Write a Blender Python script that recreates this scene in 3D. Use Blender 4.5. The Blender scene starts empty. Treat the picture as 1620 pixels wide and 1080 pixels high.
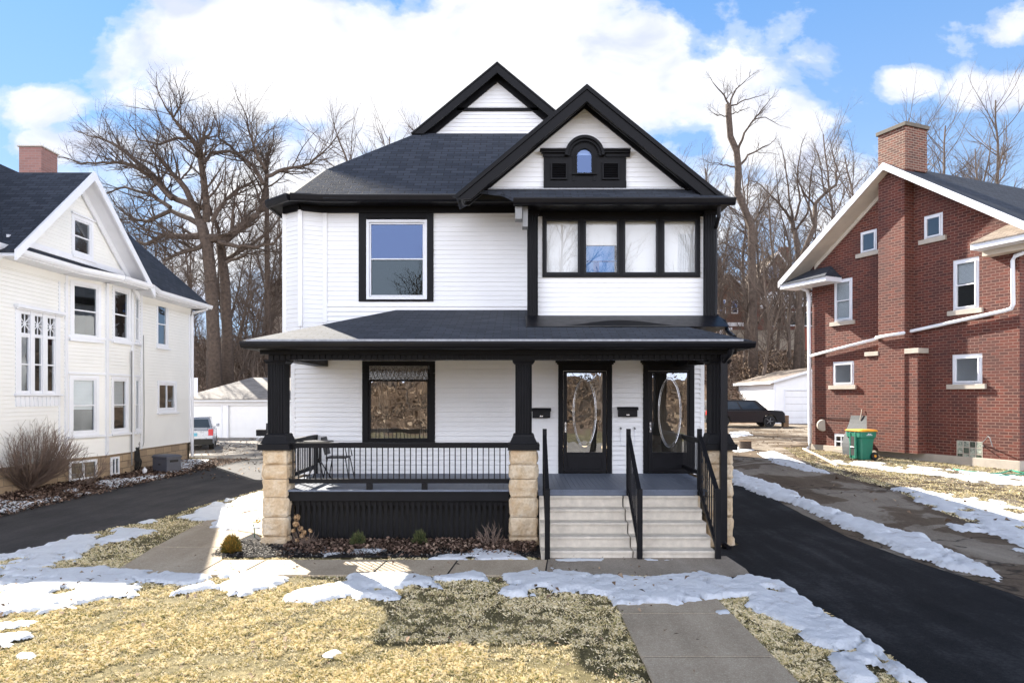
import bpy, bmesh, math, random
import numpy as np
from mathutils import Vector, noise as mnoise
R = math.radians
random.seed(7)
np.random.seed(7)
SC = bpy.context.scene
COL = SC.collection

# ------------------------------------------------------------ camera
HC = 2.67            # camera height above the lawn
FPX = 1080.0         # focal length in photo pixels (24 mm on a 36 mm sensor)
CX, CY = 820.0, 628.0
cam_d = bpy.data.cameras.new('camera')
cam_d.sensor_width = 36.0
cam_d.lens = 24.0
cam_d.shift_x = -10 / 1620
cam_d.shift_y = 88 / 1620
cam_d.clip_start = 0.1
cam_d.clip_end = 2000
cam = bpy.data.objects.new('camera', cam_d)
COL.objects.link(cam)
cam.location = (0, 0, HC)
cam.rotation_euler = (R(90), 0, 0)
SC.camera = cam

# ------------------------------------------------------------ sun, sky, exposure
SUN_AZ, SUN_EL = 37.0, 34.0      # the light travels towards +X and towards the camera
LDIR = Vector((math.sin(R(SUN_AZ)) * math.cos(R(SUN_EL)), -math.cos(R(SUN_AZ)) * math.cos(R(SUN_EL)), -math.sin(R(SUN_EL))))
sun_d = bpy.data.lights.new('sun', 'SUN')
sun_d.energy = 5.0
sun_d.angle = R(0.5)
sun_d.color = (1.0, 0.93, 0.82)
sun = bpy.data.objects.new('sun', sun_d)
COL.objects.link(sun)
sun.rotation_euler = LDIR.to_track_quat('-Z', 'Y').to_euler()
SC.view_settings.view_transform = 'Standard'
SC.view_settings.look = 'None'
SC.view_settings.exposure = 1.96
SC.view_settings.gamma = 1.0
SC.render.engine = 'CYCLES'
SC.cycles.use_denoising = True
SC.cycles.max_bounces = 8
SC.cycles.transparent_max_bounces = 12
SC.cycles.sample_clamp_indirect = 6.0
SC.cycles.caustics_reflective = False
SC.cycles.caustics_refractive = False


class NT:
    """small node-graph helper"""
    def __init__(s, nt):
        s.nt = nt
        s.n = nt.nodes
        s.l = nt.links

    def node(s, typ, **kw):
        n = s.n.new(typ)
        for k, v in kw.items():
            setattr(n, k, v)
        return n

    def put(s, inp, v):
        if isinstance(v, bpy.types.NodeSocket):
            s.l.new(v, inp)
        elif v is not None:
            inp.default_value = v

    def math(s, op, a, b=None, c=None, clamp=False):
        n = s.node('ShaderNodeMath', operation=op, use_clamp=clamp)
        s.put(n.inputs[0], a)
        if b is not None: s.put(n.inputs[1], b)
        if c is not None: s.put(n.inputs[2], c)
        return n.outputs[0]

    def noise(s, vec, scale, detail=4, rough=0.55, dist=0.0):
        n = s.node('ShaderNodeTexNoise')
        s.put(n.inputs['Vector'], vec)
        n.inputs['Scale'].default_value = scale
        n.inputs['Detail'].default_value = detail
        n.inputs['Roughness'].default_value = rough
        n.inputs['Distortion'].default_value = dist
        return n.outputs['Fac']

    def ramp(s, fac, stops, interp='LINEAR'):
        n = s.node('ShaderNodeValToRGB')
        n.color_ramp.interpolation = interp
        e = n.color_ramp.elements
        while len(e) < len(stops): e.new(0.5)
        for i, (p, c) in enumerate(stops):
            e[i].position = p
            e[i].color = (c[0], c[1], c[2], 1) if hasattr(c, '__len__') else (c, c, c, 1)
        s.put(n.inputs[0], fac)
        return n.outputs['Color']

    def mix(s, fac, a, b, blend='MIX'):
        n = s.node('ShaderNodeMix', data_type='RGBA', blend_type=blend)
        s.put(n.inputs[0], fac)
        for i, v in ((6, a), (7, b)):
            if isinstance(v, tuple) and len(v) == 3: v = (*v, 1)
            s.put(n.inputs[i], v)
        return n.outputs[2]

    def bump(s, h, strength=0.3, dist=0.02, normal=None):
        n = s.node('ShaderNodeBump')
        n.inputs['Strength'].default_value = strength
        n.inputs['Distance'].default_value = dist
        s.put(n.inputs['Height'], h)
        if normal is not None: s.put(n.inputs['Normal'], normal)
        return n.outputs[0]


w = bpy.data.worlds.new('World')
SC.world = w
w.use_nodes = True
g = NT(w.node_tree)
g.n.clear()
out = g.node('ShaderNodeOutputWorld')
bg = g.node('ShaderNodeBackground')
g.l.new(bg.outputs[0], out.inputs[0])
sky = g.node('ShaderNodeTexSky', sky_type='NISHITA')
sky.sun_disc = False
sky.sun_elevation = R(SUN_EL)
sky.sun_rotation = R(-37)
sky.altitude = 200
sky.air_density = 1.0
sky.dust_density = 0.1
sky.ozone_density = 2.2
tc = g.node('ShaderNodeTexCoord')
sp = g.node('ShaderNodeSeparateXYZ')
g.l.new(tc.outputs['Generated'], sp.inputs[0])
dx, dy, dz = sp.outputs
ay = g.math('MAXIMUM', g.math('ABSOLUTE', dy), 0.05)
u = g.math('DIVIDE', dx, ay)
v = g.math('DIVIDE', dz, ay)


def blob(u0, v0, a, b):
    p = g.math('POWER', g.math('DIVIDE', g.math('SUBTRACT', u, u0), a), 2.0)
    q = g.math('POWER', g.math('DIVIDE', g.math('SUBTRACT', v, v0), b), 2.0)
    return g.math('SUBTRACT', 1.0, g.math('SQRT', g.math('ADD', p, q)))


def up(px, py):
    return (px - CX) / FPX, (CY - py) / FPX


cv = None
for (px, py, a, b, gain) in ((480, 95, 400, 130, 1.0), (800, 120, 430, 175, 1.0), (620, 320, 560, 170, 0.8), (1225, 200, 115, 95, 1.0), (1180, 130, 150, 100, 0.55),
                             (1580, 145, 100, 45, 0.75), (1440, 130, 60, 28, 0.5), (1590, 40, 90, 40, 0.3), (60, 165, 100, 45, 0.62), (130, 225, 110, 45, 0.5), (1300, 350, 500, 90, 0.35), (250, 420, 400, 120, 0.3)):
    uu, vv = up(px, py)
    bl = g.math('MULTIPLY', blob(uu, vv, a / FPX, b / FPX), gain)
    cv = bl if cv is None else g.math('MAXIMUM', cv, bl)
cmb = g.node('ShaderNodeCombineXYZ')
g.put(cmb.inputs[0], u)
g.put(cmb.inputs[1], g.math('MULTIPLY', v, 1.5))
g.put(cmb.inputs[2], g.math('SIGN', dy))
n1 = g.noise(cmb.outputs[0], 5.0, 7, 0.55, 0.3)
n2 = g.noise(cmb.outputs[0], 15.0, 6, 0.6, 0.2)
nn = g.math('ADD', g.math('MULTIPLY', g.math('SUBTRACT', n1, 0.5), 1.5), g.math('MULTIPLY', g.math('SUBTRACT', n2, 0.5), 0.5))
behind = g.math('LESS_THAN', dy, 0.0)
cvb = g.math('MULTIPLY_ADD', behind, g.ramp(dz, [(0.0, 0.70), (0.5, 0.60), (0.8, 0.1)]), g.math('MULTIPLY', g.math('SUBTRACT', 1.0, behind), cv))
dens = g.math('ADD', cvb, nn)
mask = g.ramp(dens, [(0.0, 0.0), (0.10, 0.30), (0.26, 0.85), (0.42, 1.0)], 'EASE')
shade = g.noise(cmb.outputs[0], 7.5, 5, 0.5, 0.5)
cloud = g.ramp(shade, [(0.30, (0.74, 0.80, 0.98)), (0.46, (1.0, 1.02, 1.08)), (0.60, (1.15, 1.15, 1.15))])
skys = g.mix(1.0, sky.outputs[0], (0.46, 0.80, 1.10), 'MULTIPLY')
skys = g.mix(0.62, skys, (1.05, 2.35, 4.6))
hz = g.ramp(dz, [(0.0, 1.0), (0.18, 0.85), (0.34, 0.35), (0.55, 0.0)])
skyh = g.mix(g.math('MULTIPLY', hz, 0.80), skys, (3.5, 4.5, 5.9))
cloudf = g.mix(1.0, cloud, (5.3, 5.3, 5.4), 'MULTIPLY')
# unseen clouds behind the camera, brightened to fill the shaded house fronts
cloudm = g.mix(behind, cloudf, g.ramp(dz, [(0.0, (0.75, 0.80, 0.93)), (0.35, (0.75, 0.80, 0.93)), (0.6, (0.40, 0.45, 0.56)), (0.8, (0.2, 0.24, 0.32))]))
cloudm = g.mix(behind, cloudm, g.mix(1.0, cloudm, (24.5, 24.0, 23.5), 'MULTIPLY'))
zen = g.ramp(dz, [(0.50, 1.0), (0.66, 0.30)])  # unseen sky overhead dimmed to deepen the shade on level ground
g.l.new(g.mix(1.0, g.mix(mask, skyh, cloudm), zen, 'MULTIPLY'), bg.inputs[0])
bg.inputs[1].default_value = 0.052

# ------------------------------------------------------------ tagging and linking


def tag(o, label=None, cat=None, group=None, kind=None):
    if label: o['label'] = label
    if cat: o['category'] = cat
    if group: o['group'] = group
    if kind: o['kind'] = kind
    return o


def thing(name, label, cat, loc=(0, 0, 0), group=None, rz=0.0):
    o = bpy.data.objects.new(name, None)
    COL.objects.link(o)
    o.location = loc
    o.rotation_euler = (0, 0, rz)
    o.empty_display_size = 0.2
    return tag(o, label, cat, group)


def copy_tree(o, parent=None):
    c = o.copy()
    COL.objects.link(c)
    c.parent = parent
    for ch in list(o.children):
        copy_tree(ch, c)
    return c


class Frame:
    """a wall plane: u runs along it, n points out of it, z is up"""
    def __init__(s, O, U, N):
        s.O, s.U, s.N = Vector(O), Vector(U).normalized(), Vector(N).normalized()

    def p(s, u, n, z):
        q = s.O + s.U * u + s.N * n
        return (q.x, q.y, s.O.z + z)

    def hit(s, px, py, n=0.0):
        """where the line of sight of a photo pixel meets the plane: (u, z)"""
        d = Vector(((px - CX) / FPX, 1.0, (CY - py) / FPX))
        c = Vector((0, 0, HC))
        o = s.O + s.N * n
        t = (o - c).dot(s.N) / d.dot(s.N)
        q = c + d * t
        return (q - s.O).dot(s.U), q.z - s.O.z


WORLDF = Frame((0, 0, 0), (1, 0, 0), (0, 1, 0))      # u = X, n = Y


class MB:
    def __init__(s, frame=None):
        s.v, s.f = [], []
        s.fr = frame

    def P(s, p):
        return s.fr.p(*p) if s.fr else tuple(p)

    def poly(s, pts):
        i = len(s.v)
        s.v += [s.P(p) for p in pts]
        s.f.append(tuple(range(i, i + len(pts))))
        return s

    def box(s, a0, a1, b0, b1, c0, c1):
        i = len(s.v)
        s.v += [s.P(p) for p in ((a0, b0, c0), (a1, b0, c0), (a1, b1, c0), (a0, b1, c0), (a0, b0, c1), (a1, b0, c1), (a1, b1, c1), (a0, b1, c1))]
        s.f += [tuple(i + k for k in q) for q in ((0, 3, 2, 1), (4, 5, 6, 7), (0, 1, 5, 4), (1, 2, 6, 5), (2, 3, 7, 6), (3, 0, 4, 7))]
        return s

    def prism(s, pts, vec):
        """closed solid: polygon pts swept by vec (both in local coordinates)"""
        n = len(pts)
        i = len(s.v)
        s.v += [s.P(p) for p in pts] + [s.P((p[0] + vec[0], p[1] + vec[1], p[2] + vec[2])) for p in pts]
        s.f.append(tuple(range(i, i + n)))
        s.f.append(tuple(range(i + 2 * n - 1, i + n - 1, -1)))
        for k in range(n):
            j = (k + 1) % n
            s.f.append((i + k, i + j, i + n + j, i + n + k))
        return s

    def ring(s, u0, u1, z0, z1, t, n0, n1, tb=None):
        """rectangular frame of bar width t between n0 and n1 (four butted bars)"""
        tb = t if tb is None else tb
        s.box(u0, u0 + t, n0, n1, z0, z1)
        s.box(u1 - t, u1, n0, n1, z0, z1)
        s.box(u0 + t, u1 - t, n0, n1, z1 - t, z1)
        s.box(u0 + t, u1 - t, n0, n1, z0, z0 + tb)
        return s

    def tube(s, path, rad, n=6, cap=True):
        path = [Vector(s.P(p)) for p in path]
        m = len(path)
        if not hasattr(rad, '__len__'): rad = [rad] * m
        i0 = len(s.v)
        ref = Vector((0.31, 0.17, 0.93))
        for k in range(m):
            d = (path[min(k + 1, m - 1)] - path[max(k - 1, 0)]).normalized()
            r = ref if abs(d.dot(ref.normalized())) < 0.95 else Vector((1, 0, 0))
            a = d.cross(r).normalized()
            b = d.cross(a)
            for j in range(n):
                t = 2 * math.pi * j / n
                q = path[k] + (a * math.cos(t) + b * math.sin(t)) * rad[k]
                s.v.append((q.x, q.y, q.z))
        for k in range(m - 1):
            for j in range(n):
                j2 = (j + 1) % n
                s.f.append((i0 + k * n + j, i0 + k * n + j2, i0 + (k + 1) * n + j2, i0 + (k + 1) * n + j))
        if cap:
            s.f.append(tuple(i0 + j for j in range(n))[::-1])
            s.f.append(tuple(i0 + (m - 1) * n + j for j in range(n)))
        return s

    def cyl(s, p0, p1, r0, r1=None, n=16):
        return s.tube([p0, p1], [r0, r0 if r1 is None else r1], n)

    def stack(s, secs):
        """loft through a list of equal-length point loops, capped"""
        n = len(secs[0])
        i = len(s.v)
        for q in secs: s.v += [s.P(p) for p in q]
        for k in range(len(secs) - 1):
            for j in range(n):
                j2 = (j + 1) % n
                s.f.append((i + k * n + j, i + k * n + j2, i + (k + 1) * n + j2, i + (k + 1) * n + j))
        s.f.append(tuple(i + j for j in range(n))[::-1])
        s.f.append(tuple(i + (len(secs) - 1) * n + j for j in range(n)))
        return s

    def build(s, name, mat, parent=None, bevel=0.0, smooth=False, uv=False, local=None):
        me = bpy.data.meshes.new(name)
        vs = s.v
        if local is not None:
            vs = [(a - local[0], b - local[1], c - local[2]) for a, b, c in vs]
        me.from_pydata(vs, [], s.f)
        me.validate()
        if len(s.f) < 60000:
            bm = bmesh.new()
            bm.from_mesh(me)
            bmesh.ops.recalc_face_normals(bm, faces=bm.faces)
            bm.to_mesh(me)
            bm.free()
        me.materials.append(mat)
        if smooth:
            me.shade_smooth()
        if uv: auto_uv(me)
        o = bpy.data.objects.new(name, me)
        COL.objects.link(o)
        if parent is not None:
            o.parent = parent
            l = parent.matrix_basis.translation
            if local is None and l.length > 0:
                o.matrix_parent_inverse = parent.matrix_basis.inverted()
        if bevel > 0:
            b = o.modifiers.new('bevel', 'BEVEL')
            b.width = bevel
            b.segments = 2
            b.limit_method = 'ANGLE'
            b.angle_limit = R(35)
        return o


def auto_uv(me):
    """metres along and up each face, so bricks and shingles lie level"""
    uvl = me.uv_layers.new(name='UVMap')
    for p in me.polygons:
        n = p.normal
        if abs(n.z) > 0.985:
            ua, va = Vector((1, 0, 0)), Vector((0, 1, 0))
        else:
            ua = Vector((0, 0, 1)).cross(n).normalized()
            va = n.cross(ua).normalized()
            if va.z < 0: va = -va
        for li in p.loop_indices:
            co = me.vertices[me.loops[li].vertex_index].co
            uvl.data[li].uv = (co.dot(ua), co.dot(va))


def raw(name, verts, faces, mat, parent=None):
    """fast mesh from numpy arrays; faces is (n,3) or (n,4)"""
    me = bpy.data.meshes.new(name)
    nf, k = faces.shape
    me.vertices.add(len(verts))
    me.vertices.foreach_set('co', np.asarray(verts, dtype=np.float32).ravel())
    me.loops.add(nf * k)
    me.loops.foreach_set('vertex_index', faces.astype(np.int32).ravel())
    me.polygons.add(nf)
    me.polygons.foreach_set('loop_start', np.arange(0, nf * k, k, dtype=np.int32))
    me.update(calc_edges=True)
    me.validate()
    me.materials.append(mat)
    o = bpy.data.objects.new(name, me)
    COL.objects.link(o)
    o.parent = parent
    return o


# ------------------------------------------------------------ materials
def newmat(name):
    m = bpy.data.materials.new(name)
    m.use_nodes = True
    t = NT(m.node_tree)
    b = t.n['Principled BSDF']
    return m, t, b


def pm(name, col, rough=0.6, var=None, bump=None, metallic=0.0, col2=None, spec=None, coat=0.0):
    """plain procedural material; var=(noise scale, amount), bump=(scale, strength, distance)"""
    m, t, b = newmat(name)
    tcn = t.node('ShaderNodeNewGeometry')
    pos = tcn.outputs['Position']
    b.inputs['Roughness'].default_value = rough
    b.inputs['Metallic'].default_value = metallic
    if spec is not None: b.inputs['Specular IOR Level'].default_value = spec
    if coat: b.inputs['Coat Weight'].default_value = coat
    if var:
        nz = t.noise(pos, var[0], 5, 0.6)
        c2 = col2 or tuple(c * (1 - var[1]) for c in col)
        c = t.ramp(nz, [(0.3, c2), (0.7, col)])
        t.put(b.inputs['Base Color'], c)
        t.put(b.inputs['Roughness'], t.math('MULTIPLY_ADD', nz, 0.25, rough - 0.12, clamp=True))
    else:
        b.inputs['Base Color'].default_value = (*col, 1)
    if bump:
        t.put(b.inputs['Normal'], t.bump(t.noise(pos, bump[0], 4, 0.6), bump[1], bump[2]))
    return m


def uvvec(t):
    return t.node('ShaderNodeTexCoord').outputs['UV']


def brickmat(name, c1, c2, mortar, bw, rh, ms=0.012, rough=0.85, stain=0.35, bumpd=0.006, stainc=(0.05, 0.03, 0.025), offs=0.5, bias=0.0, nscale=60):
    m, t, b = newmat(name)
    uvc = uvvec(t)
    br = t.node('ShaderNodeTexBrick')
    br.offset = offs
    t.put(br.inputs['Vector'], uvc)
    br.inputs['Scale'].default_value = 1.0
    br.inputs['Brick Width'].default_value = bw
    br.inputs['Row Height'].default_value = rh
    br.inputs['Mortar Size'].default_value = ms
    br.inputs['Mortar Smooth'].default_value = 0.2
    br.inputs['Bias'].default_value = bias
    br.inputs['Color1'].default_value = (*c1, 1)
    br.inputs['Color2'].default_value = (*c2, 1)
    br.inputs['Mortar'].default_value = (*mortar, 1)
    pos = t.node('ShaderNodeNewGeometry').outputs['Position']
    big = t.noise(pos, 0.7, 5, 0.6)
    fine = t.noise(pos, nscale, 3, 0.6)
    c = t.mix(t.ramp(big, [(0.45, 0.0), (0.75, stain)]), br.outputs['Color'], stainc)
    c = t.mix(t.ramp(fine, [(0.3, 0.0), (0.8, 0.35)]), c, t.mix(1.0, c, (0.6, 0.58, 0.56), 'MULTIPLY'))
    t.put(b.inputs['Base Color'], c)
    b.inputs['Roughness'].default_value = rough
    h = t.math('ADD', t.math('MULTIPLY', br.outputs['Fac'], -1.0), t.math('MULTIPLY', fine, 0.4))
    t.put(b.inputs['Normal'], t.bump(h, 0.8, bumpd))
    return m


def glassmat(name, tint, refl, rough=0.0, rcol=(1, 1, 1), wav=0.0):
    m = bpy.data.materials.new(name)
    m.use_nodes = True
    t = NT(m.node_tree)
    t.n.clear()
    o = t.node('ShaderNodeOutputMaterial')
    tr = t.node('ShaderNodeBsdfTransparent')
    tr.inputs[0].default_value = (*tint, 1)
    gl = t.node('ShaderNodeBsdfGlossy')
    gl.inputs['Roughness'].default_value = rough
    gl.inputs['Color'].default_value = (*rcol, 1)
    if wav:
        pos = t.node('ShaderNodeNewGeometry').outputs['Position']
        t.put(gl.inputs['Normal'], t.bump(t.noise(pos, 2.2, 2, 0.4), wav, 0.02))
    lw = t.node('ShaderNodeLayerWeight')
    lw.inputs[0].default_value = 0.25
    mx = t.node('ShaderNodeMixShader')
    t.put(mx.inputs[0], t.math('MULTIPLY_ADD', lw.outputs['Facing'], 0.6, refl, clamp=True))
    t.l.new(tr.outputs[0], mx.inputs[1])
    t.l.new(gl.outputs[0], mx.inputs[2])
    t.l.new(mx.outputs[0], o.inputs[0])
    return m


M = {}
M['white_paint'] = pm('white_paint', (0.84, 0.84, 0.845), 0.5, (1.3, 0.06), (90, 0.15, 0.002))
M['cream_siding'] = pm('cream_siding', (0.83, 0.82, 0.79), 0.55, (0.9, 0.07), (70, 0.12, 0.002))
M['white_trim'] = pm('white_trim', (0.78, 0.79, 0.83), 0.45, (4, 0.06))
M['beige_soffit'] = pm('beige_soffit', (0.66, 0.58, 0.48), 0.6, (3, 0.12))
M['black_paint'] = pm('black_paint', (0.010, 0.010, 0.012), 0.5, (3.5, 0.35), (50, 0.12, 0.002), spec=0.14)
M['black_metal'] = pm('black_metal', (0.009, 0.009, 0.012), 0.4, (6, 0.3), spec=0.22)
M['grey_metal'] = pm('grey_metal', (0.25, 0.25, 0.25), 0.5, (5, 0.25), metallic=0.3)
M['snow_melt'] = pm('snow_melt', (0.42, 0.43, 0.46), 0.5, (14, 0.4))
M['shingle_dark'] = brickmat('shingle_dark', (0.020, 0.027, 0.042), (0.044, 0.053, 0.074), (0.010, 0.011, 0.014), 0.30, 0.14, 0.010, 0.9, 0.3, 0.012, (0.02, 0.022, 0.03))
M['shingle_grey'] = brickmat('shingle_grey', (0.20, 0.18, 0.165), (0.30, 0.275, 0.25), (0.10, 0.09, 0.085), 0.33, 0.16, 0.008, 0.9, 0.3, 0.012, (0.12, 0.11, 0.10))
M['shingle_brown'] = brickmat('shingle_brown', (0.17, 0.135, 0.11), (0.27, 0.22, 0.18), (0.08, 0.065, 0.05), 0.33, 0.16, 0.008, 0.9, 0.4, 0.012, (0.12, 0.09, 0.06))
M['brick_red'] = brickmat('brick_red', (0.155, 0.036, 0.021), (0.070, 0.020, 0.015), (0.235, 0.13, 0.10), 0.27, 0.098, 0.011, 0.85, 0.55, 0.01, (0.06, 0.026, 0.024))
M['brick_orange'] = brickmat('brick_orange', (0.20, 0.062, 0.036), (0.08, 0.030, 0.022), (0.30, 0.225, 0.17), 0.25, 0.088, 0.013, 0.85, 0.35, 0.01)
M['brick_pink'] = brickmat('brick_pink', (0.34, 0.17, 0.14), (0.26, 0.13, 0.11), (0.30, 0.22, 0.20), 0.24, 0.085, 0.008, 0.85, 0.25, 0.005, (0.2, 0.12, 0.10))
M['stone_wall'] = brickmat('stone_wall', (0.42, 0.31, 0.20), (0.30, 0.22, 0.145), (0.20, 0.155, 0.11), 0.62, 0.235, 0.012, 0.9, 0.5, 0.03, (0.17, 0.12, 0.08), nscale=9)
M['concrete_trim'] = pm('concrete_trim', (0.52, 0.46, 0.39), 0.85, (2.5, 0.25), (25, 0.4, 0.01))


def stone_mat():
    m, t, b = newmat('pier_stone')
    pos = t.node('ShaderNodeNewGeometry').outputs['Position']
    a = t.noise(pos, 3.2, 6, 0.6, 0.6)
    f = t.noise(pos, 26, 6, 0.65)
    c = t.ramp(a, [(0.28, (0.50, 0.33, 0.18)), (0.45, (0.60, 0.46, 0.30)), (0.6, (0.68, 0.57, 0.42)), (0.78, (0.56, 0.52, 0.46))])
    c = t.mix(t.ramp(f, [(0.35, 0.5), (0.6, 0.0)]), c, (0.40, 0.29, 0.18))
    t.put(b.inputs['Base Color'], c)
    b.inputs['Roughness'].default_value = 0.85
    t.put(b.inputs['Normal'], t.bump(t.math('ADD', f, t.math('MULTIPLY', a, 1.2)), 0.8, 0.02))
    return m


M['pier_stone'] = stone_mat()


def ground_mat(name, stops, s1=0.6, s2=14, bump=0.8, bd=0.03, rough=0.95, fine=90):
    m, t, b = newmat(name)
    pos = t.node('ShaderNodeNewGeometry').outputs['Position']
    a = t.noise(pos, s1, 6, 0.6)
    c = t.noise(pos, s2, 6, 0.7)
    f = t.noise(pos, fine, 3, 0.7)
    k = t.math('ADD', t.math('MULTIPLY', a, 0.45), t.math('ADD', t.math('MULTIPLY', c, 0.35), t.math('MULTIPLY', f, 0.2)))
    t.put(b.inputs['Base Color'], t.ramp(k, stops))
    b.inputs['Roughness'].default_value = rough
    b.inputs['Specular IOR Level'].default_value = 0.25
    t.put(b.inputs['Normal'], t.bump(t.math('ADD', t.math('MULTIPLY', c, 0.6), t.math('MULTIPLY', f, 0.5)), bump, bd))
    return m


M['lawn_soil'] = ground_mat('lawn_soil', [(0.38, (0.04, 0.035, 0.018)), (0.49, (0.12, 0.10, 0.045)), (0.62, (0.34, 0.28, 0.15))])
M['leaf_soil'] = ground_mat('leaf_soil', [(0.36, (0.05, 0.03, 0.018)), (0.48, (0.12, 0.075, 0.045)), (0.6, (0.22, 0.15, 0.10))], 1.5, 9)
M['mulch'] = ground_mat('mulch', [(0.40, (0.006, 0.006, 0.008)), (0.5, (0.018, 0.018, 0.022)), (0.62, (0.07, 0.065, 0.06))], 2, 30, 1.0, 0.05)
M['bed_soil'] = ground_mat('bed_soil', [(0.38, (0.03, 0.017, 0.012)), (0.5, (0.09, 0.05, 0.035)), (0.62, (0.20, 0.12, 0.085))], 2, 24, 1.0, 0.04)


def asphalt_mat(name, base, lo, hi, wear=0.0, crack=0.0, rough=0.8):
    m, t, b = newmat(name)
    pos = t.node('ShaderNodeNewGeometry').outputs['Position']
    mp = t.node('ShaderNodeMapping')
    mp.inputs['Scale'].default_value = (1.6, 0.22, 1)
    mp.inputs['Rotation'].default_value = (0, 0, R(12))
    t.put(mp.inputs[0], pos)
    st = t.noise(mp.outputs[0], 1.6, 6, 0.6, 0.4)
    big = t.noise(pos, 0.8, 6, 0.6)
    f = t.noise(pos, 75, 3, 0.8)
    gr = t.noise(pos, 20, 4, 0.7)
    c = t.ramp(t.math('ADD', t.math('MULTIPLY', gr, 0.28), t.math('ADD', t.math('MULTIPLY', st, 0.38), t.math('MULTIPLY', big, 0.34))), [(0.36, lo), (0.5, base), (0.66, hi)])
    c = t.mix(t.ramp(f, [(0.50, 0.0), (0.80, 0.5)]), c, tuple(min(1, x * 3.2 + 0.03) for x in base))
    h = t.math('MULTIPLY', f, 0.5)
    if crack:
        vo = t.node('ShaderNodeTexVoronoi', feature='DISTANCE_TO_EDGE')
        wv = t.node('ShaderNodeVectorMath', operation='ADD')
        nz = t.node('ShaderNodeTexNoise')
        nz.inputs['Scale'].default_value = 1.5
        t.put(nz.inputs['Vector'], pos)
        sc = t.node('ShaderNodeVectorMath', operation='SCALE')
        sc.inputs['Scale'].default_value = 0.9
        t.l.new(nz.outputs['Color'], sc.inputs[0])
        t.l.new(pos, wv.inputs[0])
        t.l.new(sc.outputs[0], wv.inputs[1])
        t.put(vo.inputs['Vector'], wv.outputs[0])
        vo.inputs['Scale'].default_value = 0.30
        cr = t.ramp(vo.outputs['Distance'], [(0.0, 1.0), (0.004, 0.8), (0.009, 0.0)])
        c = t.mix(t.math('MULTIPLY', cr, crack), c, (0.06, 0.054, 0.048))
        wet = t.ramp(t.noise(pos, 0.55, 5, 0.55, 0.7), [(0.46, 0.0), (0.49, 0.8), (0.7, 0.9)])
        c = t.mix(wet, c, t.mix(1.0, c, (0.40, 0.33, 0.27), 'MULTIPLY'))
        h = t.math('SUBTRACT', h, t.math('MULTIPLY', cr, 2.0))
    t.put(b.inputs['Base Color'], c)
    b.inputs['Roughness'].default_value = rough
    b.inputs['Specular IOR Level'].default_value = 0.12
    t.put(b.inputs['Normal'], t.bump(h, 0.7, 0.006))
    return m


M['asphalt_black'] = asphalt_mat('asphalt_black', (0.013, 0.0135, 0.015), (0.004, 0.0045, 0.005), (0.052, 0.052, 0.055))
M['asphalt_left'] = asphalt_mat('asphalt_left', (0.042, 0.040, 0.042), (0.020, 0.019, 0.020), (0.085, 0.078, 0.074))
M['asphalt_old'] = asphalt_mat('asphalt_old', (0.24, 0.215, 0.19), (0.17, 0.15, 0.13), (0.33, 0.30, 0.265))
M['concrete_old'] = asphalt_mat('concrete_old', (0.215, 0.185, 0.15), (0.12, 0.098, 0.076), (0.31, 0.275, 0.23), crack=0.9)
M['concrete_walk'] = asphalt_mat('concrete_walk', (0.37, 0.30, 0.225), (0.27, 0.215, 0.16), (0.47, 0.395, 0.31))
M['concrete_pad'] = asphalt_mat('concrete_pad', (0.25, 0.215, 0.175), (0.17, 0.145, 0.115), (0.34, 0.30, 0.255))
M['step_concrete'] = pm('step_concrete', (0.68, 0.62, 0.53), 0.9, (7, 0.25), (120, 0.5, 0.004))
M['deck_paint'] = pm('deck_paint', (0.14, 0.165, 0.22), 0.5, (5, 0.25))
M['wood_box'] = pm('wood_box', (0.28, 0.17, 0.09), 0.8, (4, 0.4))
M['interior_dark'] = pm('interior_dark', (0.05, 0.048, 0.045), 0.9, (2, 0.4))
M['interior_beige'] = pm('interior_beige', (0.42, 0.38, 0.33), 0.9, (2, 0.2))
M['interior_white'] = pm('interior_white', (0.78, 0.78, 0.78), 0.9, (3, 0.04))
M['blind_white'] = pm('blind_white', (0.72, 0.74, 0.76), 0.7, (3, 0.05))
M['window_sky_blue'] = pm('window_sky_blue', (0.05, 0.22, 0.55), 0.6, (3, 0.1))  # flat blue stands in for sky seen through the room's back window
M['glass'] = glassmat('glass', (0.80, 0.84, 0.86), 0.10, rcol=(0.7, 0.75, 0.8), wav=0.05)
M['glass_clear'] = glassmat('glass_clear', (0.95, 0.96, 0.96), 0.07)
M['glass_blue'] = glassmat('glass_blue', (0.7, 0.8, 0.95), 0.34, rcol=(0.13, 0.18, 0.32), wav=0.04)  # blue of the mirrored sky is put into the reflection tint
M['glass_dark'] = glassmat('glass_dark', (0.5, 0.55, 0.55), 0.12, rcol=(0.26, 0.32, 0.36), wav=0.05)  # darker reflection tint in place of mirrored trees
M['glass_door'] = glassmat('glass_door', (0.8, 0.78, 0.74), 0.26, rcol=(0.86, 0.92, 1.0), wav=0.13)
M['leaded'] = glassmat('leaded', (0.6, 0.58, 0.55), 0.14, 0.15, rcol=(0.6, 0.6, 0.58))
M['came'] = pm('came', (0.10, 0.09, 0.08), 0.4, metallic=0.5)
M['glass_block'] = pm('glass_block', (0.50, 0.55, 0.46), 0.15, (12, 0.85), (9, 0.6, 0.02))
M['chrome'] = pm('chrome', (0.6, 0.6, 0.62), 0.25, metallic=0.9)
M['bark'] = pm('bark', (0.115, 0.082, 0.062), 0.95, (4.5, 0.6), (6, 1.0, 0.12))
M['bark_far'] = pm('bark_far', (0.135, 0.10, 0.078), 0.95, (1.2, 0.45))
M['twig_brown'] = pm('twig_brown', (0.16, 0.11, 0.08), 0.9, (3, 0.4))


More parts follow.
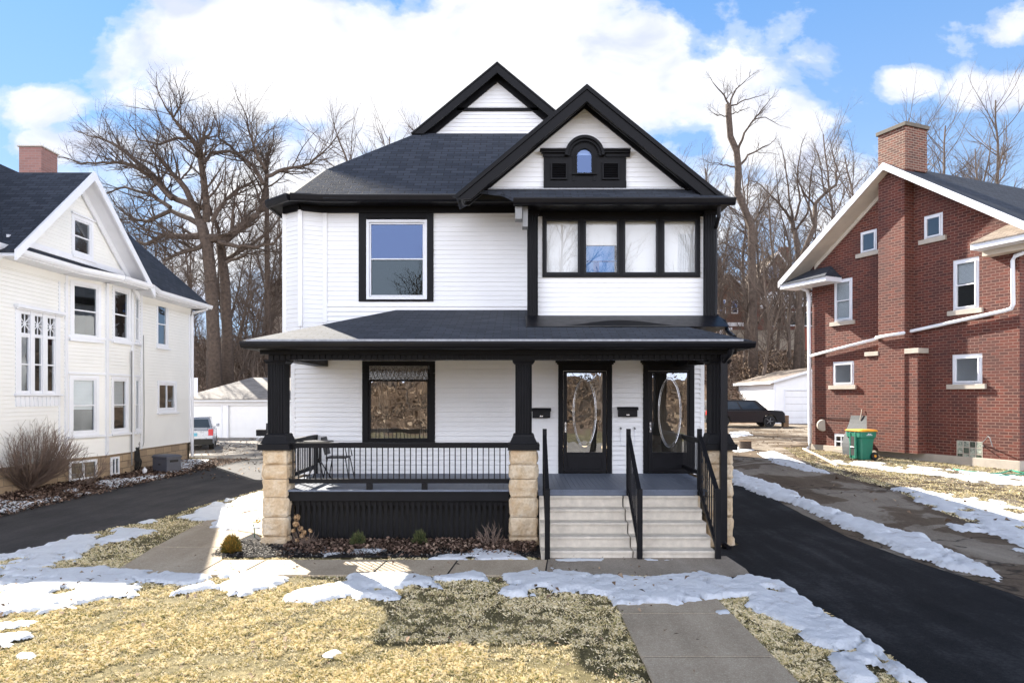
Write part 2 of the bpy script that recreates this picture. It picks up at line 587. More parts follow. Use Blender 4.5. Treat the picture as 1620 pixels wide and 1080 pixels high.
def island_mat(name, stops, rough=0.9, trans=0.0):
    m, t, b = newmat(name)
    ge = t.node('ShaderNodeNewGeometry')
    big = t.noise(ge.outputs['Position'], 0.9, 5, 0.6)
    k = t.math('ADD', t.math('MULTIPLY', ge.outputs['Random Per Island'], 0.6), t.math('MULTIPLY', big, 0.4))
    t.put(b.inputs['Base Color'], t.ramp(k, stops))
    b.inputs['Roughness'].default_value = rough
    b.inputs['Specular IOR Level'].default_value = 0.2
    return m


M['grass_blade'] = island_mat('grass_blade', [(0.16, (0.07, 0.09, 0.03)), (0.27, (0.32, 0.29, 0.12)), (0.44, (0.70, 0.57, 0.31)), (0.66, (0.86, 0.76, 0.54))])
M['dead_leaf'] = island_mat('dead_leaf', [(0.2, (0.05, 0.035, 0.025)), (0.42, (0.16, 0.105, 0.07)), (0.62, (0.30, 0.21, 0.14)), (0.85, (0.50, 0.39, 0.28))])
M['bed_leaf'] = island_mat('bed_leaf', [(0.2, (0.035, 0.023, 0.018)), (0.45, (0.11, 0.07, 0.052)), (0.65, (0.22, 0.145, 0.11)), (0.88, (0.46, 0.34, 0.25))])
M['mulch_chip'] = island_mat('mulch_chip', [(0.2, (0.012, 0.012, 0.014)), (0.5, (0.06, 0.055, 0.05)), (0.7, (0.20, 0.18, 0.16)), (0.85, (0.42, 0.40, 0.37))])
M['evergreen'] = island_mat('evergreen', [(0.2, (0.03, 0.045, 0.02)), (0.5, (0.08, 0.10, 0.04)), (0.8, (0.20, 0.19, 0.08))])
M['gold_needle'] = island_mat('gold_needle', [(0.2, (0.05, 0.07, 0.02)), (0.45, (0.16, 0.13, 0.03)), (0.75, (0.42, 0.22, 0.04))])


def snow_mat():
    m, t, b = newmat('snow')
    pos = t.node('ShaderNodeNewGeometry').outputs['Position']
    a = t.noise(pos, 14, 6, 0.7)
    f = t.noise(pos, 70, 3, 0.75)
    d = t.noise(pos, 3.5, 6, 0.7, 0.5)
    c = t.ramp(d, [(0.30, (0.50, 0.49, 0.48)), (0.42, (0.70, 0.73, 0.78)), (0.7, (0.78, 0.81, 0.85))])
    t.put(b.inputs['Base Color'], c)
    b.inputs['Roughness'].default_value = 0.6
    b.inputs['Subsurface Weight'].default_value = 0.0
    t.put(b.inputs['Normal'], t.bump(t.math('ADD', a, t.math('MULTIPLY', f, 0.5)), 0.85, 0.035))
    return m


M['snow'] = snow_mat()
# ------------------------------------------------------------ terrain
def sstep(a, b, x):
    t = np.clip((x - a) / (b - a), 0, 1)
    return t * t * (3 - 2 * t)


def gz(X, Y):
    side = sstep(4.0, 8.0, X)
    rise = np.where(Y < 13, 0.0, np.where(Y < 21, 0.045 * (Y - 13), 0.36 + 0.010 * (Y - 21)))
    hill = 7.6 * sstep(52, 76, Y) + 2.5 * sstep(78, 120, Y)
    back = 5.0 * sstep(-26, -56, Y)
    near = 1 - sstep(50, 60, Y)
    return side * rise * near + side * 0.6 * (1 - near) + hill + back


def gzf(x, y):
    return float(gz(np.float64(x), np.float64(y)))


def gpx(px, py):
    """the point of the ground a photo pixel looks at"""
    D = HC * FPX / (py - CY)
    for _ in range(30):
        X = (px - CX) / FPX * D
        h = HC - gzf(X, D)
        D = 0.5 * D + 0.5 * h * FPX / (py - CY)
    return ((px - CX) / FPX * D, D)


def PX(px, Y): return (px - CX) * Y / FPX
def PZ(py, Y): return HC - (py - CY) * Y / FPX


def G(pts): return [gpx(*p) for p in pts]


def zr(pts, scale, ox, oy):
    """points read off an enlarged crop, back to photo pixels"""
    return [(ox + a / scale, oy + b / scale) for a, b in pts]


def ground_sheet():
    xs = np.unique(np.round(np.concatenate([np.arange(-160, -20, 6.0), np.arange(-20, 26, 0.5), np.arange(26, 171, 6.0)]), 3))
    ys = np.unique(np.round(np.concatenate([np.arange(-90, 4, 3.0), np.arange(4, 62, 0.5), np.arange(62, 124, 1.5), np.arange(124, 230, 8.0)]), 3))
    X, Y = np.meshgrid(xs, ys)
    Z = gz(X, Y)
    far = (Y > 52) | (Y < -22)
    rng = np.random.RandomState(3)
    Z = Z + np.where(far, rng.uniform(-0.12, 0.12, Z.shape), 0)
    V = np.stack([X, Y, Z], -1).reshape(-1, 3)
    nx, ny = len(xs), len(ys)
    i, j = np.meshgrid(np.arange(nx - 1), np.arange(ny - 1))
    a = (j * nx + i).ravel()
    F = np.stack([a, a + 1, a + nx + 1, a + nx], 1)
    o = raw('ground', V, F, M['lawn_soil'])
    o.data.materials.append(M['leaf_soil'])
    cy = V[F].mean(1)[:, 1]
    o.data.polygons.foreach_set('material_index', ((cy > 51) | (cy < -21)).astype(np.int32))
    o.data.shade_smooth()
    tag(o, kind='structure')


ground_sheet()
PAVED = []


def drape(name, poly, mat, off, cell=0.5, paved=True, kind='structure', thick=0.0):
    if paved: PAVED.append(np.array(poly))
    bm = bmesh.new()
    bm.faces.new([bm.verts.new((x, y, 0)) for x, y in poly])
    bmesh.ops.triangulate(bm, faces=bm.faces[:])
    xs = [p[0] for p in poly]
    ys = [p[1] for p in poly]
    for ax, lo, hi in ((0, min(xs), max(xs)), (1, min(ys), max(ys))):
        c = math.ceil(lo / cell) * cell
        while c < hi:
            co = (c, 0, 0) if ax == 0 else (0, c, 0)
            no = (1, 0, 0) if ax == 0 else (0, 1, 0)
            bmesh.ops.bisect_plane(bm, geom=bm.verts[:] + bm.edges[:] + bm.faces[:], plane_co=co, plane_no=no)
            c += cell
    bmesh.ops.recalc_face_normals(bm, faces=bm.faces)
    for vv in bm.verts: vv.co.z = gzf(vv.co.x, vv.co.y) + off
    if thick > 0:
        r = bmesh.ops.extrude_face_region(bm, geom=bm.faces[:])
        for e in r['geom']:
            if isinstance(e, bmesh.types.BMVert): e.co.z -= thick
        bmesh.ops.recalc_face_normals(bm, faces=bm.faces)
    me = bpy.data.meshes.new(name)
    bm.to_mesh(me)
    bm.free()
    me.materials.append(mat)
    me.shade_flat()
    o = bpy.data.objects.new(name, me)
    COL.objects.link(o)
    tag(o, kind=kind)
    return o


def fray(poly, amp, step=0.35, seed=0):
    rng = random.Random(seed)
    out_ = []
    for k in range(len(poly)):
        a, b = Vector(poly[k]), Vector(poly[(k + 1) % len(poly)])
        n = max(1, int((b - a).length / step))
        for i in range(n):
            q = a.lerp(b, i / n)
            out_.append((q.x + rng.uniform(-amp, amp), q.y + rng.uniform(-amp, amp)))
    return out_


# left driveway: worn black asphalt, then the old apron before the garages, sunlight put into its pale tone
ldl = G([(414, 775), (316, 801), (259, 819), (197, 832), (114, 850), (41, 871), (0, 882)])
lup = G([(0, 811), (52, 798), (104, 788), (156, 775), (207, 764), (259, 754), (306, 739)])
left_drive = [(-6.6, 22.0)] + ldl + [(-10.5, 9.0), (-12.2, 11.0)] + lup + [(-13.1, 29.6), (-9.0, 29.6), (-5.5, 27)]
drape('driveway', fray(left_drive, 0.03, seed=1), M['asphalt_left'], 0.012)
drape('garage_apron', [(-26, 44.9), (-26, 34), (-13.6, 30), (-13.1, 29.55), (-9.0, 29.55), (-5.5, 26.95), (-5.1, 27), (-5.1, 44.9)], M['asphalt_old'], 0.008)

# right: fresh black driveway, strip of snow, the neighbour's cracked concrete drive
A = G([(1155, 915), (1230, 925), (1310, 975), (1380, 1020), (1465, 1082)])
Bk = G([(1165, 762), (1225, 790), (1330, 845), (1420, 880), (1500, 905), (1620, 948)])
blk = [(4.12, 15.2), (3.95, 12.3), (3.4, 12.0), (3.4, 10.9)] + A + [(4.9, 4.2), (9.5, 4.2)] + [Bk[5], Bk[4], Bk[3], Bk[2], Bk[1], Bk[0], (4.12, Bk[0][1])]
drape('black_driveway', fray(blk, 0.02, seed=2), M['asphalt_black'], 0.016)
cr = G([(1620, 860), (1560, 838), (1480, 806), (1421, 778), (1351, 758), (1291, 740)])
con = [Bk[5], (13.5, 5), (16, 8)] + cr + [(11.6, 30), (18.5, 36), (30, 40), (30, 51.5), (8.1, 51.5), (8.1, 40), (4.12, 34), (4.12, Bk[0][1]), Bk[0], Bk[1], Bk[2], Bk[3], Bk[4]]
drape('concrete_driveway', fray(con, 0.03, seed=3), M['concrete_old'], 0.010)
kerb = G([(1271, 711), (1300, 725), (1325, 738)])
b = MB()
for p, q in zip(kerb[:-1], kerb[1:]):
    b.tube([(p[0], p[1], gzf(*p) + 0.03), (q[0], q[1], gzf(*q) + 0.03)], 0.06, 5)
tag(b.build('kerb', M['concrete_trim']), kind='structure')


def slab(name, px, mat=None, off=0.032, pts=None):
    poly = pts if pts else G(px)
    return drape(name, poly, mat or M['concrete_walk'], off, 2.0, thick=0.09)


def lerp2(a, b, t): return (a[0] + (b[0] - a[0]) * t, a[1] + (b[1] - a[1]) * t)


# walk to the street: two edges, slabs between joints
wl = [(0.87, 10.4), gpx(975, 958), gpx(1030, 1080)]
wr = [gpx(1110, 914), gpx(1140, 958), gpx(1265, 1080)]
XL, XR = gpx(1003, 1018)[0], gpx(1200, 1018)[0]
drape('joint_soil', [(XL + 0.03, 4.0), (XR - 0.03, 4.0), (XR - 0.03, 10.0), (XL + 0.03, 10.0)], M['mulch'], 0.025, 2.0)
yj = [10.06, 8.33, 6.94, 5.5, 4.0]
for y0, y1 in zip(yj[:-1], yj[1:]):
    slab('walk_slab', None, pts=[(XL, y1 + 0.014), (XR, y1 + 0.014), (XR, y0 - 0.014), (XL, y0 - 0.014)])
# walk along the front bed
ya = gpx(600, 888)[1]
yb = gpx(600, 912)[1]
jx = [gpx(x, 900)[0] for x in (395, 596, 712, 861)]
drape('joint_soil', [(gpx(330, 900)[0], yb + 0.03), (jx[-1] + 0.2, yb + 0.03), (jx[-1] + 0.2, ya - 0.03), (gpx(330, 900)[0], ya - 0.03)], M['mulch'], 0.0255, 2.0)
xs_ = [gpx(330, 900)[0]] + jx
for x0, x1 in zip(xs_[:-1], xs_[1:]):
    slab('walk_slab', None, pts=[(x0 + 0.014, yb), (x1 - 0.018, yb), (x1 - 0.018 + 0.08, ya), (x0 + 0.014 + (0.08 if x0 != xs_[0] else 0), ya)])
slab('step_pad', None, M['concrete_pad'], pts=[(jx[-1] + 0.01, yb - 0.02), (3.1, yb - 0.06), (3.45, yb), (3.5, yb + 0.35), (3.46, 11.35), (jx[-1] + 0.1, 11.35)])
# curving walk round the left corner of the porch
sa, sb = gpx(185, 904), gpx(330, 904)
c0, c1 = [sa, sb, gpx(328, 886)], [gpx(190, 902), gpx(243, 868)]
slab('walk_slab', None, pts=[(xs_[0] - 0.012, yb), (xs_[0] - 0.012, ya), gpx(352, 868), gpx(243, 868), gpx(187, 903), (gpx(187, 903)[0], yb)])
slab('walk_slab', None, pts=[gpx(353, 867), gpx(400, 846), gpx(312, 832), gpx(245, 867)])
slab('walk_slab', None, pts=[gpx(401, 845), (-4.75, 12.9), (-4.75, 17.0), (-5.9, 17.0), gpx(355, 812), gpx(314, 831)])

# planting beds
drape('mulch_bed', fray(G([(328, 886), (338, 874), (356, 864), (402, 843)]) + [(-4.7, 12.6), (0.36, 12.6), (0.4, 11.27)] + [(-4.7, 11.27)], 0.02, 0.3, 5), M['mulch'], 0.028, 0.5)
drape('left_bed', fray([(-14.2, 29.4), (-13.2, 29.2)] + lup[::-1] + [(-12.2, 11.0), (-14.2, 11.0)], 0.05, 0.3, 6), M['bed_soil'], 0.022, 0.5)

# street and far kerb behind the camera (seen only in the window reflections)
drape('street', [(-80, -10), (80, -10), (80, -1.5), (-80, -1.5)], M['asphalt_old'], 0.01, 8, paved=False)


# ------------------------------------------------------------ snow patches
def vnoise(X, Y, s, seed):
    rng = np.random.RandomState(seed)
    T = rng.rand(256, 256)
    x, y = X * s, Y * s
    xi, yi = np.floor(x).astype(int), np.floor(y).astype(int)
    fx, fy = x - xi, y - yi
    fx, fy = fx * fx * (3 - 2 * fx), fy * fy * (3 - 2 * fy)
    a, b_, c, d = T[xi & 255, yi & 255], T[(xi + 1) & 255, yi & 255], T[xi & 255, (yi + 1) & 255], T[(xi + 1) & 255, (yi + 1) & 255]
    return (a * (1 - fx) + b_ * fx) * (1 - fy) + (c * (1 - fx) + d * fx) * fy


def fbm(X, Y, s, seed, o=4):
    r, a, t = 0, 1.0, 0
    for k in range(o):
        r = r + a * vnoise(X, Y, s * 2 ** k, seed + k)
        t += a
        a *= 0.55
    return r / t - 0.5


def sdf(X, Y, poly):
    poly = np.asarray(poly)
    ins = np.zeros(X.shape, bool)
    d2 = np.full(X.shape, 1e9)
    n = len(poly)
    for k in range(n):
        x0, y0 = poly[k]
        x1, y1 = poly[(k + 1) % n]
        c = (y0 > Y) != (y1 > Y)
        with np.errstate(divide='ignore', invalid='ignore'):
            xi = (x1 - x0) * (Y - y0) / (y1 - y0 if y1 != y0 else 1e-9) + x0
        ins ^= c & (X < xi)
        ex, ey = x1 - x0, y1 - y0
        L = ex * ex + ey * ey + 1e-12
        t = np.clip(((X - x0) * ex + (Y - y0) * ey) / L, 0, 1)
        d2 = np.minimum(d2, (X - x0 - t * ex) ** 2 + (Y - y0 - t * ey) ** 2)
    d = np.sqrt(d2)
    return np.where(ins, d, -d)


Z7 = lambda p: zr(p, 2.893, 0, 800)
Z8 = lambda p: zr(p, 2.7, 560, 820)
Z6 = lambda p: zr(p, 2.842, 1140, 700)
Z3 = lambda p: zr(p, 3.857, 0, 640)
# (outline in photo pixels, thickness, edge ruggedness, thinness 0..1 = how much grass shows through)
SN = [
    (Z3([(-40, 1000), (0, 935), (150, 900), (250, 880), (440, 830), (460, 812), (545, 812), (540, 850), (560, 880), (500, 930), (420, 965), (300, 995), (180, 1015), (0, 1035), (-60, 1040)]), 0.05, 0.25, 0.35),
    (Z3([(590, 830), (700, 785), (760, 762), (900, 770), (960, 775), (880, 805), (780, 830), (640, 850)]), 0.045, 0.16, 0.2),
    (Z3([(660, 775), (740, 752), (760, 757), (690, 780)]), 0.03, 0.08, 0.0),
    (Z3([(865, 722), (930, 708), (945, 716), (880, 730)]), 0.03, 0.08, 0.0),
    (Z3([(1210, 642), (1330, 600), (1450, 570), (1640, 535), (1640, 760), (1480, 770), (1400, 772), (1350, 755), (1260, 762), (1330, 712), (1160, 705), (1085, 690), (1200, 672)]), 0.06, 0.16, 0.15),
    (Z7([(-40, 296), (480, 298), (560, 345), (640, 372), (560, 422), (400, 462), (240, 470), (130, 478), (40, 500), (-40, 506)]), 0.05, 0.22, 0.40),
    (Z7([(470, 298), (780, 306), (960, 332), (930, 352), (800, 365), (640, 350), (500, 332)]), 0.05, 0.12, 0.25),
    (Z7([(790, 412), (900, 378), (1000, 345), (1010, 322), (1180, 318), (1320, 338), (1260, 382), (1180, 390), (1120, 418), (1060, 412), (1000, 385), (900, 392)]), 0.07, 0.10, 0.1),
    (Z7([(1300, 420), (1350, 385), (1560, 365), (1660, 372), (1650, 410), (1440, 447), (1320, 440)]), 0.06, 0.10, 0.1),
    (Z7([(-30, 548), (180, 530), (150, 560), (-30, 582)]), 0.03, 0.14, 0.4),
    (Z7([(-30, 598), (120, 590), (30, 640), (-30, 640)]), 0.03, 0.12, 0.3),
    (Z7([(-30, 420), (120, 400), (200, 425), (60, 470), (-30, 470)]), 0.03, 0.14, 0.3),
    (Z7([(1490, 690), (1530, 676), (1545, 684), (1505, 700)]), 0.03, 0.04, 0.0),
    (Z7([(100, 690), (140, 690), (150, 708), (110, 705)]), 0.03, 0.04, 0.0),
    (Z8([(-10, 252), (180, 236), (290, 245), (380, 292), (370, 305), (240, 290), (190, 318), (180, 350), (-10, 348)]), 0.06, 0.12, 0.12),
    (Z8([(345, 262), (480, 240), (500, 232), (570, 235), (588, 282), (480, 266), (420, 268)]), 0.05, 0.10, 0.1),
    (Z8([(635, 332), (705, 292), (650, 252), (740, 238), (820, 222), (900, 235), (1000, 250), (1230, 264), (1400, 252), (1480, 238), (1560, 256), (1620, 265), (1640, 310), (1560, 358), (1400, 381), (1120, 377), (1085, 338), (960, 318), (830, 318), (740, 340)]), 0.085, 0.11, 0.06),
    (Z6([(-60, 640), (0, 612), (130, 602), (270, 637), (490, 788), (640, 878), (780, 990), (940, 1090), (590, 1090), (455, 980), (510, 945), (400, 922), (350, 852), (230, 800), (100, 745), (130, 700), (0, 702), (-60, 680)]), 0.08, 0.09, 0.06),
    (Z6([(-20, 770), (30, 762), (45, 775), (10, 790)]), 0.03, 0.03, 0.0),
    (Z6([(60, 128), (100, 143), (170, 175), (330, 228), (470, 296), (600, 340), (740, 386), (900, 428), (1000, 488), (1200, 568), (1262, 636), (1150, 598), (1000, 560), (860, 510), (700, 442), (560, 384), (490, 352), (330, 282), (200, 240), (60, 182)]), 0.10, 0.14, 0.12),
    (Z6([(780, 200), (900, 205), (1000, 232), (1364, 285), (1420, 500), (1364, 492), (1300, 462), (1200, 402), (1100, 402), (950, 372), (1190, 362), (1060, 318), (900, 268), (820, 242)]), 0.035, 0.3, 0.55),
    (Z6([(455, 78), (560, 83), (760, 98), (1000, 122), (1400, 160), (1400, 196), (1200, 186), (1000, 152), (800, 132), (700, 116), (560, 100)]), 0.03, 0.2, 0.5),
    (Z6([(170, 50), (235, 40), (400, 108), (480, 138), (400, 130), (240, 92)]), 0.04, 0.10, 0.0),
    (Z6([(60, 22), (110, 20), (150, 34), (70, 45)]), 0.03, 0.10, 0.1),
    (Z8([(-5, 142), (60, 130), (180, 135), (100, 152), (-5, 156)]), 0.04, 0.06, 0.2),
    (Z8([(325, 180), (400, 158), (480, 160), (510, 138), (640, 138), (700, 155), (745, 180), (500, 183)]), 0.05, 0.06, 0.15),
    (zr([(395, 588), (450, 572), (560, 586), (575, 598), (470, 612), (460, 632), (440, 600)], 3.375, 380, 700), 0.04, 0.05, 0.1),
    (Z8([(860, 182), (960, 175), (1070, 178), (1060, 189), (870, 190)]), 0.02, 0.04, 0.1),
    (Z8([(1240, 180), (1300, 175), (1370, 180), (1350, 188), (1250, 188)]), 0.02, 0.04, 0.1),
    (Z3([(-30, 600), (0, 588), (60, 602), (200, 602), (360, 568), (385, 575), (300, 597), (170, 622), (60, 657), (-30, 662)]), 0.05, 0.2, 0.25),
    (Z3([(585, 480), (700, 455), (800, 458), (1000, 420), (1012, 440), (840, 475), (770, 482), (700, 512), (600, 495)]), 0.07, 0.2, 0.1),
    (Z3([(1060, 350), (1170, 338), (1300, 345), (1220, 362), (1120, 402), (1060, 415)]), 0.07, 0.2, 0.1),
    (Z3([(388, 527), (460, 512), (470, 530), (398, 537)]), 0.03, 0.1, 0.0),
    (Z3([(100, 575), (230, 560), (250, 566), (120, 582)]), 0.03, 0.1, 0.1),
    (Z3([(450, 555), (540, 536), (550, 542), (470, 560)]), 0.03, 0.1, 0.1),
    ([(1158, 684), (1180, 683), (1188, 688), (1160, 692)], 0.04, 0.2, 0.1),
]
SNOWW = [(np.array(G(px)), h, e, thin) for px, h, e, thin in SN]


def snow_height(X, Y, k):
    poly, h, edge, thin = SNOWW[k]
    h = h * 0.62
    thin = max(thin, 0.30)
    d = sdf(X, Y, poly)
    wob = fbm(X, Y, 1.7, 10 + k) * edge * 2.4 + fbm(X, Y, 7.0, 40 + k, 3) * edge * 1.4 + fbm(X, Y, 22.0, 140 + k, 2) * edge * 0.5
    d = d + wob
    if thin > 0:
        d = np.minimum(d, (fbm(X, Y * 0.7, 2.6, 70 + k, 5) - (thin - 0.62) * 0.55) * 0.8)
    t = np.clip(d / (h * 2.2), -1, 1)
    z = h * np.where(t > 0, np.sqrt(np.clip(1 - (1 - t) ** 2, 0, 1)), t)
    z = z + np.where(t > 0.1, (fbm(X, Y, 3.0, 5, 4) * 0.6 + fbm(X, Y, 11.0, 8, 4) * 0.36) * h * 1.5, 0)
    return z


for k, (poly, h, e, thin) in enumerate(SNOWW):
    lo, hi = poly.min(0) - e - 0.2, poly.max(0) + e + 0.2
    lo[1] = max(lo[1], 3.5)
    D = max(5.0, poly[:, 1].mean())
    res = 0.0028 * D
    nx, ny = int((hi[0] - lo[0]) / res) + 2, int((hi[1] - lo[1]) / (res * 1.3)) + 2
    X, Y = np.meshgrid(lo[0] + np.arange(nx) * res, lo[1] + np.arange(ny) * res * 1.3)
    Z = snow_height(X, Y, k)
    keep = Z > 0
    cell = keep[:-1, :-1] | keep[1:, :-1] | keep[:-1, 1:] | keep[1:, 1:]
    base = gz(X, Y) + 0.03
    V = np.stack([X, Y, base + np.maximum(Z, -0.045)], -1).reshape(-1, 3)
    jj, ii = np.nonzero(cell)
    if not len(jj): continue
    a = jj * nx + ii
    F = np.stack([a, a + 1, a + nx + 1, a + nx], 1)
    used, inv = np.unique(F, return_inverse=True)
    o = raw('snow_patch', V[used], inv.reshape(-1, 4), M['snow'])
    o.data.shade_smooth()
    tag(o, kind='structure')

# ------------------------------------------------------------ grass and leaves
FOOT = [np.array(p) for p in ([(-4.7, 12.2), (3.95, 12.2), (3.95, 34), (-5.3, 34), (-5.3, 15)], [(0.3, 10.2), (4.3, 10.2), (4.3, 13), (0.3, 13)])]


def free(X, Y, snow=True, paved=True):
    ok = np.ones(X.shape, bool)
    if paved:
        for p in PAVED: ok &= sdf(X, Y, p) < 0.0
    for p in FOOT: ok &= sdf(X, Y, p) < 0
    if snow:
        for k, (p, h, e, thin) in enumerate(SNOWW):
            lo, hi = p.min(0) - 0.5, p.max(0) + 0.5
            s = (X > lo[0]) & (X < hi[0]) & (Y > lo[1]) & (Y < hi[1]) & ok
            if s.any():
                ok[s] &= snow_height(X[s], Y[s], k) < 0.012
    return ok


def blades(name, regions, mat, hgt, wid, bend=0.6):
    Xs, Ys = [], []
    for (x0, x1, y0, y1, dens) in regions:
        n = int((x1 - x0) * (y1 - y0) * dens)
        Xs.append(np.random.uniform(x0, x1, n))
        Ys.append(np.random.uniform(y0, y1, n))
    X, Y = np.concatenate(Xs), np.concatenate(Ys)
    # inside the picture only
    s = (np.abs(X - 0.1) < 0.80 * Y) & ((HC * FPX / Y + CY) < 1130)
    X, Y = X[s], Y[s]
    s = free(X, Y)
    X, Y = X[s], Y[s]
    clump = fbm(X, Y, 1.6, 91, 4) * 0.8 + 0.9 * fbm(X, Y, 8.0, 97, 3)
    s = np.random.rand(len(X)) < np.clip(0.62 + clump * 2.6, 0.06, 1)
    X, Y, clump = X[s], Y[s], clump[s]
    n = len(X)
    Z = gz(X, Y)
    a = np.random.uniform(0, 2 * np.pi, n)
    h = hgt * np.random.uniform(0.5, 1.3, n) * np.clip(1 + clump * 1.2, 0.5, 1.8)
    ww = wid * np.clip(Y / 8.0, 0.9, 2.5) * np.random.uniform(0.7, 1.3, n)
    le = np.random.uniform(0.2, 1.0, n) * bend * 2.0
    b2 = a + np.random.uniform(-0.8, 0.8, n)
    p0 = np.stack([X - np.cos(a) * ww, Y - np.sin(a) * ww, Z], 1)
    p1 = np.stack([X + np.cos(a) * ww, Y + np.sin(a) * ww, Z], 1)
    mx, my = -np.sin(b2) * h * le * 0.5, np.cos(b2) * h * le * 0.5
    p2 = np.stack([X + mx + np.cos(a) * ww * 0.7, Y + my + np.sin(a) * ww * 0.7, Z + h * 0.7], 1)
    p3 = np.stack([X + mx * 2.4, Y + my * 2.4, Z + h * (1.0 - 0.35 * le)], 1)
    V = np.stack([p0, p1, p2, p3], 1).reshape(-1, 3)
    F = np.arange(4 * n).reshape(-1, 4)
    o = raw(name, V, F, mat)
    return o


o = blades('grass', [(-6.5, 6.0, 5.3, 8.0, 8000), (-9, 6, 8.0, 11.6, 5000), (-12.5, -3.8, 11.5, 22, 1300), (7.5, 20, 13, 30, 1500)], M['grass_blade'], 0.032, 0.0019)
tag(o, kind='stuff')


def leaves(name, pts, mat, size, curl=0.4, zoff=0.02, pile=0.03, kind='stuff', parent=None):
    """curled leaf-sized quads folded along the middle"""
    X, Y, Z = pts
    n = len(X)
    a = np.random.uniform(0, 2 * np.pi, n)
    s = size * np.random.uniform(0.5, 1.4, n)
    tx, ty = np.random.uniform(-curl, curl, n), np.random.uniform(-curl, curl, n)
    z = Z + zoff + np.random.uniform(0, pile, n)
    U = np.stack([np.cos(a), np.sin(a), tx], 1) * s[:, None]
    W = np.stack([-np.sin(a), np.cos(a), ty], 1) * s[:, None] * 0.55
    C = np.stack([X, Y, z], 1)
    up_ = np.zeros((n, 3))
    up_[:, 2] = s * np.random.uniform(0.1, 0.6, n)
    V = np.stack([C - U, C - W + up_, C + U * 0.9, C + W + up_], 1).reshape(-1, 3)
    o = raw(name, V, np.arange(4 * n).reshape(-1, 4), mat, parent)
    if kind: tag(o, kind=kind)
    return o


def scatter(n, x0, x1, y0, y1, test=None):
    X, Y = np.random.uniform(x0, x1, n), np.random.uniform(y0, y1, n)
    if test is not None:
        k = test(X, Y)
        X, Y = X[k], Y[k]
    return X, Y, gz(X, Y)


# leaf litter: thick in the front bed against the lattice, sparse on lawn and snow
bedf = lambda X, Y: (Y > 11.75 + fbm(X, Y, 1.5, 3) * 1.1) | (np.random.rand(len(X)) < 0.06)
leaves('leaf_litter', scatter(9500, -4.1, 0.3, 11.3, 12.45, bedf), M['bed_leaf'], 0.036, 0.8, 0.03, 0.08)
leaves('leaf_litter', scatter(380, -8.5, 2.0, 5.4, 11.2), M['dead_leaf'], 0.032, 0.6, 0.055, 0.03)
leaves('leaf_litter', scatter(90, 0.2, 4.6, 7.6, 10.4, lambda X, Y: sdf(X, Y, SNOWW[16][0]) > 0.15), M['dead_leaf'], 0.045, 0.5, 0.13, 0.02)
leaves('leaf_litter', scatter(12000, -14.0, -11.4, 12, 29), M['bed_leaf'], 0.042, 0.6, 0.03, 0.05)
leaves('leaf_litter', scatter(900, 8, 22, 14, 46), M['dead_leaf'], 0.06, 0.5, 0.03, 0.03)
leaves('leaf_litter', scatter(1400, -22, -5.2, 22, 45), M['dead_leaf'], 0.07, 0.5, 0.02, 0.02)
mb_ = np.array(G([(330, 884), (340, 873), (358, 863), (402, 845)]) + [(-4.4, 12.5), (0.3, 12.5), (0.35, 11.3)])
leaves('mulch_chips', scatter(16000, -5.6, 0.35, 11.25, 12.6, lambda X, Y: (sdf(X, Y, mb_) > 0.03) & ((X < -3.5) | (np.random.rand(len(X)) < 0.4))), M['mulch_chip'], 0.020, 0.5, 0.035, 0.025)
# ------------------------------------------------------------ building helpers
def siding(mb, span, z0, z1, holes=(), pitch=0.1, depth=0.014, n0=0.003):
    """lapped boards as real slanted strips, cut round the openings"""
    k = 0
    z = z0
    while z < z1 - 1e-4:
        a, b_ = z, min(z + pitch, z1)
        cuts = sorted({a, b_} | {h[2] for h in holes if a < h[2] < b_} | {h[3] for h in holes if a < h[3] < b_})
        for ca, cb in zip(cuts[:-1], cuts[1:]):
            sa_, sb_ = span(ca), span(cb)
            if not sa_ or not sb_: continue
            segs = [(sa_[0], sb_[0], sa_[1], sb_[1])]
            mid = (ca + cb) / 2
            for h in holes:
                if not (h[2] < mid < h[3]): continue
                ns = []
                for (la, lb, ra, rb) in segs:
                    l, r = (la + lb) / 2, (ra + rb) / 2
                    if h[1] <= l or h[0] >= r:
                        ns.append((la, lb, ra, rb))
                        continue
                    if h[0] > l: ns.append((la, lb, h[0], h[0]))
                    if h[1] < r: ns.append((h[1], h[1], ra, rb))
                segs = ns
            na = n0 + depth * (1 - (ca - a) / pitch)
            nb = n0 + depth * (1 - (cb - a) / pitch)
            for (la, lb, ra, rb) in segs:
                if ra - la < 0.004 and rb - lb < 0.004: continue
                mb.poly([(la, na, ca), (ra, na, ca), (rb, nb, cb), (lb, nb, cb)])
                if ca == a:
                    mb.poly([(la, n0 - 0.003, a - 0.002), (ra, n0 - 0.003, a - 0.002), (ra, na, a), (la, na, a)])
        z += pitch
    return mb


def const(u0, u1): return lambda z: (u0, u1)


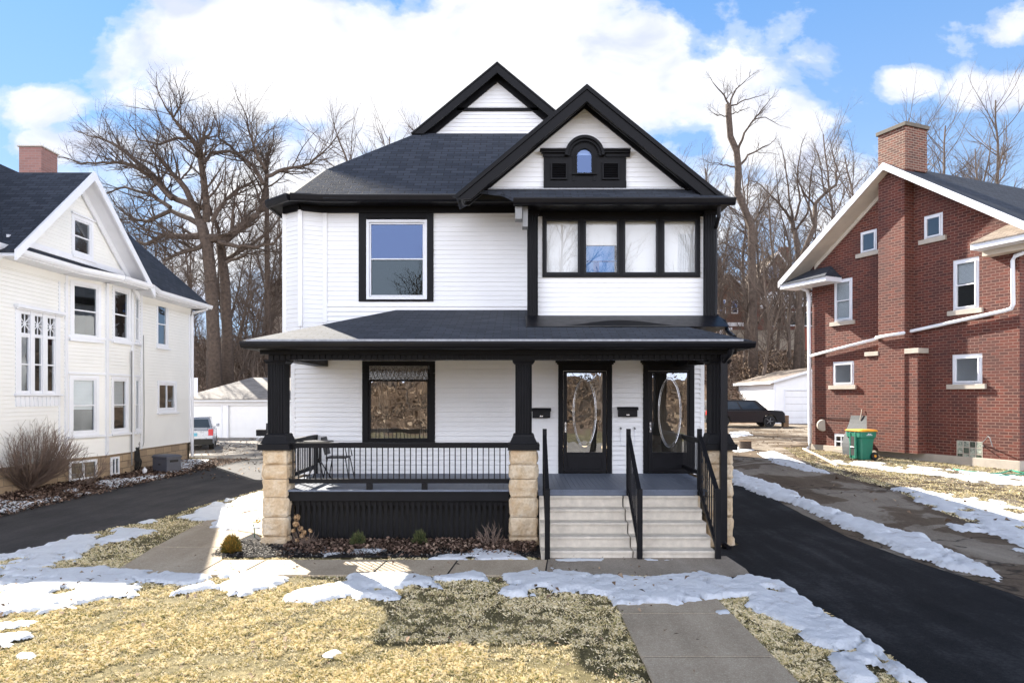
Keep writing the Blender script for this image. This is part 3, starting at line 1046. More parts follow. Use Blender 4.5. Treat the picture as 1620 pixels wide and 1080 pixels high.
def window(parent, fr, gl, cas=0.12, sash=0.05, casm='white_trim', sashm='white_trim', glass='glass', style='double', sill=0.05, room='interior_dark', blind=None, sillm=None, casn=0.035, name='window', head=0.0, depth=1.4, refl2=None, rm=0.5):
    u0, u1, z0, z1 = gl
    o0, o1, p0, p1 = u0 - sash - cas, u1 + sash + cas, z0 - sash - cas, z1 + sash + cas
    b = MB(fr).ring(o0, o1, p0, p1, cas, -0.06, casn)
    if head: b.box(o0 - 0.04, o1 + 0.04, 0, casn + 0.05, p1, p1 + head)
    W = b.build(name, M[casm], parent, 0.004)
    s0, s1, q0, q1 = u0 - sash, u1 + sash, z0 - sash, z1 + sash
    sm = M[sashm]
    sb = MB(fr).ring(s0 + 0.002, s1 - 0.002, q0 + 0.002, q1 - 0.002, sash, -0.055, 0.012)
    mid = z0 + (z1 - z0) * rm
    if style == 'double':
        sb.box(u0, u1, -0.05, 0.008, mid - sash * 0.4, mid + sash * 0.4)
        panes = [(u0, u1, mid + sash * 0.4, z1, -0.012), (u0, u1, z0, mid - sash * 0.4, -0.036)]
    elif style == 'slider':
        um = (u0 + u1) / 2
        sb.box(um - sash * 0.5, um + sash * 0.5, -0.05, 0.008, z0, z1)
        panes = [(u0, um - sash * 0.5, z0, z1, -0.02), (um + sash * 0.5, u1, z0, z1, -0.02)]
    elif style == 'grid':
        um = (u0 + u1) / 2
        sb.box(um - 0.02, um + 0.02, -0.05, 0.008, z0, z1)
        sb.box(u0, um - 0.02, -0.05, 0.008, mid - 0.02, mid + 0.02)
        sb.box(um + 0.02, u1, -0.05, 0.008, mid - 0.02, mid + 0.02)
        panes = [(u0, u1, z0, z1, -0.03)]
    else:
        panes = [(u0, u1, z0, z1, -0.02)]
    sb.build('sash', sm, W, 0.003)
    for i, (a0, a1, c0, c1, n) in enumerate(panes):
        gm = refl2 if (refl2 and i == 0) else glass
        MB(fr).poly([(a0, n, c0), (a1, n, c0), (a1, n, c1), (a0, n, c1)]).build('pane', M[gm], W)
    if sill:
        MB(fr).box(o0 - 0.05, o1 + 0.05, 0.0, 0.11, p0 - 0.07, p0 - 0.001).build('sill', M[sillm or casm], W, 0.004)
    if room:
        rb = MB(fr)
        a0, a1, c0, c1 = s0 - 0.25, s1 + 0.25, q0 - 0.25, q1 + 0.2
        d0, d1 = -0.07, -depth
        rb.poly([(a0, d1, c0), (a1, d1, c0), (a1, d1, c1), (a0, d1, c1)])
        rb.poly([(a0, d0, c0), (a0, d1, c0), (a0, d1, c1), (a0, d0, c1)])
        rb.poly([(a1, d0, c0), (a1, d1, c0), (a1, d1, c1), (a1, d0, c1)])
        rb.poly([(a0, d0, c0), (a1, d0, c0), (a1, d1, c0), (a0, d1, c0)])
        rb.poly([(a0, d0, c1), (a1, d0, c1), (a1, d1, c1), (a0, d1, c1)])
        rb.build('room_interior', M[room], W)
    if blind:
        bb = MB(fr)
        zt, zb = z1, z0 + (z1 - z0) * blind[1]
        kz = zt
        while kz > zb:
            bb.poly([(u0 - 0.02, -0.10, kz), (u1 + 0.02, -0.10, kz), (u1 + 0.02, -0.085, kz - 0.04), (u0 - 0.02, -0.085, kz - 0.04)])
            kz -= 0.042
        bb.build('blind', M[blind[0]], W)
    return W, (o0 + 0.03, o1 - 0.03, p0 + 0.03, p1 - 0.03)


def fluted(mb, xc, yc, z0, z1, w, nfl=4, d=0.013):
    h = w / 2
    loop = []
    side = []
    m = nfl * 4
    for k in range(m):
        t = -h + w * k / m
        ph = (k % 4)
        side.append((t, d if (ph in (2, 3)) and 1 < k < m - 1 else 0))
    for t, dd in side: loop.append((t, -h + dd))
    for t, dd in side: loop.append((h - dd, t))
    for t, dd in side: loop.append((-t, h - dd))
    for t, dd in side: loop.append((-h + dd, -t))
    mb.stack([[(xc + a, yc + b_, z) for a, b_ in loop] for z in (z0, z1)])
    return mb


def sq(xc, yc, h, z): return [(xc - h, yc - h, z), (xc + h, yc - h, z), (xc + h, yc + h, z), (xc - h, yc + h, z)]


def rockblock(mb, x0, x1, y0, y1, z0, z1, amp=0.035, seed=0, cell=0.035):
    def grid(P0, U, V, N, lu, lv):
        nu, nv = max(3, int(lu / cell)), max(3, int(lv / cell))
        i0 = len(mb.v)
        for j in range(nv + 1):
            for i in range(nu + 1):
                s, t = i / nu, j / nv
                p = Vector(P0) + Vector(U) * (lu * s) + Vector(V) * (lv * t)
                e = min(s, 1 - s) * lu
                f = min(t, 1 - t) * lv
                fall = min(1, min(e, f) / 0.045)
                q = p + Vector((seed * 3.1, seed * 1.7, 0))
                nz = mnoise.noise(q * 5) * 0.9 + mnoise.noise(q * 13) * 0.5 + mnoise.noise(q * 32) * 0.22
                p = p + Vector(N) * (amp * fall ** 0.6 * max(0.05, 0.75 + nz))
                mb.v.append(mb.P((p.x, p.y, p.z)))
        for j in range(nv):
            for i in range(nu):
                a = i0 + j * (nu + 1) + i
                mb.f.append((a, a + 1, a + nu + 2, a + nu + 1))
    lx, ly, lz = x1 - x0, y1 - y0, z1 - z0
    grid((x0, y0, z0), (1, 0, 0), (0, 0, 1), (0, -1, 0), lx, lz)
    grid((x1, y0, z0), (0, 1, 0), (0, 0, 1), (1, 0, 0), ly, lz)
    grid((x1, y1, z0), (-1, 0, 0), (0, 0, 1), (0, 1, 0), lx, lz)
    grid((x0, y1, z0), (0, -1, 0), (0, 0, 1), (-1, 0, 0), ly, lz)
    mb.poly([(x0, y0, z1), (x1, y0, z1), (x1, y1, z1), (x0, y1, z1)])
    mb.poly([(x0, y0, z0), (x1, y0, z0), (x1, y1, z0), (x0, y1, z0)])
    return mb


# ------------------------------------------------------------ the white and black house
H = thing('house', 'large white clapboard house with black trim, stone porch piers and two entrance doors', 'house', (0, 15, 0))
YW = 15.0
FW = Frame((0, YW, 0), (1, 0, 0), (0, -1, 0))
FLOOR = 1.0


def part(mb, name, mat, parent=None, bevel=0.0, **k):
    return mb.build(name, M[mat], parent or H, bevel, **k)


holes_low, holes_up = [], []
XW0, XW1 = -4.97, 4.06
# porch window
g = FW.hit(586, 693)
g2 = FW.hit(676, 603)
wl_, hl = window(H, FW, (g[0], g2[0], g[1], g2[1]), cas=0.13, sash=0.045, casm='black_paint', sashm='black_paint', glass='glass_door', style='single', sill=0, room='interior_beige', depth=1.6)
lt0, lt1 = FW.hit(586, 600), FW.hit(676, 579)
# casing is extended upwards round the leaded transom
MB(FW).box(lt0[0] - 0.175, lt0[0] - 0.045, -0.05, 0.045, g2[1] + 0.177, 3.46).box(lt1[0] + 0.045, lt1[0] + 0.175, -0.05, 0.045, g2[1] + 0.177, 3.46).box(lt0[0] - 0.045, lt1[0] + 0.045, -0.05, 0.045, lt1[1] + 0.01, 3.46).ring(lt0[0] - 0.04, lt1[0] + 0.04, lt0[1] - 0.03, lt1[1] + 0.03, 0.025, 0.046, 0.07).build('transom_frame', M['black_paint'], wl_, 0.004)
lm = MB(FW)
a0, a1, c0, c1 = lt0[0] - 0.02, lt1[0] + 0.02, lt0[1] - 0.01, lt1[1] + 0.01
MB(FW).box(a0, a1, 0.046, 0.052, c0, c1).build('leaded_pane', M['leaded'], wl_)
nh = 14
cw = (a1 - a0) / nh
for k in range(nh):
    x = a0 + (k + 0.5) * cw
    hh = (c1 - c0)
    pts = [(x, c0 + hh * 0.08), (x + cw * 0.42, c0 + hh * 0.28), (x + cw * 0.42, c0 + hh * 0.72), (x, c0 + hh * 0.92), (x - cw * 0.42, c0 + hh * 0.72), (x - cw * 0.42, c0 + hh * 0.28)]
    for i in range(6):
        p, q = pts[i], pts[(i + 1) % 6]
        lm.tube([(p[0], 0.055, p[1]), (q[0], 0.055, q[1])], 0.0045, 4, False)
    for (p, q) in ((pts[0], (x + cw * 0.5, c0)), (pts[0], (x - cw * 0.5, c0)), (pts[3], (x + cw * 0.5, c1)), (pts[3], (x - cw * 0.5, c1))):
        lm.tube([(p[0], 0.055, p[1]), (q[0], 0.055, q[1])], 0.0035, 4, False)
lm.build('lead_came', M['came'], wl_)
# curtains and a bright door seen inside
cu = MB(FW)
for (x0, x1, zz0, zz1, n) in ((g[0] - 0.1, g[0] + 0.30, 0.9, 3.3, -0.5), (g2[0] - 0.22, g2[0] + 0.1, 0.9, 3.3, -0.4)):
    m = 14
    for i in range(m):
        ua, ub = x0 + (x1 - x0) * i / m, x0 + (x1 - x0) * (i + 1) / m
        cu.poly([(ua, n + 0.03 * (i % 2), zz0), (ub, n + 0.03 * ((i + 1) % 2), zz0), (ub, n + 0.03 * ((i + 1) % 2), zz1), (ua, n + 0.03 * (i % 2), zz1)])
cu.build('curtain', M['interior_beige'], wl_)
mid_ = (g[0] + g2[0]) / 2
MB(FW).ring(mid_ - 0.1, mid_ + 0.42, 1.0, 3.1, 0.07, -2.15, -2.1).box(mid_ + 0.05, mid_ + 0.32, -2.12, -2.08, 2.0, 2.9).build('inner_door', M['interior_white'], wl_)
cx0, cx1 = FW.hit(573, 600)[0], FW.hit(687, 600)[0]
holes_low.append((cx0 + 0.02, cx1 - 0.02, FW.hit(600, 701)[1], 3.46))
# upper window: broad black surround, white double hung sash
g = FW.hit(587, 467)
g2 = FW.hit(669, 355)
wu, hu = window(H, FW, (g[0], g2[0], g[1], g2[1]), cas=0.06, sash=0.035, casm='white_trim', sashm='white_trim', glass='glass_dark', style='double', sill=0, room='interior_dark', casn=0.05, refl2='glass_blue', rm=0.51)
bx = MB(FW)
e0, e1 = FW.hit(568, 477), FW.hit(686, 334)
ring_w = 0.15
bx.ring(e0[0], e1[0], e0[1], e1[1], 0.16, -0.04, 0.04, tb=0.11).build('surround', M['black_paint'], wu, 0.004)
holes_up.append((e0[0] + 0.03, e1[0] - 0.03, e0[1] + 0.03, e1[1] - 0.01))


# doors
def door(px0, px1, gx0, gx1, figure):
    u0, u1 = FW.hit(px0, 700)[0], FW.hit(px1, 700)[0]
    zt = FW.hit(px0, 574)[1]
    a0, a1 = FW.hit(gx0, 700)[0], FW.hit(gx1, 700)[0]
    c0, c1 = FW.hit(gx0, 715)[1], FW.hit(gx0, 590)[1]
    cas = 0.11
    b = MB(FW)
    b.box(u0, u0 + cas, -0.03, 0.04, FLOOR, zt).box(u1 - cas, u1, -0.03, 0.04, FLOOR, zt).box(u0 + cas, u1 - cas, -0.03, 0.04, zt - 0.17, zt)
    b.box(u0 - 0.06, u1 + 0.06, -0.02, 0.10, zt, zt + 0.05).box(u0 - 0.03, u1 + 0.03, -0.02, 0.07, zt - 0.035, zt - 0.001)
    b.box(u0 + cas, u1 - cas, -0.06, 0.06, FLOOR - 0.01, FLOOR + 0.03)
    D_ = b.build('door', M['black_paint'], H, 0.005)
    s0, s1, q0, q1 = u0 + cas + 0.008, u1 - cas - 0.008, FLOOR + 0.035, zt - 0.178
    lf = MB(FW)
    lf.box(s0, a0, -0.03, 0.012, q0, q1).box(a1, s1, -0.03, 0.012, q0, q1).box(a0, a1, -0.03, 0.012, c1, q1).box(a0, a1, -0.03, 0.012, q0, c0)
    lf.ring(a0 - 0.028, a1 + 0.028, c0 - 0.028, c1 + 0.028, 0.026, 0.0125, 0.024)
    lf.ring(s0 + 0.09, s1 - 0.09, q0 + 0.06, c0 - 0.07, 0.022, 0.0125, 0.022)
    lf.build('storm_door', M['black_metal'], D_, 0.003)
    MB(FW).poly([(a0, -0.005, c0), (a1, -0.005, c0), (a1, -0.005, c1), (a0, -0.005, c1)]).build('pane', M['glass_door'], D_)
    # the oval bevelled light of the inner door
    cxm, czm, ra, rb = (a0 + a1) / 2, (c0 + c1) / 2, (a1 - a0) * 0.33, (c1 - c0) * 0.44
    N_ = 48
    ov = MB(FW)
    ov.tube([(cxm + ra * math.cos(t), -0.002, czm + rb * math.sin(t)) for t in [2 * math.pi * i / N_ for i in range(N_ + 1)]], 0.007, 6, False)
    ov.tube([(cxm + ra * 0.9 * math.cos(t), -0.002, czm + rb * 0.94 * math.sin(t)) for t in [2 * math.pi * i / N_ for i in range(N_ + 1)]], 0.005, 5, False)
    ov.build('oval_moulding', M['chrome'], D_)
    pn = MB(FW)
    for i in range(N_):
        t0, t1 = 2 * math.pi * i / N_, 2 * math.pi * (i + 1) / N_
        c_, s_ = math.cos, math.sin
        def oc(t, k):
            return (cxm + ra * k * c_(t), czm + rb * k * s_(t))
        p, q = oc(t0, 1.0), oc(t1, 1.0)
        def edge(t):
            x, z = c_(t), s_(t)
            k = min((a1 - a0) / 2 / max(abs(x), 1e-6), (c1 - c0) / 2 / max(abs(z), 1e-6))
            return (cxm + x * k, czm + z * k)
        r_, e_ = edge(t1), edge(t0)
        pn.poly([(p[0], -0.065, p[1]), (q[0], -0.065, q[1]), (r_[0], -0.065, r_[1]), (e_[0], -0.065, e_[1])])
    pn.build('inner_door', M['interior_dark'], D_)
    MB(FW).poly([(cxm - ra, -0.5, czm - rb), (cxm + ra, -0.5, czm - rb), (cxm + ra, -0.5, czm + rb), (cxm - ra, -0.5, czm + rb)]).build('curtain', M['interior_beige'], D_)
    hz_ = FLOOR + 1.0
    hb = MB(FW)
    hb.box(s0 + 0.025, s0 + 0.06, 0.013, 0.03, hz_ - 0.1, hz_ + 0.12)
    hb.tube([(s0 + 0.042, 0.03, hz_ - 0.06), (s0 + 0.042, 0.07, hz_ - 0.04), (s0 + 0.042, 0.07, hz_ + 0.04), (s0 + 0.042, 0.03, hz_ + 0.06)], 0.009, 6)
    hb.build('handle', M['chrome'], D_)
    return (u0 + 0.02, u1 - 0.02, FLOOR - 0.2, zt - 0.02)


holes_low.append(door(883, 968, 897, 953, False))
holes_low.append(door(1017, 1098, 1032, 1087, True))

s = MB(FW)
siding(s, const(XW0, XW1), FLOOR - 0.02, 4.72, holes_low + [(-3.0, 4.2, 3.50, 4.2)], 0.105, 0.032)
part(s, 'lower_wall', 'white_paint')
s = MB(FW)
siding(s, const(-4.24, 0.6), 4.3, 6.72, holes_up, 0.1, 0.013)
part(s, 'upper_wall', 'white_paint')
# chamfered upper corner
PA, PB, PC, PD = (-4.24, 15.0), (-4.72, 14.80), (-5.15, 15.09), (-5.15, 17.2)
for (p, q) in ((PB, PA), (PC, PB), (PD, PC)):
    d = (Vector(q) - Vector(p))
    L = d.length
    fr = Frame((p[0], p[1], 0), (d.x, d.y, 0), (d.y, -d.x, 0))
    s = MB(fr)
    siding(s, const(0, L), 3.9, 6.72, (), 0.1, 0.013)
    part(s, 'corner_wall', 'white_paint')
cb = MB()
for (x, y, z0) in ((-4.24, 14.985, 4.3), (-4.72, 14.785, 4.2), (-5.16, 15.08, 4.0)):
    cb.box(x - 0.045, x + 0.045, y - 0.03, y + 0.03, z0, 6.72)
cb.box(XW0 - 0.02, XW0 + 0.07, YW - 0.03, YW + 0.05, FLOOR, 3.9).box(XW1 - 0.07, XW1 + 0.02, YW - 0.03, YW + 0.05, FLOOR, 6.72)
part(cb, 'corner_board', 'white_paint', bevel=0.004)
s = MB(Frame((XW1, 0, 0), (0, 1, 0), (1, 0, 0)))
siding(s, const(15, 32), 0.9, 6.72, ())
part(s, 'side_wall', 'white_paint')
s = MB(Frame((XW0, 0, 0), (0, 1, 0), (-1, 0, 0)))
siding(s, const(15, 32), 0.9, 6.72, ())
part(s, 'side_wall', 'white_paint')
part(MB().box(XW0, XW1, 31.9, 32, 0, 6.8), 'rear_wall', 'white_paint')
part(MB().box(XW0 + 0.05, XW1 - 0.05, 15.05, 31.85, 0, 0.9), 'foundation', 'pier_stone')
# frieze and eaves of the upper storey
fz = MB().box(-4.24, 0.2, 14.93, 15.02, 6.70, 6.86)
for (p, q) in ((PB, PA), (PC, PB), (PD, PC)):
    d = Vector(q) - Vector(p)
    n = Vector((d.y, -d.x)).normalized() * 0.06
    fz.prism([(p[0], p[1], 6.70), (q[0], q[1], 6.70), (q[0], q[1], 6.86), (p[0], p[1], 6.86)], (n.x, n.y, 0))
part(fz, 'frieze', 'black_paint')
ev = [(0.3, 14.5), (-4.12, 14.5), (-4.80, 14.38), (-5.44, 14.93), (-5.44, 32.4)]
sf = MB().poly([(0.3, 14.5, 6.84), (-4.12, 14.5, 6.84), (-4.8, 14.38, 6.84), (-5.44, 14.93, 6.84), (-5.44, 16.5, 6.84), (-4.0, 16.5, 6.84), (-4.0, 15.3, 6.84), (0.3, 15.3, 6.84)])
part(sf, 'soffit', 'black_paint')
gt = MB()
for (p, q) in zip(ev[:-1], ev[1:]):
    d = Vector(q) - Vector(p)
    n = Vector((-d.y, d.x)).normalized()
    if n.y > 0.5 or n.x > 0.5: n = -n
    pr = [(0.0, 6.80), (0.05, 6.80), (0.085, 6.84), (0.11, 6.92), (0.11, 6.945), (0.0, 6.945)]
    gt.prism([(p[0] + n.x * a, p[1] + n.y * a, z) for a, z in pr], (d.x, d.y, 0))
part(gt, 'gutter', 'black_metal')

# main roof: hipped front with a gablet
zE, yE, sl, slx = 6.93, 14.45, 0.865, 0.827


def zl(x): return zE + slx * (x + 5.45)


XR_, ZR_ = -0.53, 11.0
yG = 17.2
zG = zE + sl * (yG - yE)
xGl, xGr = XR_ - (ZR_ - zG) / slx, XR_ + (ZR_ - zG) / slx
Hp = (-4.35, yE + (zl(-4.35) - zE) / sl, zl(-4.35))
rf = MB()
t = (0, 0, -0.07)
xRe = XR_ + (ZR_ - zE) / slx
rf.prism([(-4.80, 14.40, zE), (xRe, yE, zE), (xGr, yG, zG), (xGl, yG, zG), Hp], t)
rf.prism([(-4.80, 14.40, zE), Hp, (-5.45, 14.95, zE)], t)
rf.prism([(-5.45, 14.95, zE), Hp, (xGl, yG, zG), (xGl, yG - 0.12, zG), (XR_, yG - 0.12, ZR_), (XR_, 32.4, ZR_), (-5.45, 32.4, zE)], t)
rf.prism([(xRe, yE, zE), (xRe, 32.4, zE), (XR_, 32.4, ZR_), (XR_, yG - 0.12, ZR_), (xGr, yG - 0.12, zG), (xGr, yG, zG)], t)
roof = part(rf, 'roof', 'shingle_dark', uv=True)
# rear gablet face
FG = Frame((0, 17.42, 0), (1, 0, 0), (0, -1, 0))
ax, az = FG.hit(787, 119)
bz = FG.hit(700, 216)[1]
bl_, br_ = FG.hit(672, 216)[0], FG.hit(905, 216)[0]
s = MB(FG)
siding(s, lambda z: (bl_ + (ax - bl_) * (z - bz) / (az - bz), br_ + (ax - br_) * (z - bz) / (az - bz)), bz - 0.05, az, (), 0.1)
g1 = part(s, 'rear_gable_wall', 'white_paint')
bd = FG.hit(787, 172)[1]
hb = MB(FG)
hb.box(bl_ + (ax - bl_) * (bd - bz) / (az - bz) - 0.02, br_ + (ax - br_) * (bd - bz) / (az - bz), 0.0, 0.06, bd - 0.07, bd)
hb.box(bl_, br_, 0.0, 0.035, bz - 0.06, bz - 0.015)
hb.build('band_board', M['black_paint'], g1)


def rake(mb, apex, foot, y0, y1, t0, t1):
    """sloping board from apex to foot, its top t0 and its underside t1 below the roof line (x, z, vertical)"""
    zc = foot[1] - 0.06 if t1 > 0.06 else foot[1] - t1
    xat = lambda z, t: apex[0] + (foot[0] - apex[0]) * (apex[1] - t - z) / (apex[1] - foot[1])
    mb.prism([(apex[0], y0, apex[1] - t0), (xat(zc, t0), y0, zc), (xat(zc, t1), y0, zc), (apex[0], y0, apex[1] - t1)], (0, y1 - y0, 0))


rk = MB()
for ft in ((xGl - 0.05, zG + 0.0), (xGr + 0.05, zG)):
    ap = (XR_, ZR_ + 0.045)
    rake(rk, ap, ft, 17.04, 17.42, 0.0, 0.05)
    rake(rk, ap, ft, 17.06, 17.10, 0.055, 0.27)
    rake(rk, ap, ft, 17.102, 17.41, 0.10, 0.14)
    rake(rk, ap, ft, 17.36, 17.415, 0.142, 0.36)
part(rk, 'rake_board', 'black_paint')

# front gable
ax2, az2 = PX(928, 13.55), PZ(137, 13.55)
fl = (PX(722, 13.55), PZ(311, 13.55))
fr2 = (PX(1142, 13.55), PZ(312, 13.55))
gr = MB()
for ft in (fl, fr2):
    yb = yE + (ft[1] - zE) / sl + 0.15
    yt = yE + (az2 - zE) / sl + 0.1
    gr.prism([(ax2, 13.5, az2), (ft[0], 13.5, ft[1]), (ft[0], max(yb, 14.3), ft[1]), (ax2, yt, az2)], (0, 0, -0.06))
gr.build('front_roof', M['shingle_dark'], roof, uv=True)
rk = MB()
for ft in (fl, fr2):
    ap = (ax2, az2 - 0.01)
    rake(rk, (ap[0], ap[1] + 0.03), (ft[0], ft[1] + 0.03), 13.47, 13.53, 0.0, 0.10)
    rake(rk, ap, ft, 13.50, 13.56, 0.08, 0.30)
    rake(rk, ap, ft, 13.562, 13.98, 0.13, 0.17)
    rake(rk, ap, ft, 13.60, 13.64, 0.172, 0.30)
    rake(rk, ap, ft, 13.93, 13.985, 0.172, 0.25)
part(rk, 'rake_board', 'black_paint')
FG2 = Frame((0, 14.0, 0), (1, 0, 0), (0, -1, 0))
gx, gzp = FG2.hit(925, 166)
gb = FG2.hit(900, 302)[1]
gl_, gr_ = FG2.hit(748, 300)[0], FG2.hit(1100, 300)[0]
s = MB(FG2)
siding(s, lambda z: (gl_ + (gx - gl_) * (z - gb) / (gzp - gb), gr_ + (gx - gr_) * (z - gb) / (gzp - gb)), gb - 0.02, gzp, (), 0.1)
gw = part(s, 'front_gable_wall', 'white_paint')
# black panel with arched light and two louvres
pan = MB(FG2)
a, c = FG2.hit(860, 299), FG2.hit(990, 247)
pan.box(a[0], c[0], 0.0, 0.05, a[1], c[1])
pan.box(a[0], c[0], 0.05, 0.085, a[1], a[1] + 0.14)
k0, k1 = FG2.hit(854, 247), FG2.hit(996, 239)
arx = FG2.hit(924, 240)[0]
zk0, zk1 = k0[1], k1[1]
ro = 31 * 14 / 1080
for (x0, x1) in ((k0[0], arx - ro * 0.92), (arx + ro * 0.92, k1[0])):
    pan.box(x0, x1, 0.0, 0.16, zk1 - 0.03, zk1)
    pan.box(x0 + 0.03, x1, 0.0, 0.12, zk1 - 0.07, zk1 - 0.03)
    pan.box(x0 + 0.06, x1, 0.0, 0.07, zk0 - 0.03, zk1 - 0.07)
    m = int((x1 - x0) / 0.03)
    for i in range(2, m):
        if i % 2: pan.box(x0 + i * 0.03, x0 + i * 0.03 + 0.018, 0.07, 0.09, zk0 - 0.055, zk0 - 0.032)
pw = pan.build('gable_panel', M['black_paint'], gw, 0.003)
arc = MB(FG2)


def arch(mb, r0, r1, n0, n1, zc, a0=0, a1=180, m=28):
    for i in range(m):
        t0, t1 = R(a0 + (a1 - a0) * i / m), R(a0 + (a1 - a0) * (i + 1) / m)
        q = [(arx + r0 * math.cos(t0), n0, zc + r0 * math.sin(t0)), (arx + r1 * math.cos(t0), n0, zc + r1 * math.sin(t0)),
             (arx + r1 * math.cos(t1), n0, zc + r1 * math.sin(t1)), (arx + r0 * math.cos(t1), n0, zc + r0 * math.sin(t1))]
        mb.prism(q, (0, n1 - n0, 0))


zc = FG2.hit(924, 249)[1]
ra_g = 11.5 * 14 / 1080
arch(arc, ro * 0.86, ro, 0, 0.16, zc)
arch(arc, ro * 0.74, ro * 0.86, 0, 0.11, zc)
arch(arc, ra_g + 0.03, ro * 0.74, 0, 0.06, zc)
arch(arc, ra_g, ra_g + 0.035, 0.0, 0.10, zc)
for i in range(17):
    t = R(8 + i * 10.2)
    rr = ro * 0.70
    arc.box(arx + rr * math.cos(t) - 0.008, arx + rr * math.cos(t) + 0.008, 0.06, 0.085, zc + rr * math.sin(t) - 0.008, zc + rr * math.sin(t) + 0.008)
zb_ = FG2.hit(924, 276)[1]
arc.box(arx - ra_g - 0.035, arx - ra_g, 0.05, 0.10, zb_, zc).box(arx + ra_g, arx + ra_g + 0.035, 0.05, 0.10, zb_, zc)
arc.box(arx - ra_g - 0.10, arx + ra_g + 0.10, 0.05, 0.11, zb_ - 0.03, zb_)
arc.box(arx - ra_g - 0.08, arx - ra_g - 0.036, 0.05, 0.07, a[1] + 0.15, zc).box(arx + ra_g + 0.036, arx + ra_g + 0.08, 0.05, 0.07, a[1] + 0.15, zc)
arc.build('arched_hood', M['black_paint'], gw)
pn = MB(FG2)
pn.poly([(arx - ra_g, 0.054, zb_), (arx + ra_g, 0.054, zb_)] + [(arx + ra_g * math.cos(R(i * 10)), 0.054, zc + ra_g * math.sin(R(i * 10))) for i in range(19)])
pn.build('arched_pane', M['glass_blue'], gw)
for (x0, x1) in ((871, 897), (952, 979)):
    p, q = FG2.hit(x0, 286), FG2.hit(x1, 259)
    lv = MB(FG2).ring(p[0], q[0], p[1], q[1], 0.03, 0.05, 0.095)
    for i in range(8):
        z = p[1] + 0.035 + i * (q[1] - p[1] - 0.07) / 8
        lv.poly([(p[0] + 0.03, 0.085, z), (q[0] - 0.03, 0.085, z), (q[0] - 0.03, 0.056, z + 0.03), (p[0] + 0.03, 0.056, z + 0.03)])
    lv.build('louvre_vent', M['black_paint'], gw)

# little skirt roof and gutter under the front gable
xg0, xg1 = PX(812, 13.2), PX(1162, 13.2)
pr = MB().prism([(xg0 + 0.02, 13.2, 6.50), (xg1 - 0.02, 13.2, 6.50), (xg1 - 0.1, 14.02, 6.93), (-1.05, 14.02, 6.93), (-0.9, 13.9, 6.90), (xg0 - 0.2, 13.7, 6.75)], (0, 0, -0.06))
pr.build('skirt_roof', M['shingle_dark'], roof, uv=True)
MB().box(-1.0, 3.75, 13.93, 14.0, 6.905, 6.935).build('flashing', M['snow_melt'], roof)
MB().box(xg0 + 0.1, xg1 - 0.3, 13.185, 13.215, 6.505, 6.525).box(-4.0, -0.2, 14.43, 14.46, 6.945, 6.96).build('drip_edge', M['grey_metal'], roof)
gt = MB().prism([(xg0, 13.2, 6.50), (xg0, 13.08, 6.50), (xg0, 13.08, 6.475), (xg0, 13.11, 6.41), (xg0, 13.15, 6.37), (xg0, 13.2, 6.37)], (xg1 - xg0, 0, 0))
part(gt, 'gutter', 'black_metal')
part(MB().box(xg0 + 0.1, xg1 - 0.06, 13.2, 14.0, 6.42, 6.455), 'soffit', 'black_paint')
gb_ = MB().box(PX(815, 13.4), PX(826, 13.4), 13.25, 13.5, PZ(350, 13.4), 6.37).box(PX(826, 13.5) + 0.002, PX(835, 13.5), 13.35, 13.6, PZ(362, 13.5), 6.40)
part(gb_, 'eave_bracket', 'grey_metal', bevel=0.01)

# enclosed upper porch room
YR = 13.9
FR = Frame((0, YR, 0), (1, 0, 0), (0, -1, 0))
w0, w1 = FR.hit(858, 439), FR.hit(1107, 343)
s = MB(FR)
siding(s, const(0.25, 3.86), 4.2, 6.36, [(w0[0] + 0.02, w1[0] - 0.02, w0[1] + 0.02, w1[1] - 0.02)], 0.1, 0.013)
part(s, 'room_wall', 'white_paint')
for x, n in ((0.22, -1), (3.88, 1)):
    s = MB(Frame((x, 0, 0), (0, 1, 0), (n, 0, 0)))
    siding(s, const(13.9, 15.0), 4.2, 6.5, ())
    part(s, 'room_wall', 'white_paint')
part(MB().box(0.18, 3.95, 13.86, 14.0, 6.34, 6.45), 'header', 'black_paint')
wf = MB(FR)
wf.ring(w0[0], w1[0], w0[1], w1[1], 0.055, -0.05, 0.05)
wb = wf.build('window_band', M['black_paint'], H, 0.004)
px_ = [(865, 914), (927, 976), (989, 1038), (1051, 1100)]
zb0, zb1 = FR.hit(880, 432)[1], FR.hit(880, 349)[1]
prev = None
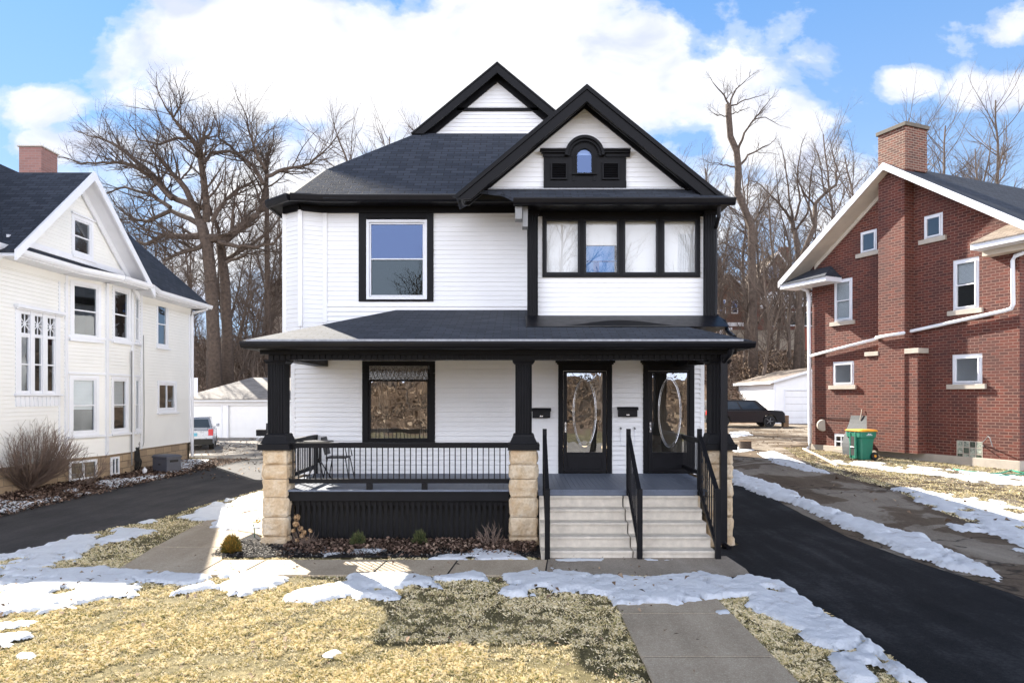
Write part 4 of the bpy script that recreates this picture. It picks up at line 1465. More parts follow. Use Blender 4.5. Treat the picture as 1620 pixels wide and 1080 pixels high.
for i, (x0, x1) in enumerate(px_):
    a0, a1 = FR.hit(x0, 400)[0], FR.hit(x1, 400)[0]
    sa = MB(FR).ring(a0 - 0.045, a1 + 0.045, zb0 - 0.03, zb1 + 0.03, 0.045, -0.04, 0.03)
    sa.build('sash', M['black_metal'], wb, 0.003)
    MB(FR).poly([(a0 - 0.005, -0.01, zb0), (a1 + 0.005, -0.01, zb0), (a1 + 0.005, -0.01, zb1 + 0.02), (a0 - 0.005, -0.01, zb1 + 0.02)]).build('pane', M['glass_clear'], wb)
    if prev is not None:
        MB(FR).box(prev + 0.047, a0 - 0.047, -0.045, 0.042, w0[1] + 0.056, w1[1] - 0.056).build('mullion', M['black_paint'], wb)
    prev = a1
    bl = MB(FR)
    zlow = zb0 - 0.03 if i != 1 else zb0 + (zb1 - zb0) * 0.55
    bl.poly([(a0 - 0.05, -0.10, zlow), (a1 + 0.05, -0.10, zlow), (a1 + 0.05, -0.10, zb1 + 0.05), (a0 - 0.05, -0.10, zb1 + 0.05)])
    bl.build('roller_blind', M['interior_white'], wb)
    if i == 1:
        MB(FR).box(a0 + 0.02, a1 - 0.03, -0.16, -0.14, zb0 - 0.05, zlow).build('inner_window', M['window_sky_blue'], wb)
        MB(FR).box(a0 + 0.17, a0 + 0.28, -0.135, -0.12, zb0 - 0.05, zb0 + 0.25).box(a0 - 0.03, a1 + 0.03, -0.135, -0.12, zb0 + 0.26, zb0 + 0.275).build('inner_frame', pm('blue_frame', (0.025, 0.10, 0.30)), wb)
    if i == 3:
        fld = MB(FR)
        for q in range(9):
            ua = a1 - 0.32 + q * 0.036
            fld.box(ua, ua + 0.014, -0.095, -0.07, zb0 - 0.02, zb1 - 0.25)
        fld.build('curtain', M['blind_white'], wb)
fc = MB()
for xc in (PX(842.5, 13.8), PX(1122.5, 13.8)):
    fluted(fc, xc, 13.82, PZ(500, 13.8), PZ(341, 13.8), 0.215, 4, 0.012)
    fc.box(xc - 0.13, xc + 0.13, 13.69, 13.95, PZ(341, 13.8), PZ(337, 13.8)).box(xc - 0.145, xc + 0.145, 13.675, 13.965, PZ(337, 13.8), PZ(332, 13.8))
    fc.box(xc - 0.125, xc + 0.125, 13.695, 13.945, PZ(506, 13.8), PZ(500, 13.8))
    part(fc, 'upper_column', 'black_paint')
    fc = MB()
# metal apron at the foot of the room
zr_ = lambda y: 3.64 + 0.289 * (y - 11.72)
x0_, x1_ = PX(832, 13.4), PX(1144, 13.4)
apn = MB()
apn.prism([(x0_, 13.72, 4.31), (x0_, 12.95, zr_(12.95) + 0.01), (x0_, 14.0, zr_(12.95)), (x0_, 14.0, 4.31)], (x1_ - x0_, 0, 0))
part(apn, 'metal_apron', 'black_metal', bevel=0.01)
lens = MB()
m = 24
for i in range(m):
    t0, t1 = i / m, (i + 1) / m
    h0, h1 = 0.17 * math.sin(math.pi * t0) ** 1.6, 0.17 * math.sin(math.pi * t1) ** 1.6
    xa, xb = x0_ + 0.65 + 2.3 * t0, x0_ + 0.65 + 2.3 * t1
    f = lambda h: (12.93 + h * 1.2, zr_(12.93) + 0.02 + h * 0.75 + 0.012)
    ya_, za_ = f(0)
    yb0, zb0_ = f(h0)
    yb1, zb1_ = f(h1)
    lens.poly([(xa, ya_ - 0.02, za_), (xb, ya_ - 0.02, za_), (xb, yb1 - 0.01, zb1_), (xa, yb0 - 0.01, zb0_)])
part(lens, 'torn_felt', 'black_paint')

# porch roof
xe0, xe1, ye = PX(383, 11.72), PX(1190, 11.72), 11.72
xt0 = PX(628, 15)
xt1 = xe1 - (xt0 - xe0)
zt = zr_(15)
p = MB()
p.prism([(xe0, ye, 3.64), (xe1, ye, 3.64), (xt1, 15, zt), (xt0, 15, zt)], (0, 0, -0.06))
p.prism([(xe0, ye, 3.64), (xt0, 15, zt), (xe0, 15, 3.64)], (0, 0, -0.06))
p.prism([(xe1, ye, 3.64), (xe1, 15, 3.64), (xt1, 15, zt)], (0, 0, -0.06))
p.build('porch_roof', M['shingle_dark'], roof, uv=True)
de = MB().box(xe0 + 0.08, xe1 - 0.16, ye - 0.035, ye + 0.03, 3.628, 3.662)
de.build('drip_edge', M['snow_melt'], roof)
gt = MB().prism([(xe0, ye - 0.01, 3.62), (xe0, ye - 0.12, 3.62), (xe0, ye - 0.12, 3.59), (xe0, ye - 0.09, 3.54), (xe0, ye - 0.05, 3.51), (xe0, ye - 0.01, 3.51)], (xe1 - xe0 + 0.03, 0, 0))
part(gt, 'gutter', 'black_metal')
xb0, xb1 = PX(424, 12.2), PX(1153, 12.2)
bm_ = MB()
bm_.box(xe0 + 0.02, xe1 - 0.02, ye, 12.3, 3.50, 3.535)
bm_.box(xe0 + 0.02, xb0, 12.3, 15, 3.50, 3.535)
bm_.box(xb1, xe1 - 0.02, 12.3, 15, 3.50, 3.535)
part(bm_, 'porch_soffit', 'black_paint')
be = MB().box(xb0, xb1, 12.22, 12.55, 3.345, 3.499).box(xb0, xb0 + 0.3, 12.551, 14.98, 3.345, 3.499).box(xb1 - 0.3, xb1, 12.551, 14.98, 3.345, 3.499)
be.box(xb0 - 0.1, xb1 + 0.1, 12.08, 12.219, 3.43, 3.498)
m = int((xb1 - xb0) / 0.102)
for i in range(m):
    x = xb0 + 0.01 + i * (xb1 - xb0) / m
    be.box(x, x + 0.086, 12.195, 12.219, 3.335, 3.43)
part(be, 'porch_beam', 'black_paint')
part(MB().box(xb0 + 0.301, xb1 - 0.301, 12.551, 14.98, 3.47, 3.49), 'porch_ceiling', 'white_paint')
part(MB().box(3.3, 3.62, 13.3, 13.33, 3.3, 3.46), 'ceiling_trim', 'black_paint')

# porch deck, rim and lattice skirt
dk = MB()
x = -4.5
while x < 3.7:
    dk.box(x, min(x + 0.092, 3.7), 12.30, 15.0, FLOOR - 0.03, FLOOR + random.uniform(-0.001, 0.001))
    x += 0.096
part(dk, 'porch_deck', 'deck_paint')
part(MB().box(0.36, 3.36, 12.32, 12.36, 0.90, FLOOR - 0.032), 'deck_riser', 'deck_paint')
part(MB().box(-4.16, -0.17, 12.33, 12.37, 0.795, 0.968).box(-4.5, -4.42, 12.7, 15, 0.795, 0.968), 'rim_board', 'black_paint', bevel=0.004)
lt = MB()
x = -4.14
while x < -0.2:
    lt.box(x, x + 0.052, 12.42, 12.436, 0.06, 0.79)
    x += 0.1
lt.box(-4.16, -0.17, 12.437, 12.455, 0.70, 0.785).box(-4.16, -0.17, 12.437, 12.455, 0.05, 0.13)
y = 12.75
while y < 15:
    lt.box(-4.46, -4.445, y, y + 0.052, 0.06, 0.79)
    y += 0.1
part(lt, 'lattice_skirt', 'black_paint')
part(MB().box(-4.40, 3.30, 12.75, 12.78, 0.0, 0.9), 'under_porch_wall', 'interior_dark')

# piers and fluted columns
for (xc, w, yc, seed) in ((-4.375, 0.43, 12.47, 1), (0.095, 0.46, 12.47, 2), (3.63, 0.43, 12.47, 3)):
    pb = MB()
    zs = [-0.05, 0.165, 0.46, 0.79, 1.09, 1.33, 1.555, 1.72]
    zs = [-0.05, 0.17, 0.52, 0.87, 1.20, 1.46, 1.72]
    for k in range(len(zs) - 1):
        dw = (0.02, 0.0, 0.0, -0.004, 0.0, -0.004)[k]
        rockblock(pb, xc - w / 2 - dw, xc + w / 2 + dw, yc - w / 2 - dw, yc + w / 2 + dw, zs[k] + 0.005, zs[k + 1] - 0.005, 0.034, seed * 7 + k)
    part(pb, 'stone_pier', 'pier_stone', smooth=False)
    cb = MB()
    fluted(cb, xc - 0.0, yc, 2.01, 3.27, 0.30, 5, 0.016)
    col = part(cb, 'column', 'black_paint')
    MB().stack([sq(xc, yc, 0.175, 3.27), sq(xc, yc, 0.175, 3.285), sq(xc, yc, 0.20, 3.31), sq(xc, yc, 0.20, 3.344)]).build('capital', M['black_paint'], col)
    MB().stack([sq(xc, yc, 0.285, 1.722), sq(xc, yc, 0.285, 1.83), sq(xc, yc, 0.25, 1.835), sq(xc, yc, 0.225, 1.89), sq(xc, yc, 0.195, 1.96), sq(xc, yc, 0.19, 1.99), sq(xc, yc, 0.175, 2.01)]).build('column_base', M['black_paint'], col)


# railings
def railing(path, name='railing', posts=(), n=0, sec=0.05):
    """path: two (x, y, ztop, zbottom) ends"""
    (x0, y0, zt0, zb0), (x1, y1, zt1, zb1) = path
    dx, dy = x1 - x0, y1 - y0
    L = math.hypot(dx, dy)
    px, py = -dy / L, dx / L
    b = MB()
    for (za, zb, th, wd) in ((zt0, zt1, 0.045, 0.07), (zt0 - 0.047, zt1 - 0.047, 0.05, 0.045), (zb0 + 0.08, zb1 + 0.08, 0.08, 0.05)):
        q = [(x0 + px * wd / 2, y0 + py * wd / 2, za), (x0 - px * wd / 2, y0 - py * wd / 2, za), (x0 - px * wd / 2, y0 - py * wd / 2, za - th), (x0 + px * wd / 2, y0 + py * wd / 2, za - th)]
        b.prism(q, (dx, dy, zb - za))
    for (t, zlo, zhi, wd) in posts:
        cx, cy = x0 + dx * t, y0 + dy * t
        b.box(cx - wd / 2, cx + wd / 2, cy - wd / 2, cy + wd / 2, zlo, zhi)
    rl = b.build(name, M['black_paint'], H, 0.003)
    for i in range(n):
        t = (i + 0.7) / (n + 0.4)
        cx, cy = x0 + dx * t, y0 + dy * t
        zt_ = zt0 + (zt1 - zt0) * t - 0.09
        zb_2 = zb0 + (zb1 - zb0) * t + 0.078
        MB().box(cx - 0.009, cx + 0.009, cy - 0.009, cy + 0.009, zb_2, zt_).build('baluster', M['black_metal'], rl)
    return rl


railing(((-4.15, 12.36, 1.85, 1.115), (-0.16, 12.36, 1.85, 1.115)), n=39, posts=((0.365, FLOOR, 1.12, 0.10), (0.615, FLOOR, 1.12, 0.10)))
railing(((-4.43, 12.72, 1.85, 1.115), (-4.43, 14.97, 1.85, 1.115)), n=20, posts=((0.985, FLOOR, 1.84, 0.07), (0.33, FLOOR, 1.76, 0.05)))
railing(((3.62, 12.72, 1.85, 1.115), (3.62, 14.97, 1.85, 1.115)), n=20)
for xr in (0.475, 1.985, 3.265):
    railing(((xr, 12.30, 2.02, 0.98), (xr, 11.17, 1.13, 0.13)), name='stair_railing', n=8, posts=((0.0, 0.9, 2.10, 0.075), (1.0, 0.0, 1.17, 0.085)))
# downpipes
dp = MB().box(3.575, 3.69, 12.05, 12.14, 0.10, 3.42).tube([(3.632, 12.10, 0.12), (3.64, 12.05, 0.06), (3.68, 11.92, 0.03)], 0.055, 6)
dp.tube([(3.66, 11.72, 3.52), (3.66, 11.8, 3.42), (3.632, 12.09, 3.30), (3.632, 12.095, 3.2)], 0.05, 6)
part(dp, 'downpipe', 'black_metal')
Zp = lambda px, py, y: (PX(px, y), y, PZ(py, y))
dp = MB().tube([Zp(1137, 322, 13.25), Zp(1137, 342, 13.3), Zp(1132, 362, 13.75), Zp(1131.5, 495, 13.75), Zp(1136, 503, 13.7), Zp(1146, 509, 13.5), Zp(1151, 524, 13.2), Zp(1162, 533, 12.5)], 0.042, 8)
part(dp, 'downpipe', 'black_metal')

# concrete steps: two precast flights side by side
for i, (x0, x1) in enumerate(((0.375, 1.875), (1.897, 3.235))):
    st = MB()
    tops = [0.895, 0.70, 0.513, 0.328, 0.15]
    ys = [12.28, 12.01, 11.74, 11.47, 11.20]
    for k in range(5):
        yb = 12.315
        y0 = ys[k]
        lo = tops[k + 1] + 0.0 if k < 4 else 0.0
        yb2 = ys[k - 1] if k else yb
        st.box(x0, x1, y0 + 0.03, yb, 0.0 if k == 4 else tops[k + 1] - 0.002, tops[k] - 0.045)
        st.prism([(x0, y0 + 0.004, tops[k] - 0.043), (x0, y0, tops[k] - 0.012), (x0, y0 + 0.012, tops[k]), (x0, yb, tops[k]), (x0, yb, tops[k] - 0.0445), (x0, y0 + 0.03, tops[k] - 0.0445)], (x1 - x0, 0, 0))
    o = st.build('concrete_steps', M['step_concrete'])
    tag(o, ('left' if i == 0 else 'right') + ' flight of pale concrete steps, ' + ('before the left door beside the stone pier' if i == 0 else 'before the right door, at the downpipe side'), 'steps', 'precast steps to the porch')

# mailboxes
for i, (x0, x1, y0, y1) in enumerate(((841, 872, 645, 661), (977, 1010, 643, 659))):
    a, c = FW.hit(x0, y1, 0.12), FW.hit(x1, y0, 0.12)
    T = thing('mailbox', 'black mailbox on white siding ' + ('beside the middle porch column' if i == 0 else 'between the two doors'), 'mailbox', ((a[0] + c[0]) / 2, YW, a[1]), 'black wall mailboxes')
    MB(FW).box(a[0] + 0.02, c[0] - 0.02, 0.018, 0.12, a[1], c[1] - 0.06).build('box', M['black_metal'], T, 0.006)
    MB(FW).prism([(a[0], 0.018, c[1]), (a[0], 0.10, c[1] - 0.01), (a[0], 0.145, c[1] - 0.05), (a[0], 0.145, c[1] - 0.075), (a[0], 0.13, c[1] - 0.075), (a[0], 0.018, c[1] - 0.05)], (c[0] - a[0], 0, 0)).build('lid', M['black_metal'], T, 0.004)
    xm = (a[0] + c[0]) / 2
    MB(FW).box(xm - 0.035, xm + 0.035, 0.1205, 0.125, a[1] + 0.03, a[1] + 0.055).build('badge', M['chrome'], T)
T = thing('wall_bracket', 'small white wire holder on the siding between the doors', 'bracket', (PX(993, 15), YW, PZ(705, 15)))
wb_ = MB(FW)
a, c = FW.hit(982, 704, 0.03), FW.hit(1004, 678, 0.03)
for (p0, p1) in (((a[0], a[1]), (c[0], a[1])), ((c[0], a[1]), (c[0], c[1])), ((a[0], a[1]), (a[0], c[1]))):
    wb_.tube([(p0[0], 0.05, p0[1]), (p1[0], 0.05, p1[1])], 0.008, 5)
wb_.build('wire_frame', M['white_trim'], T)
wb_ = MB(FW)
for x in (a[0], c[0]): wb_.cyl((x, 0.015, c[1] + 0.02), (x, 0.07, c[1]), 0.018, 0.018, 8)
wb_.build('hook', M['grey_metal'], T)

# patio table and chair on the porch
T = thing('patio_table', 'small round black folding table behind the porch railing', 'table', (-3.95, 13.5, FLOOR))
tx, ty, tz = -3.95, 13.5, PZ(697, 13.5)
MB().cyl((tx, ty, tz - 0.02), (tx, ty, tz), 0.29, 0.29, 28).build('tabletop', M['black_metal'], T)
b = MB()
for a in (40, 130, 220, 310):
    c_, s_ = math.cos(R(a)), math.sin(R(a))
    b.tube([(tx + 0.05 * c_, ty + 0.05 * s_, tz - 0.02), (tx + 0.03 * c_, ty + 0.03 * s_, FLOOR + 0.42), (tx + 0.29 * c_, ty + 0.29 * s_, FLOOR + 0.005)], 0.012, 6)
b.cyl((tx, ty, FLOOR + 0.38), (tx, ty, FLOOR + 0.46), 0.03, 0.03, 8)
b.build('leg_frame', M['black_metal'], T)
T = thing('patio_chair', 'black metal patio chair beside the little round table', 'chair', (-3.72, 13.95, FLOOR))
qx, qy = -3.68, 14.0
MB().box(qx - 0.22, qx + 0.2, qy - 0.2, qy + 0.2, FLOOR + 0.43, FLOOR + 0.46).build('seat', M['black_metal'], T, 0.01)
MB().prism([(qx - 0.22, qy - 0.2, FLOOR + 0.5), (qx - 0.22, qy + 0.2, FLOOR + 0.5), (qx - 0.30, qy + 0.2, FLOOR + 0.86), (qx - 0.30, qy - 0.2, FLOOR + 0.86)], (-0.02, 0, 0)).build('backrest', M['black_metal'], T, 0.01)
for sx in (-1, 1):
    for sy in (-1, 1):
        MB().tube([(qx + 0.18 * sx, qy + 0.18 * sy, FLOOR + 0.44), (qx + 0.26 * sx, qy + 0.23 * sy, FLOOR + 0.005)], 0.011, 6).build('leg', M['black_metal'], T)
for sy in (-1, 1):
    MB().tube([(qx - 0.29, qy + 0.21 * sy, FLOOR + 0.66), (qx + 0.18, qy + 0.21 * sy, FLOOR + 0.66), (qx + 0.22, qy + 0.21 * sy, FLOOR + 0.45)], 0.013, 6).build('armrest', M['black_metal'], T)
M['cap_dark'] = pm('cap_dark', (0.17, 0.145, 0.115), 0.9, (6, 0.4))
M['glass_green'] = pm('glass_green', (0.09, 0.12, 0.09), 0.12, (14, 0.7), (9, 0.6, 0.02))
# ------------------------------------------------------------ the white house on the left
LH = thing('house', 'cream white clapboard house on the left with bay window and steep dark roof', 'house', (-14, 20, 0))
XLW = -14.0
FL = Frame((XLW, 0, 0), (0, 1, 0), (1, 0, 0))
Y0L, Y1L = 9.0, 29.08
ZS = 0.76
BA, BB, BC, BE = (-14.0, 21.09), (-13.57, 22.48), (-13.55, 23.9), (-14.0, 25.28)
FB1 = Frame((BA[0], BA[1], 0), (BB[0] - BA[0], BB[1] - BA[1], 0), (BB[1] - BA[1], -(BB[0] - BA[0]), 0))
FB2 = Frame((BB[0], BB[1], 0), (BC[0] - BB[0], BC[1] - BB[1], 0), (BC[1] - BB[1], -(BC[0] - BB[0]), 0))
FB3 = Frame((BC[0], BC[1], 0), (BE[0] - BC[0], BE[1] - BC[1], 0), (BE[1] - BC[1], -(BE[0] - BC[0]), 0))
LB = [(Vector(q) - Vector(p)).length for p, q in ((BA, BB), (BB, BC), (BC, BE))]


def gl(fr, x0, x1, yt, yb, n=0.0):
    a = fr.hit(x0, yb, n)
    c = fr.hit(x0, yt, n)
    d = fr.hit(x1, yt, n)
    return (a[0], d[0], a[1], c[1])


def lpart(mb, name, mat, parent=None, bevel=0.0, **k): return mb.build(name, M[mat], parent or LH, bevel, **k)


lw = dict(casm='white_trim', sashm='white_trim', room='interior_dark')
hw, h1, h2, h3 = [], [], [], []
h1.append(window(LH, FB1, gl(FB1, 117.5, 152, 451.5, 528), cas=0.11, sash=0.05, **lw)[1])
h1.append(window(LH, FB1, gl(FB1, 116, 149, 601, 681.5), cas=0.11, sash=0.05, blind=('blind_white', 0.42), casm='white_trim', sashm='white_trim', room='interior_dark')[1])
h2.append(window(LH, FB2, gl(FB2, 181.5, 201, 460.5, 532), cas=0.11, sash=0.05, **lw)[1])
h2.append(window(LH, FB2, gl(FB2, 180, 198.5, 602.6, 678), cas=0.11, sash=0.05, blind=('blind_white', 0.45), casm='white_trim', sashm='white_trim', room='interior_dark')[1])
h3.append(window(LH, FB3, gl(FB3, 214.5, 218.8, 469, 536.5), cas=0.08, sash=0.04, **lw)[1])
h3.append(window(LH, FB3, gl(FB3, 214.5, 218.8, 602, 678), cas=0.08, sash=0.04, **lw)[1])
hw.append(window(LH, FL, gl(FL, 250, 262.4, 480.7, 543), cas=0.10, sash=0.05, **lw)[1])
hw.append(window(LH, FL, gl(FL, 252, 275.3, 609, 645), cas=0.12, sash=0.06, style='slider', **lw)[1])
# triple stair window with star-cut fretwork above and a dentil apron
tri = []
for (x0, x1, yt, yb, ym) in ((33.7, 44.9, 532.6, 618.7, 575.5), (54.7, 64.8, 534, 618.7, 577), (75, 84.8, 536, 618.7, 578)):
    tri.append(gl(FL, x0, x1, yt, yb))
u0t, u1t = tri[0][0] - 0.26, tri[2][1] + 0.26
zlo, zhi = tri[0][2] - 0.07, FL.hit(33.7, 488)[1]
tw = MB(FL)
tw.box(u0t, tri[0][0] - 0.04, -0.06, 0.035, zlo, zhi)
tw.box(tri[2][1] + 0.04, u1t, -0.06, 0.035, zlo, zhi)
for a, c in ((0, 1), (1, 2)): tw.box(tri[a][1] + 0.04, tri[c][0] - 0.04, -0.06, 0.04, zlo, zhi)
ztp = tri[0][3]
for q in tri:
    tw.box(q[0] - 0.04, q[1] + 0.04, -0.06, 0.02, ztp + 0.04, ztp + 0.12)
    tw.box(q[0] - 0.04, q[1] + 0.04, -0.06, 0.02, zhi - 0.14, zhi)
    tw.box(q[0] - 0.04, q[1] + 0.04, -0.06, 0.02, zlo, q[2] - 0.02)
tw.box(u0t - 0.06, u1t + 0.06, 0.0, 0.16, zhi, zhi + 0.09).box(u0t - 0.03, u1t + 0.03, 0.0, 0.10, zhi - 0.04, zhi - 0.001)
tw.box(u0t - 0.05, u1t + 0.05, 0.0, 0.10, zlo - 0.06, zlo - 0.001)
TW = lpart(tw, 'window', 'white_trim', bevel=0.004)
for q in tri:
    MB(FL).ring(q[0] - 0.038, q[1] + 0.038, q[2] - 0.02, q[3] + 0.038, 0.036, -0.05, 0.008).box(q[0], q[1], -0.04, 0.004, (q[2] + q[3]) / 2 - 0.02, (q[2] + q[3]) / 2 + 0.02).build('sash', M['white_trim'], TW)
    MB(FL).poly([(q[0], -0.02, q[2]), (q[1], -0.02, q[2]), (q[1], -0.02, q[3]), (q[0], -0.02, q[3])]).build('pane', M['glass'], TW)
    uc, zc_, r = (q[0] + q[1]) / 2, (ztp + 0.12 + zhi - 0.14) / 2, (zhi - 0.26 - ztp) / 2
    sr = MB(FL).poly([(q[0] - 0.04, -0.05, ztp + 0.12), (q[1] + 0.04, -0.05, ztp + 0.12), (q[1] + 0.04, -0.05, zhi - 0.14), (q[0] - 0.04, -0.05, zhi - 0.14)])
    sr.build('fretwork_back', M['interior_dark'], TW)
    sr = MB(FL)
    for k in range(4):
        t_ = R(45 * k)
        sr.tube([(uc - r * math.cos(t_), -0.01, zc_ - r * math.sin(t_)), (uc + r * math.cos(t_), -0.01, zc_ + r * math.sin(t_))], 0.016, 5)
    sr.build('fretwork_star', M['white_trim'], TW)
dn = MB(FL)
for k in range(11):
    uu_ = u0t + 0.05 + k * (u1t - u0t - 0.12) / 10
    dn.prism([(uu_ - 0.03, 0.0, zlo - 0.36), (uu_ + 0.03, 0.0, zlo - 0.36), (uu_ + 0.05, 0.0, zlo - 0.07), (uu_ - 0.05, 0.0, zlo - 0.07)], (0, 0.05, 0))
dn.box(u0t, u1t, 0, 0.03, zlo - 0.36, zlo - 0.07)
dn.build('apron', M['white_trim'], TW)
MB(FL).poly([(u0t, -0.3, zlo), (u1t, -0.3, zlo), (u1t, -0.3, zhi), (u0t, -0.3, zhi)]).build('room_interior', M['interior_dark'], TW)
hw.append((u0t + 0.02, u1t - 0.02, zlo + 0.02, zhi - 0.02))
bay_hole = (BA[1], BE[1], 0.5, 6.6)
s = MB(FL)
siding(s, const(Y0L, Y1L), ZS, 6.55, hw + [bay_hole], 0.115, 0.026)
lpart(s, 'wall', 'cream_siding')
for fr, L, hs in ((FB1, LB[0], h1), (FB2, LB[1], h2), (FB3, LB[2], h3)):
    s = MB(fr)
    siding(s, const(0.0, L), ZS, 6.5, hs, 0.115, 0.026)
    lpart(s, 'bay_wall', 'cream_siding')
tb = MB()
for (x, y) in (BA, BB, BC, BE):
    tb.box(x - 0.06, x + 0.06, y - 0.06, y + 0.06, ZS, 6.5)
lpart(tb, 'corner_board', 'white_trim', bevel=0.004)
for fr, L in ((FB1, LB[0]), (FB2, LB[1]), (FB3, LB[2])):
    tb = MB(fr)
    for py in (534, 590.5, 690):
        z = FB1.hit(140, py)[1]
        lpart(MB(fr).box(0.06, L - 0.06, 0.017, 0.06, z - 0.04, z + 0.03), 'belt_trim', 'white_trim')
lpart(MB(FL).box(Y1L - 0.12, Y1L + 0.02, -0.1, 0.025, ZS, 6.5).box(20.75, 20.83, 0.0, 0.03, ZS, 6.5), 'corner_board', 'white_trim')
# foundation
fd = MB(FL)
bw = [gl(FL, 110, 150, 731, 765), gl(FL, 177, 193, 719, 752)]
fd.box(Y0L, Y1L, -0.3, -0.02, -0.2, ZS - 0.01)
fd.build('foundation', M['stone_wall'], LH, uv=True)
bz_ = MB()
bz_.prism([(BA[0], BA[1], -0.2), (BB[0] - 0.03, BB[1], -0.2), (BC[0] - 0.03, BC[1], -0.2), (BE[0], BE[1], -0.2)], (0, 0, ZS + 0.19))
bz_.build('foundation', M['stone_wall'], LH, uv=True)
for fr, (x0, x1, yt, yb) in ((FB1, (112, 150, 731, 762)), (FB2, (177, 186, 720, 752))):
    q = gl(fr, x0, x1, yt, yb)
    q = (q[0], q[1], 0.12, 0.62)
    wn = MB(fr).ring(q[0] - 0.07, q[1] + 0.07, q[2] - 0.07, q[3] + 0.05, 0.07, -0.02, 0.03)
    wn.box((q[0] + q[1]) / 2 - 0.03, (q[0] + q[1]) / 2 + 0.03, -0.02, 0.025, q[2], q[3] - 0.02)
    W_ = wn.build('basement_window', M['white_trim'], LH)
    MB(fr).box(q[0], q[1], -0.02, 0.008, q[2], q[3] - 0.02).build('pane', M['glass'], W_)
# wall in shade behind: rear and front
lpart(MB().box(-24, XLW - 0.02, Y1L - 0.15, Y1L - 0.02, 0, 6.5).box(-24, XLW - 0.02, Y0L, Y0L + 0.1, 0, 6.5).box(-24, -23.9, Y0L, Y1L, 0, 6.5), 'rear_wall', 'cream_siding')
# eaves
ZEL = 6.62
XEL = -13.35
ef = MB()
bay_e = [(XEL, Y0L - 0.5), (XEL, 20.8), (XEL + 0.42, 22.3), (XEL + 0.42, 24.0), (XEL, 25.3), (XEL, 29.6)]
for (p, q) in zip(bay_e[:-1], bay_e[1:]):
    d = Vector(q) - Vector(p)
    n = Vector((d.y, -d.x)).normalized()
    pr = [(-0.75, ZEL - 0.20), (-0.02, ZEL - 0.20), (-0.02, ZEL - 0.02), (-0.75, ZEL - 0.02)]
    ef.prism([(p[0] + n.x * a, p[1] + n.y * a, z) for a, z in pr], (d.x, d.y, 0))
    pr = [(-0.02, ZEL - 0.16), (0.05, ZEL - 0.16), (0.10, ZEL - 0.10), (0.12, ZEL), (-0.02, ZEL)]
    ef.prism([(p[0] + n.x * a, p[1] + n.y * a, z) for a, z in pr], (d.x, d.y, 0))
ef.box(-24, XEL - 0.02, 29.08, 29.6, ZEL - 0.20, ZEL - 0.02)
lpart(ef, 'eave', 'white_trim')
lpart(MB(FL).box(Y0L, Y1L, 0.018, 0.05, 6.20, 6.42), 'frieze', 'cream_siding')
# roofs
lr = MB()
t = (0, 0, -0.08)
XRl, ZRl = -16.35, 10.02
a_h = abs(XRl - XEL)
tz = (ZRl - ZEL) / a_h
lr.prism([(XEL, 8.4, ZEL), (XEL, 29.65, ZEL), (XRl, 29.65 - a_h, ZRl), (XRl, 8.4, ZRl)], t)
lr.prism([(XEL, 29.65, ZEL), (XRl - a_h, 29.65, ZEL), (XRl, 29.65 - a_h, ZRl)], t)
lr.prism([(XRl, 8.4, ZRl), (XRl, 29.65 - a_h, ZRl), (XRl - a_h, 29.65, ZEL), (XRl - a_h - 4, 29.65, ZEL - 1), (XRl - a_h - 4, 8.4, ZEL - 1)], t)
lroof = lpart(lr, 'roof', 'shingle_dark', uv=True)
# cross gable over the bay
YA, ZA = 20.75, 9.49
XGp = -12.9
cg = MB()
for sgn, yf in ((-1, 17.55), (1, 24.15)):
    zf = 6.46
    cg.prism([(XGp, YA, ZA), (XGp, yf, zf), (-17.5, yf, zf), (-17.5, YA, ZA)], t)
cg.build('gable_roof', M['shingle_dark'], lroof, uv=True)
rk = MB()
for yf in (17.5, 24.2):
    for (xa, xb, t0, t1) in ((XGp - 0.02, XGp + 0.04, -0.03, 0.24), (-13.5, XGp - 0.021, 0.10, 0.13), (-13.46, -13.40, 0.13, 0.36)):
        ap, ft = (YA, ZA), (yf, 6.42)
        rk.prism([(xa, ap[0], ap[1] - t0), (xa, ft[0], ft[1] - t0), (xa, ft[0], ft[1] - t1), (xa, ap[0], ap[1] - t1)], (xb - xa, 0, 0))
lpart(rk, 'rake_board', 'white_trim')
FLG = Frame((-13.5, 0, 0), (0, 1, 0), (1, 0, 0))
zb_g = 6.86
sl_g = (ZA - 6.46) / 3.25
gw_l = window(LH, FLG, gl(FLG, 118, 141.3, 347.8, 395.7), cas=0.11, sash=0.05, head=0.05, **lw)[1]
s = MB(FLG)
siding(s, lambda z: (YA - (ZA - 0.2 - z) / sl_g, YA + (ZA - 0.2 - z) / sl_g), zb_g, ZA - 0.2, [gw_l], 0.105)
lpart(s, 'gable_wall', 'cream_siding')
lpart(MB(FLG).box(YA - 2.75, YA + 2.75, 0.0, 0.07, zb_g - 0.07, zb_g + 0.10), 'gable_base_trim', 'white_trim')
sk = MB()
sk.prism([(-13.5, 17.9, 6.80), (-13.5, 23.7, 6.80), (XEL + 0.42, 24.0, ZEL + 0.02), (XEL + 0.42, 22.3, ZEL + 0.02), (XEL, 20.8, ZEL + 0.02), (XEL, 17.6, ZEL + 0.02)], (0, 0, -0.05))
sk.build('skirt_roof', M['shingle_dark'], lroof, uv=True)
ch = MB().box(-16.75, -16.0, 22.9, 23.7, 9.0, PZ(234, 23))
ch.build('chimney', M['brick_pink'], lroof, uv=True)
MB().box(-16.79, -15.96, 22.86, 23.74, PZ(234, 23), PZ(234, 23) + 0.04).build('chimney_cap', M['concrete_trim'], lroof)
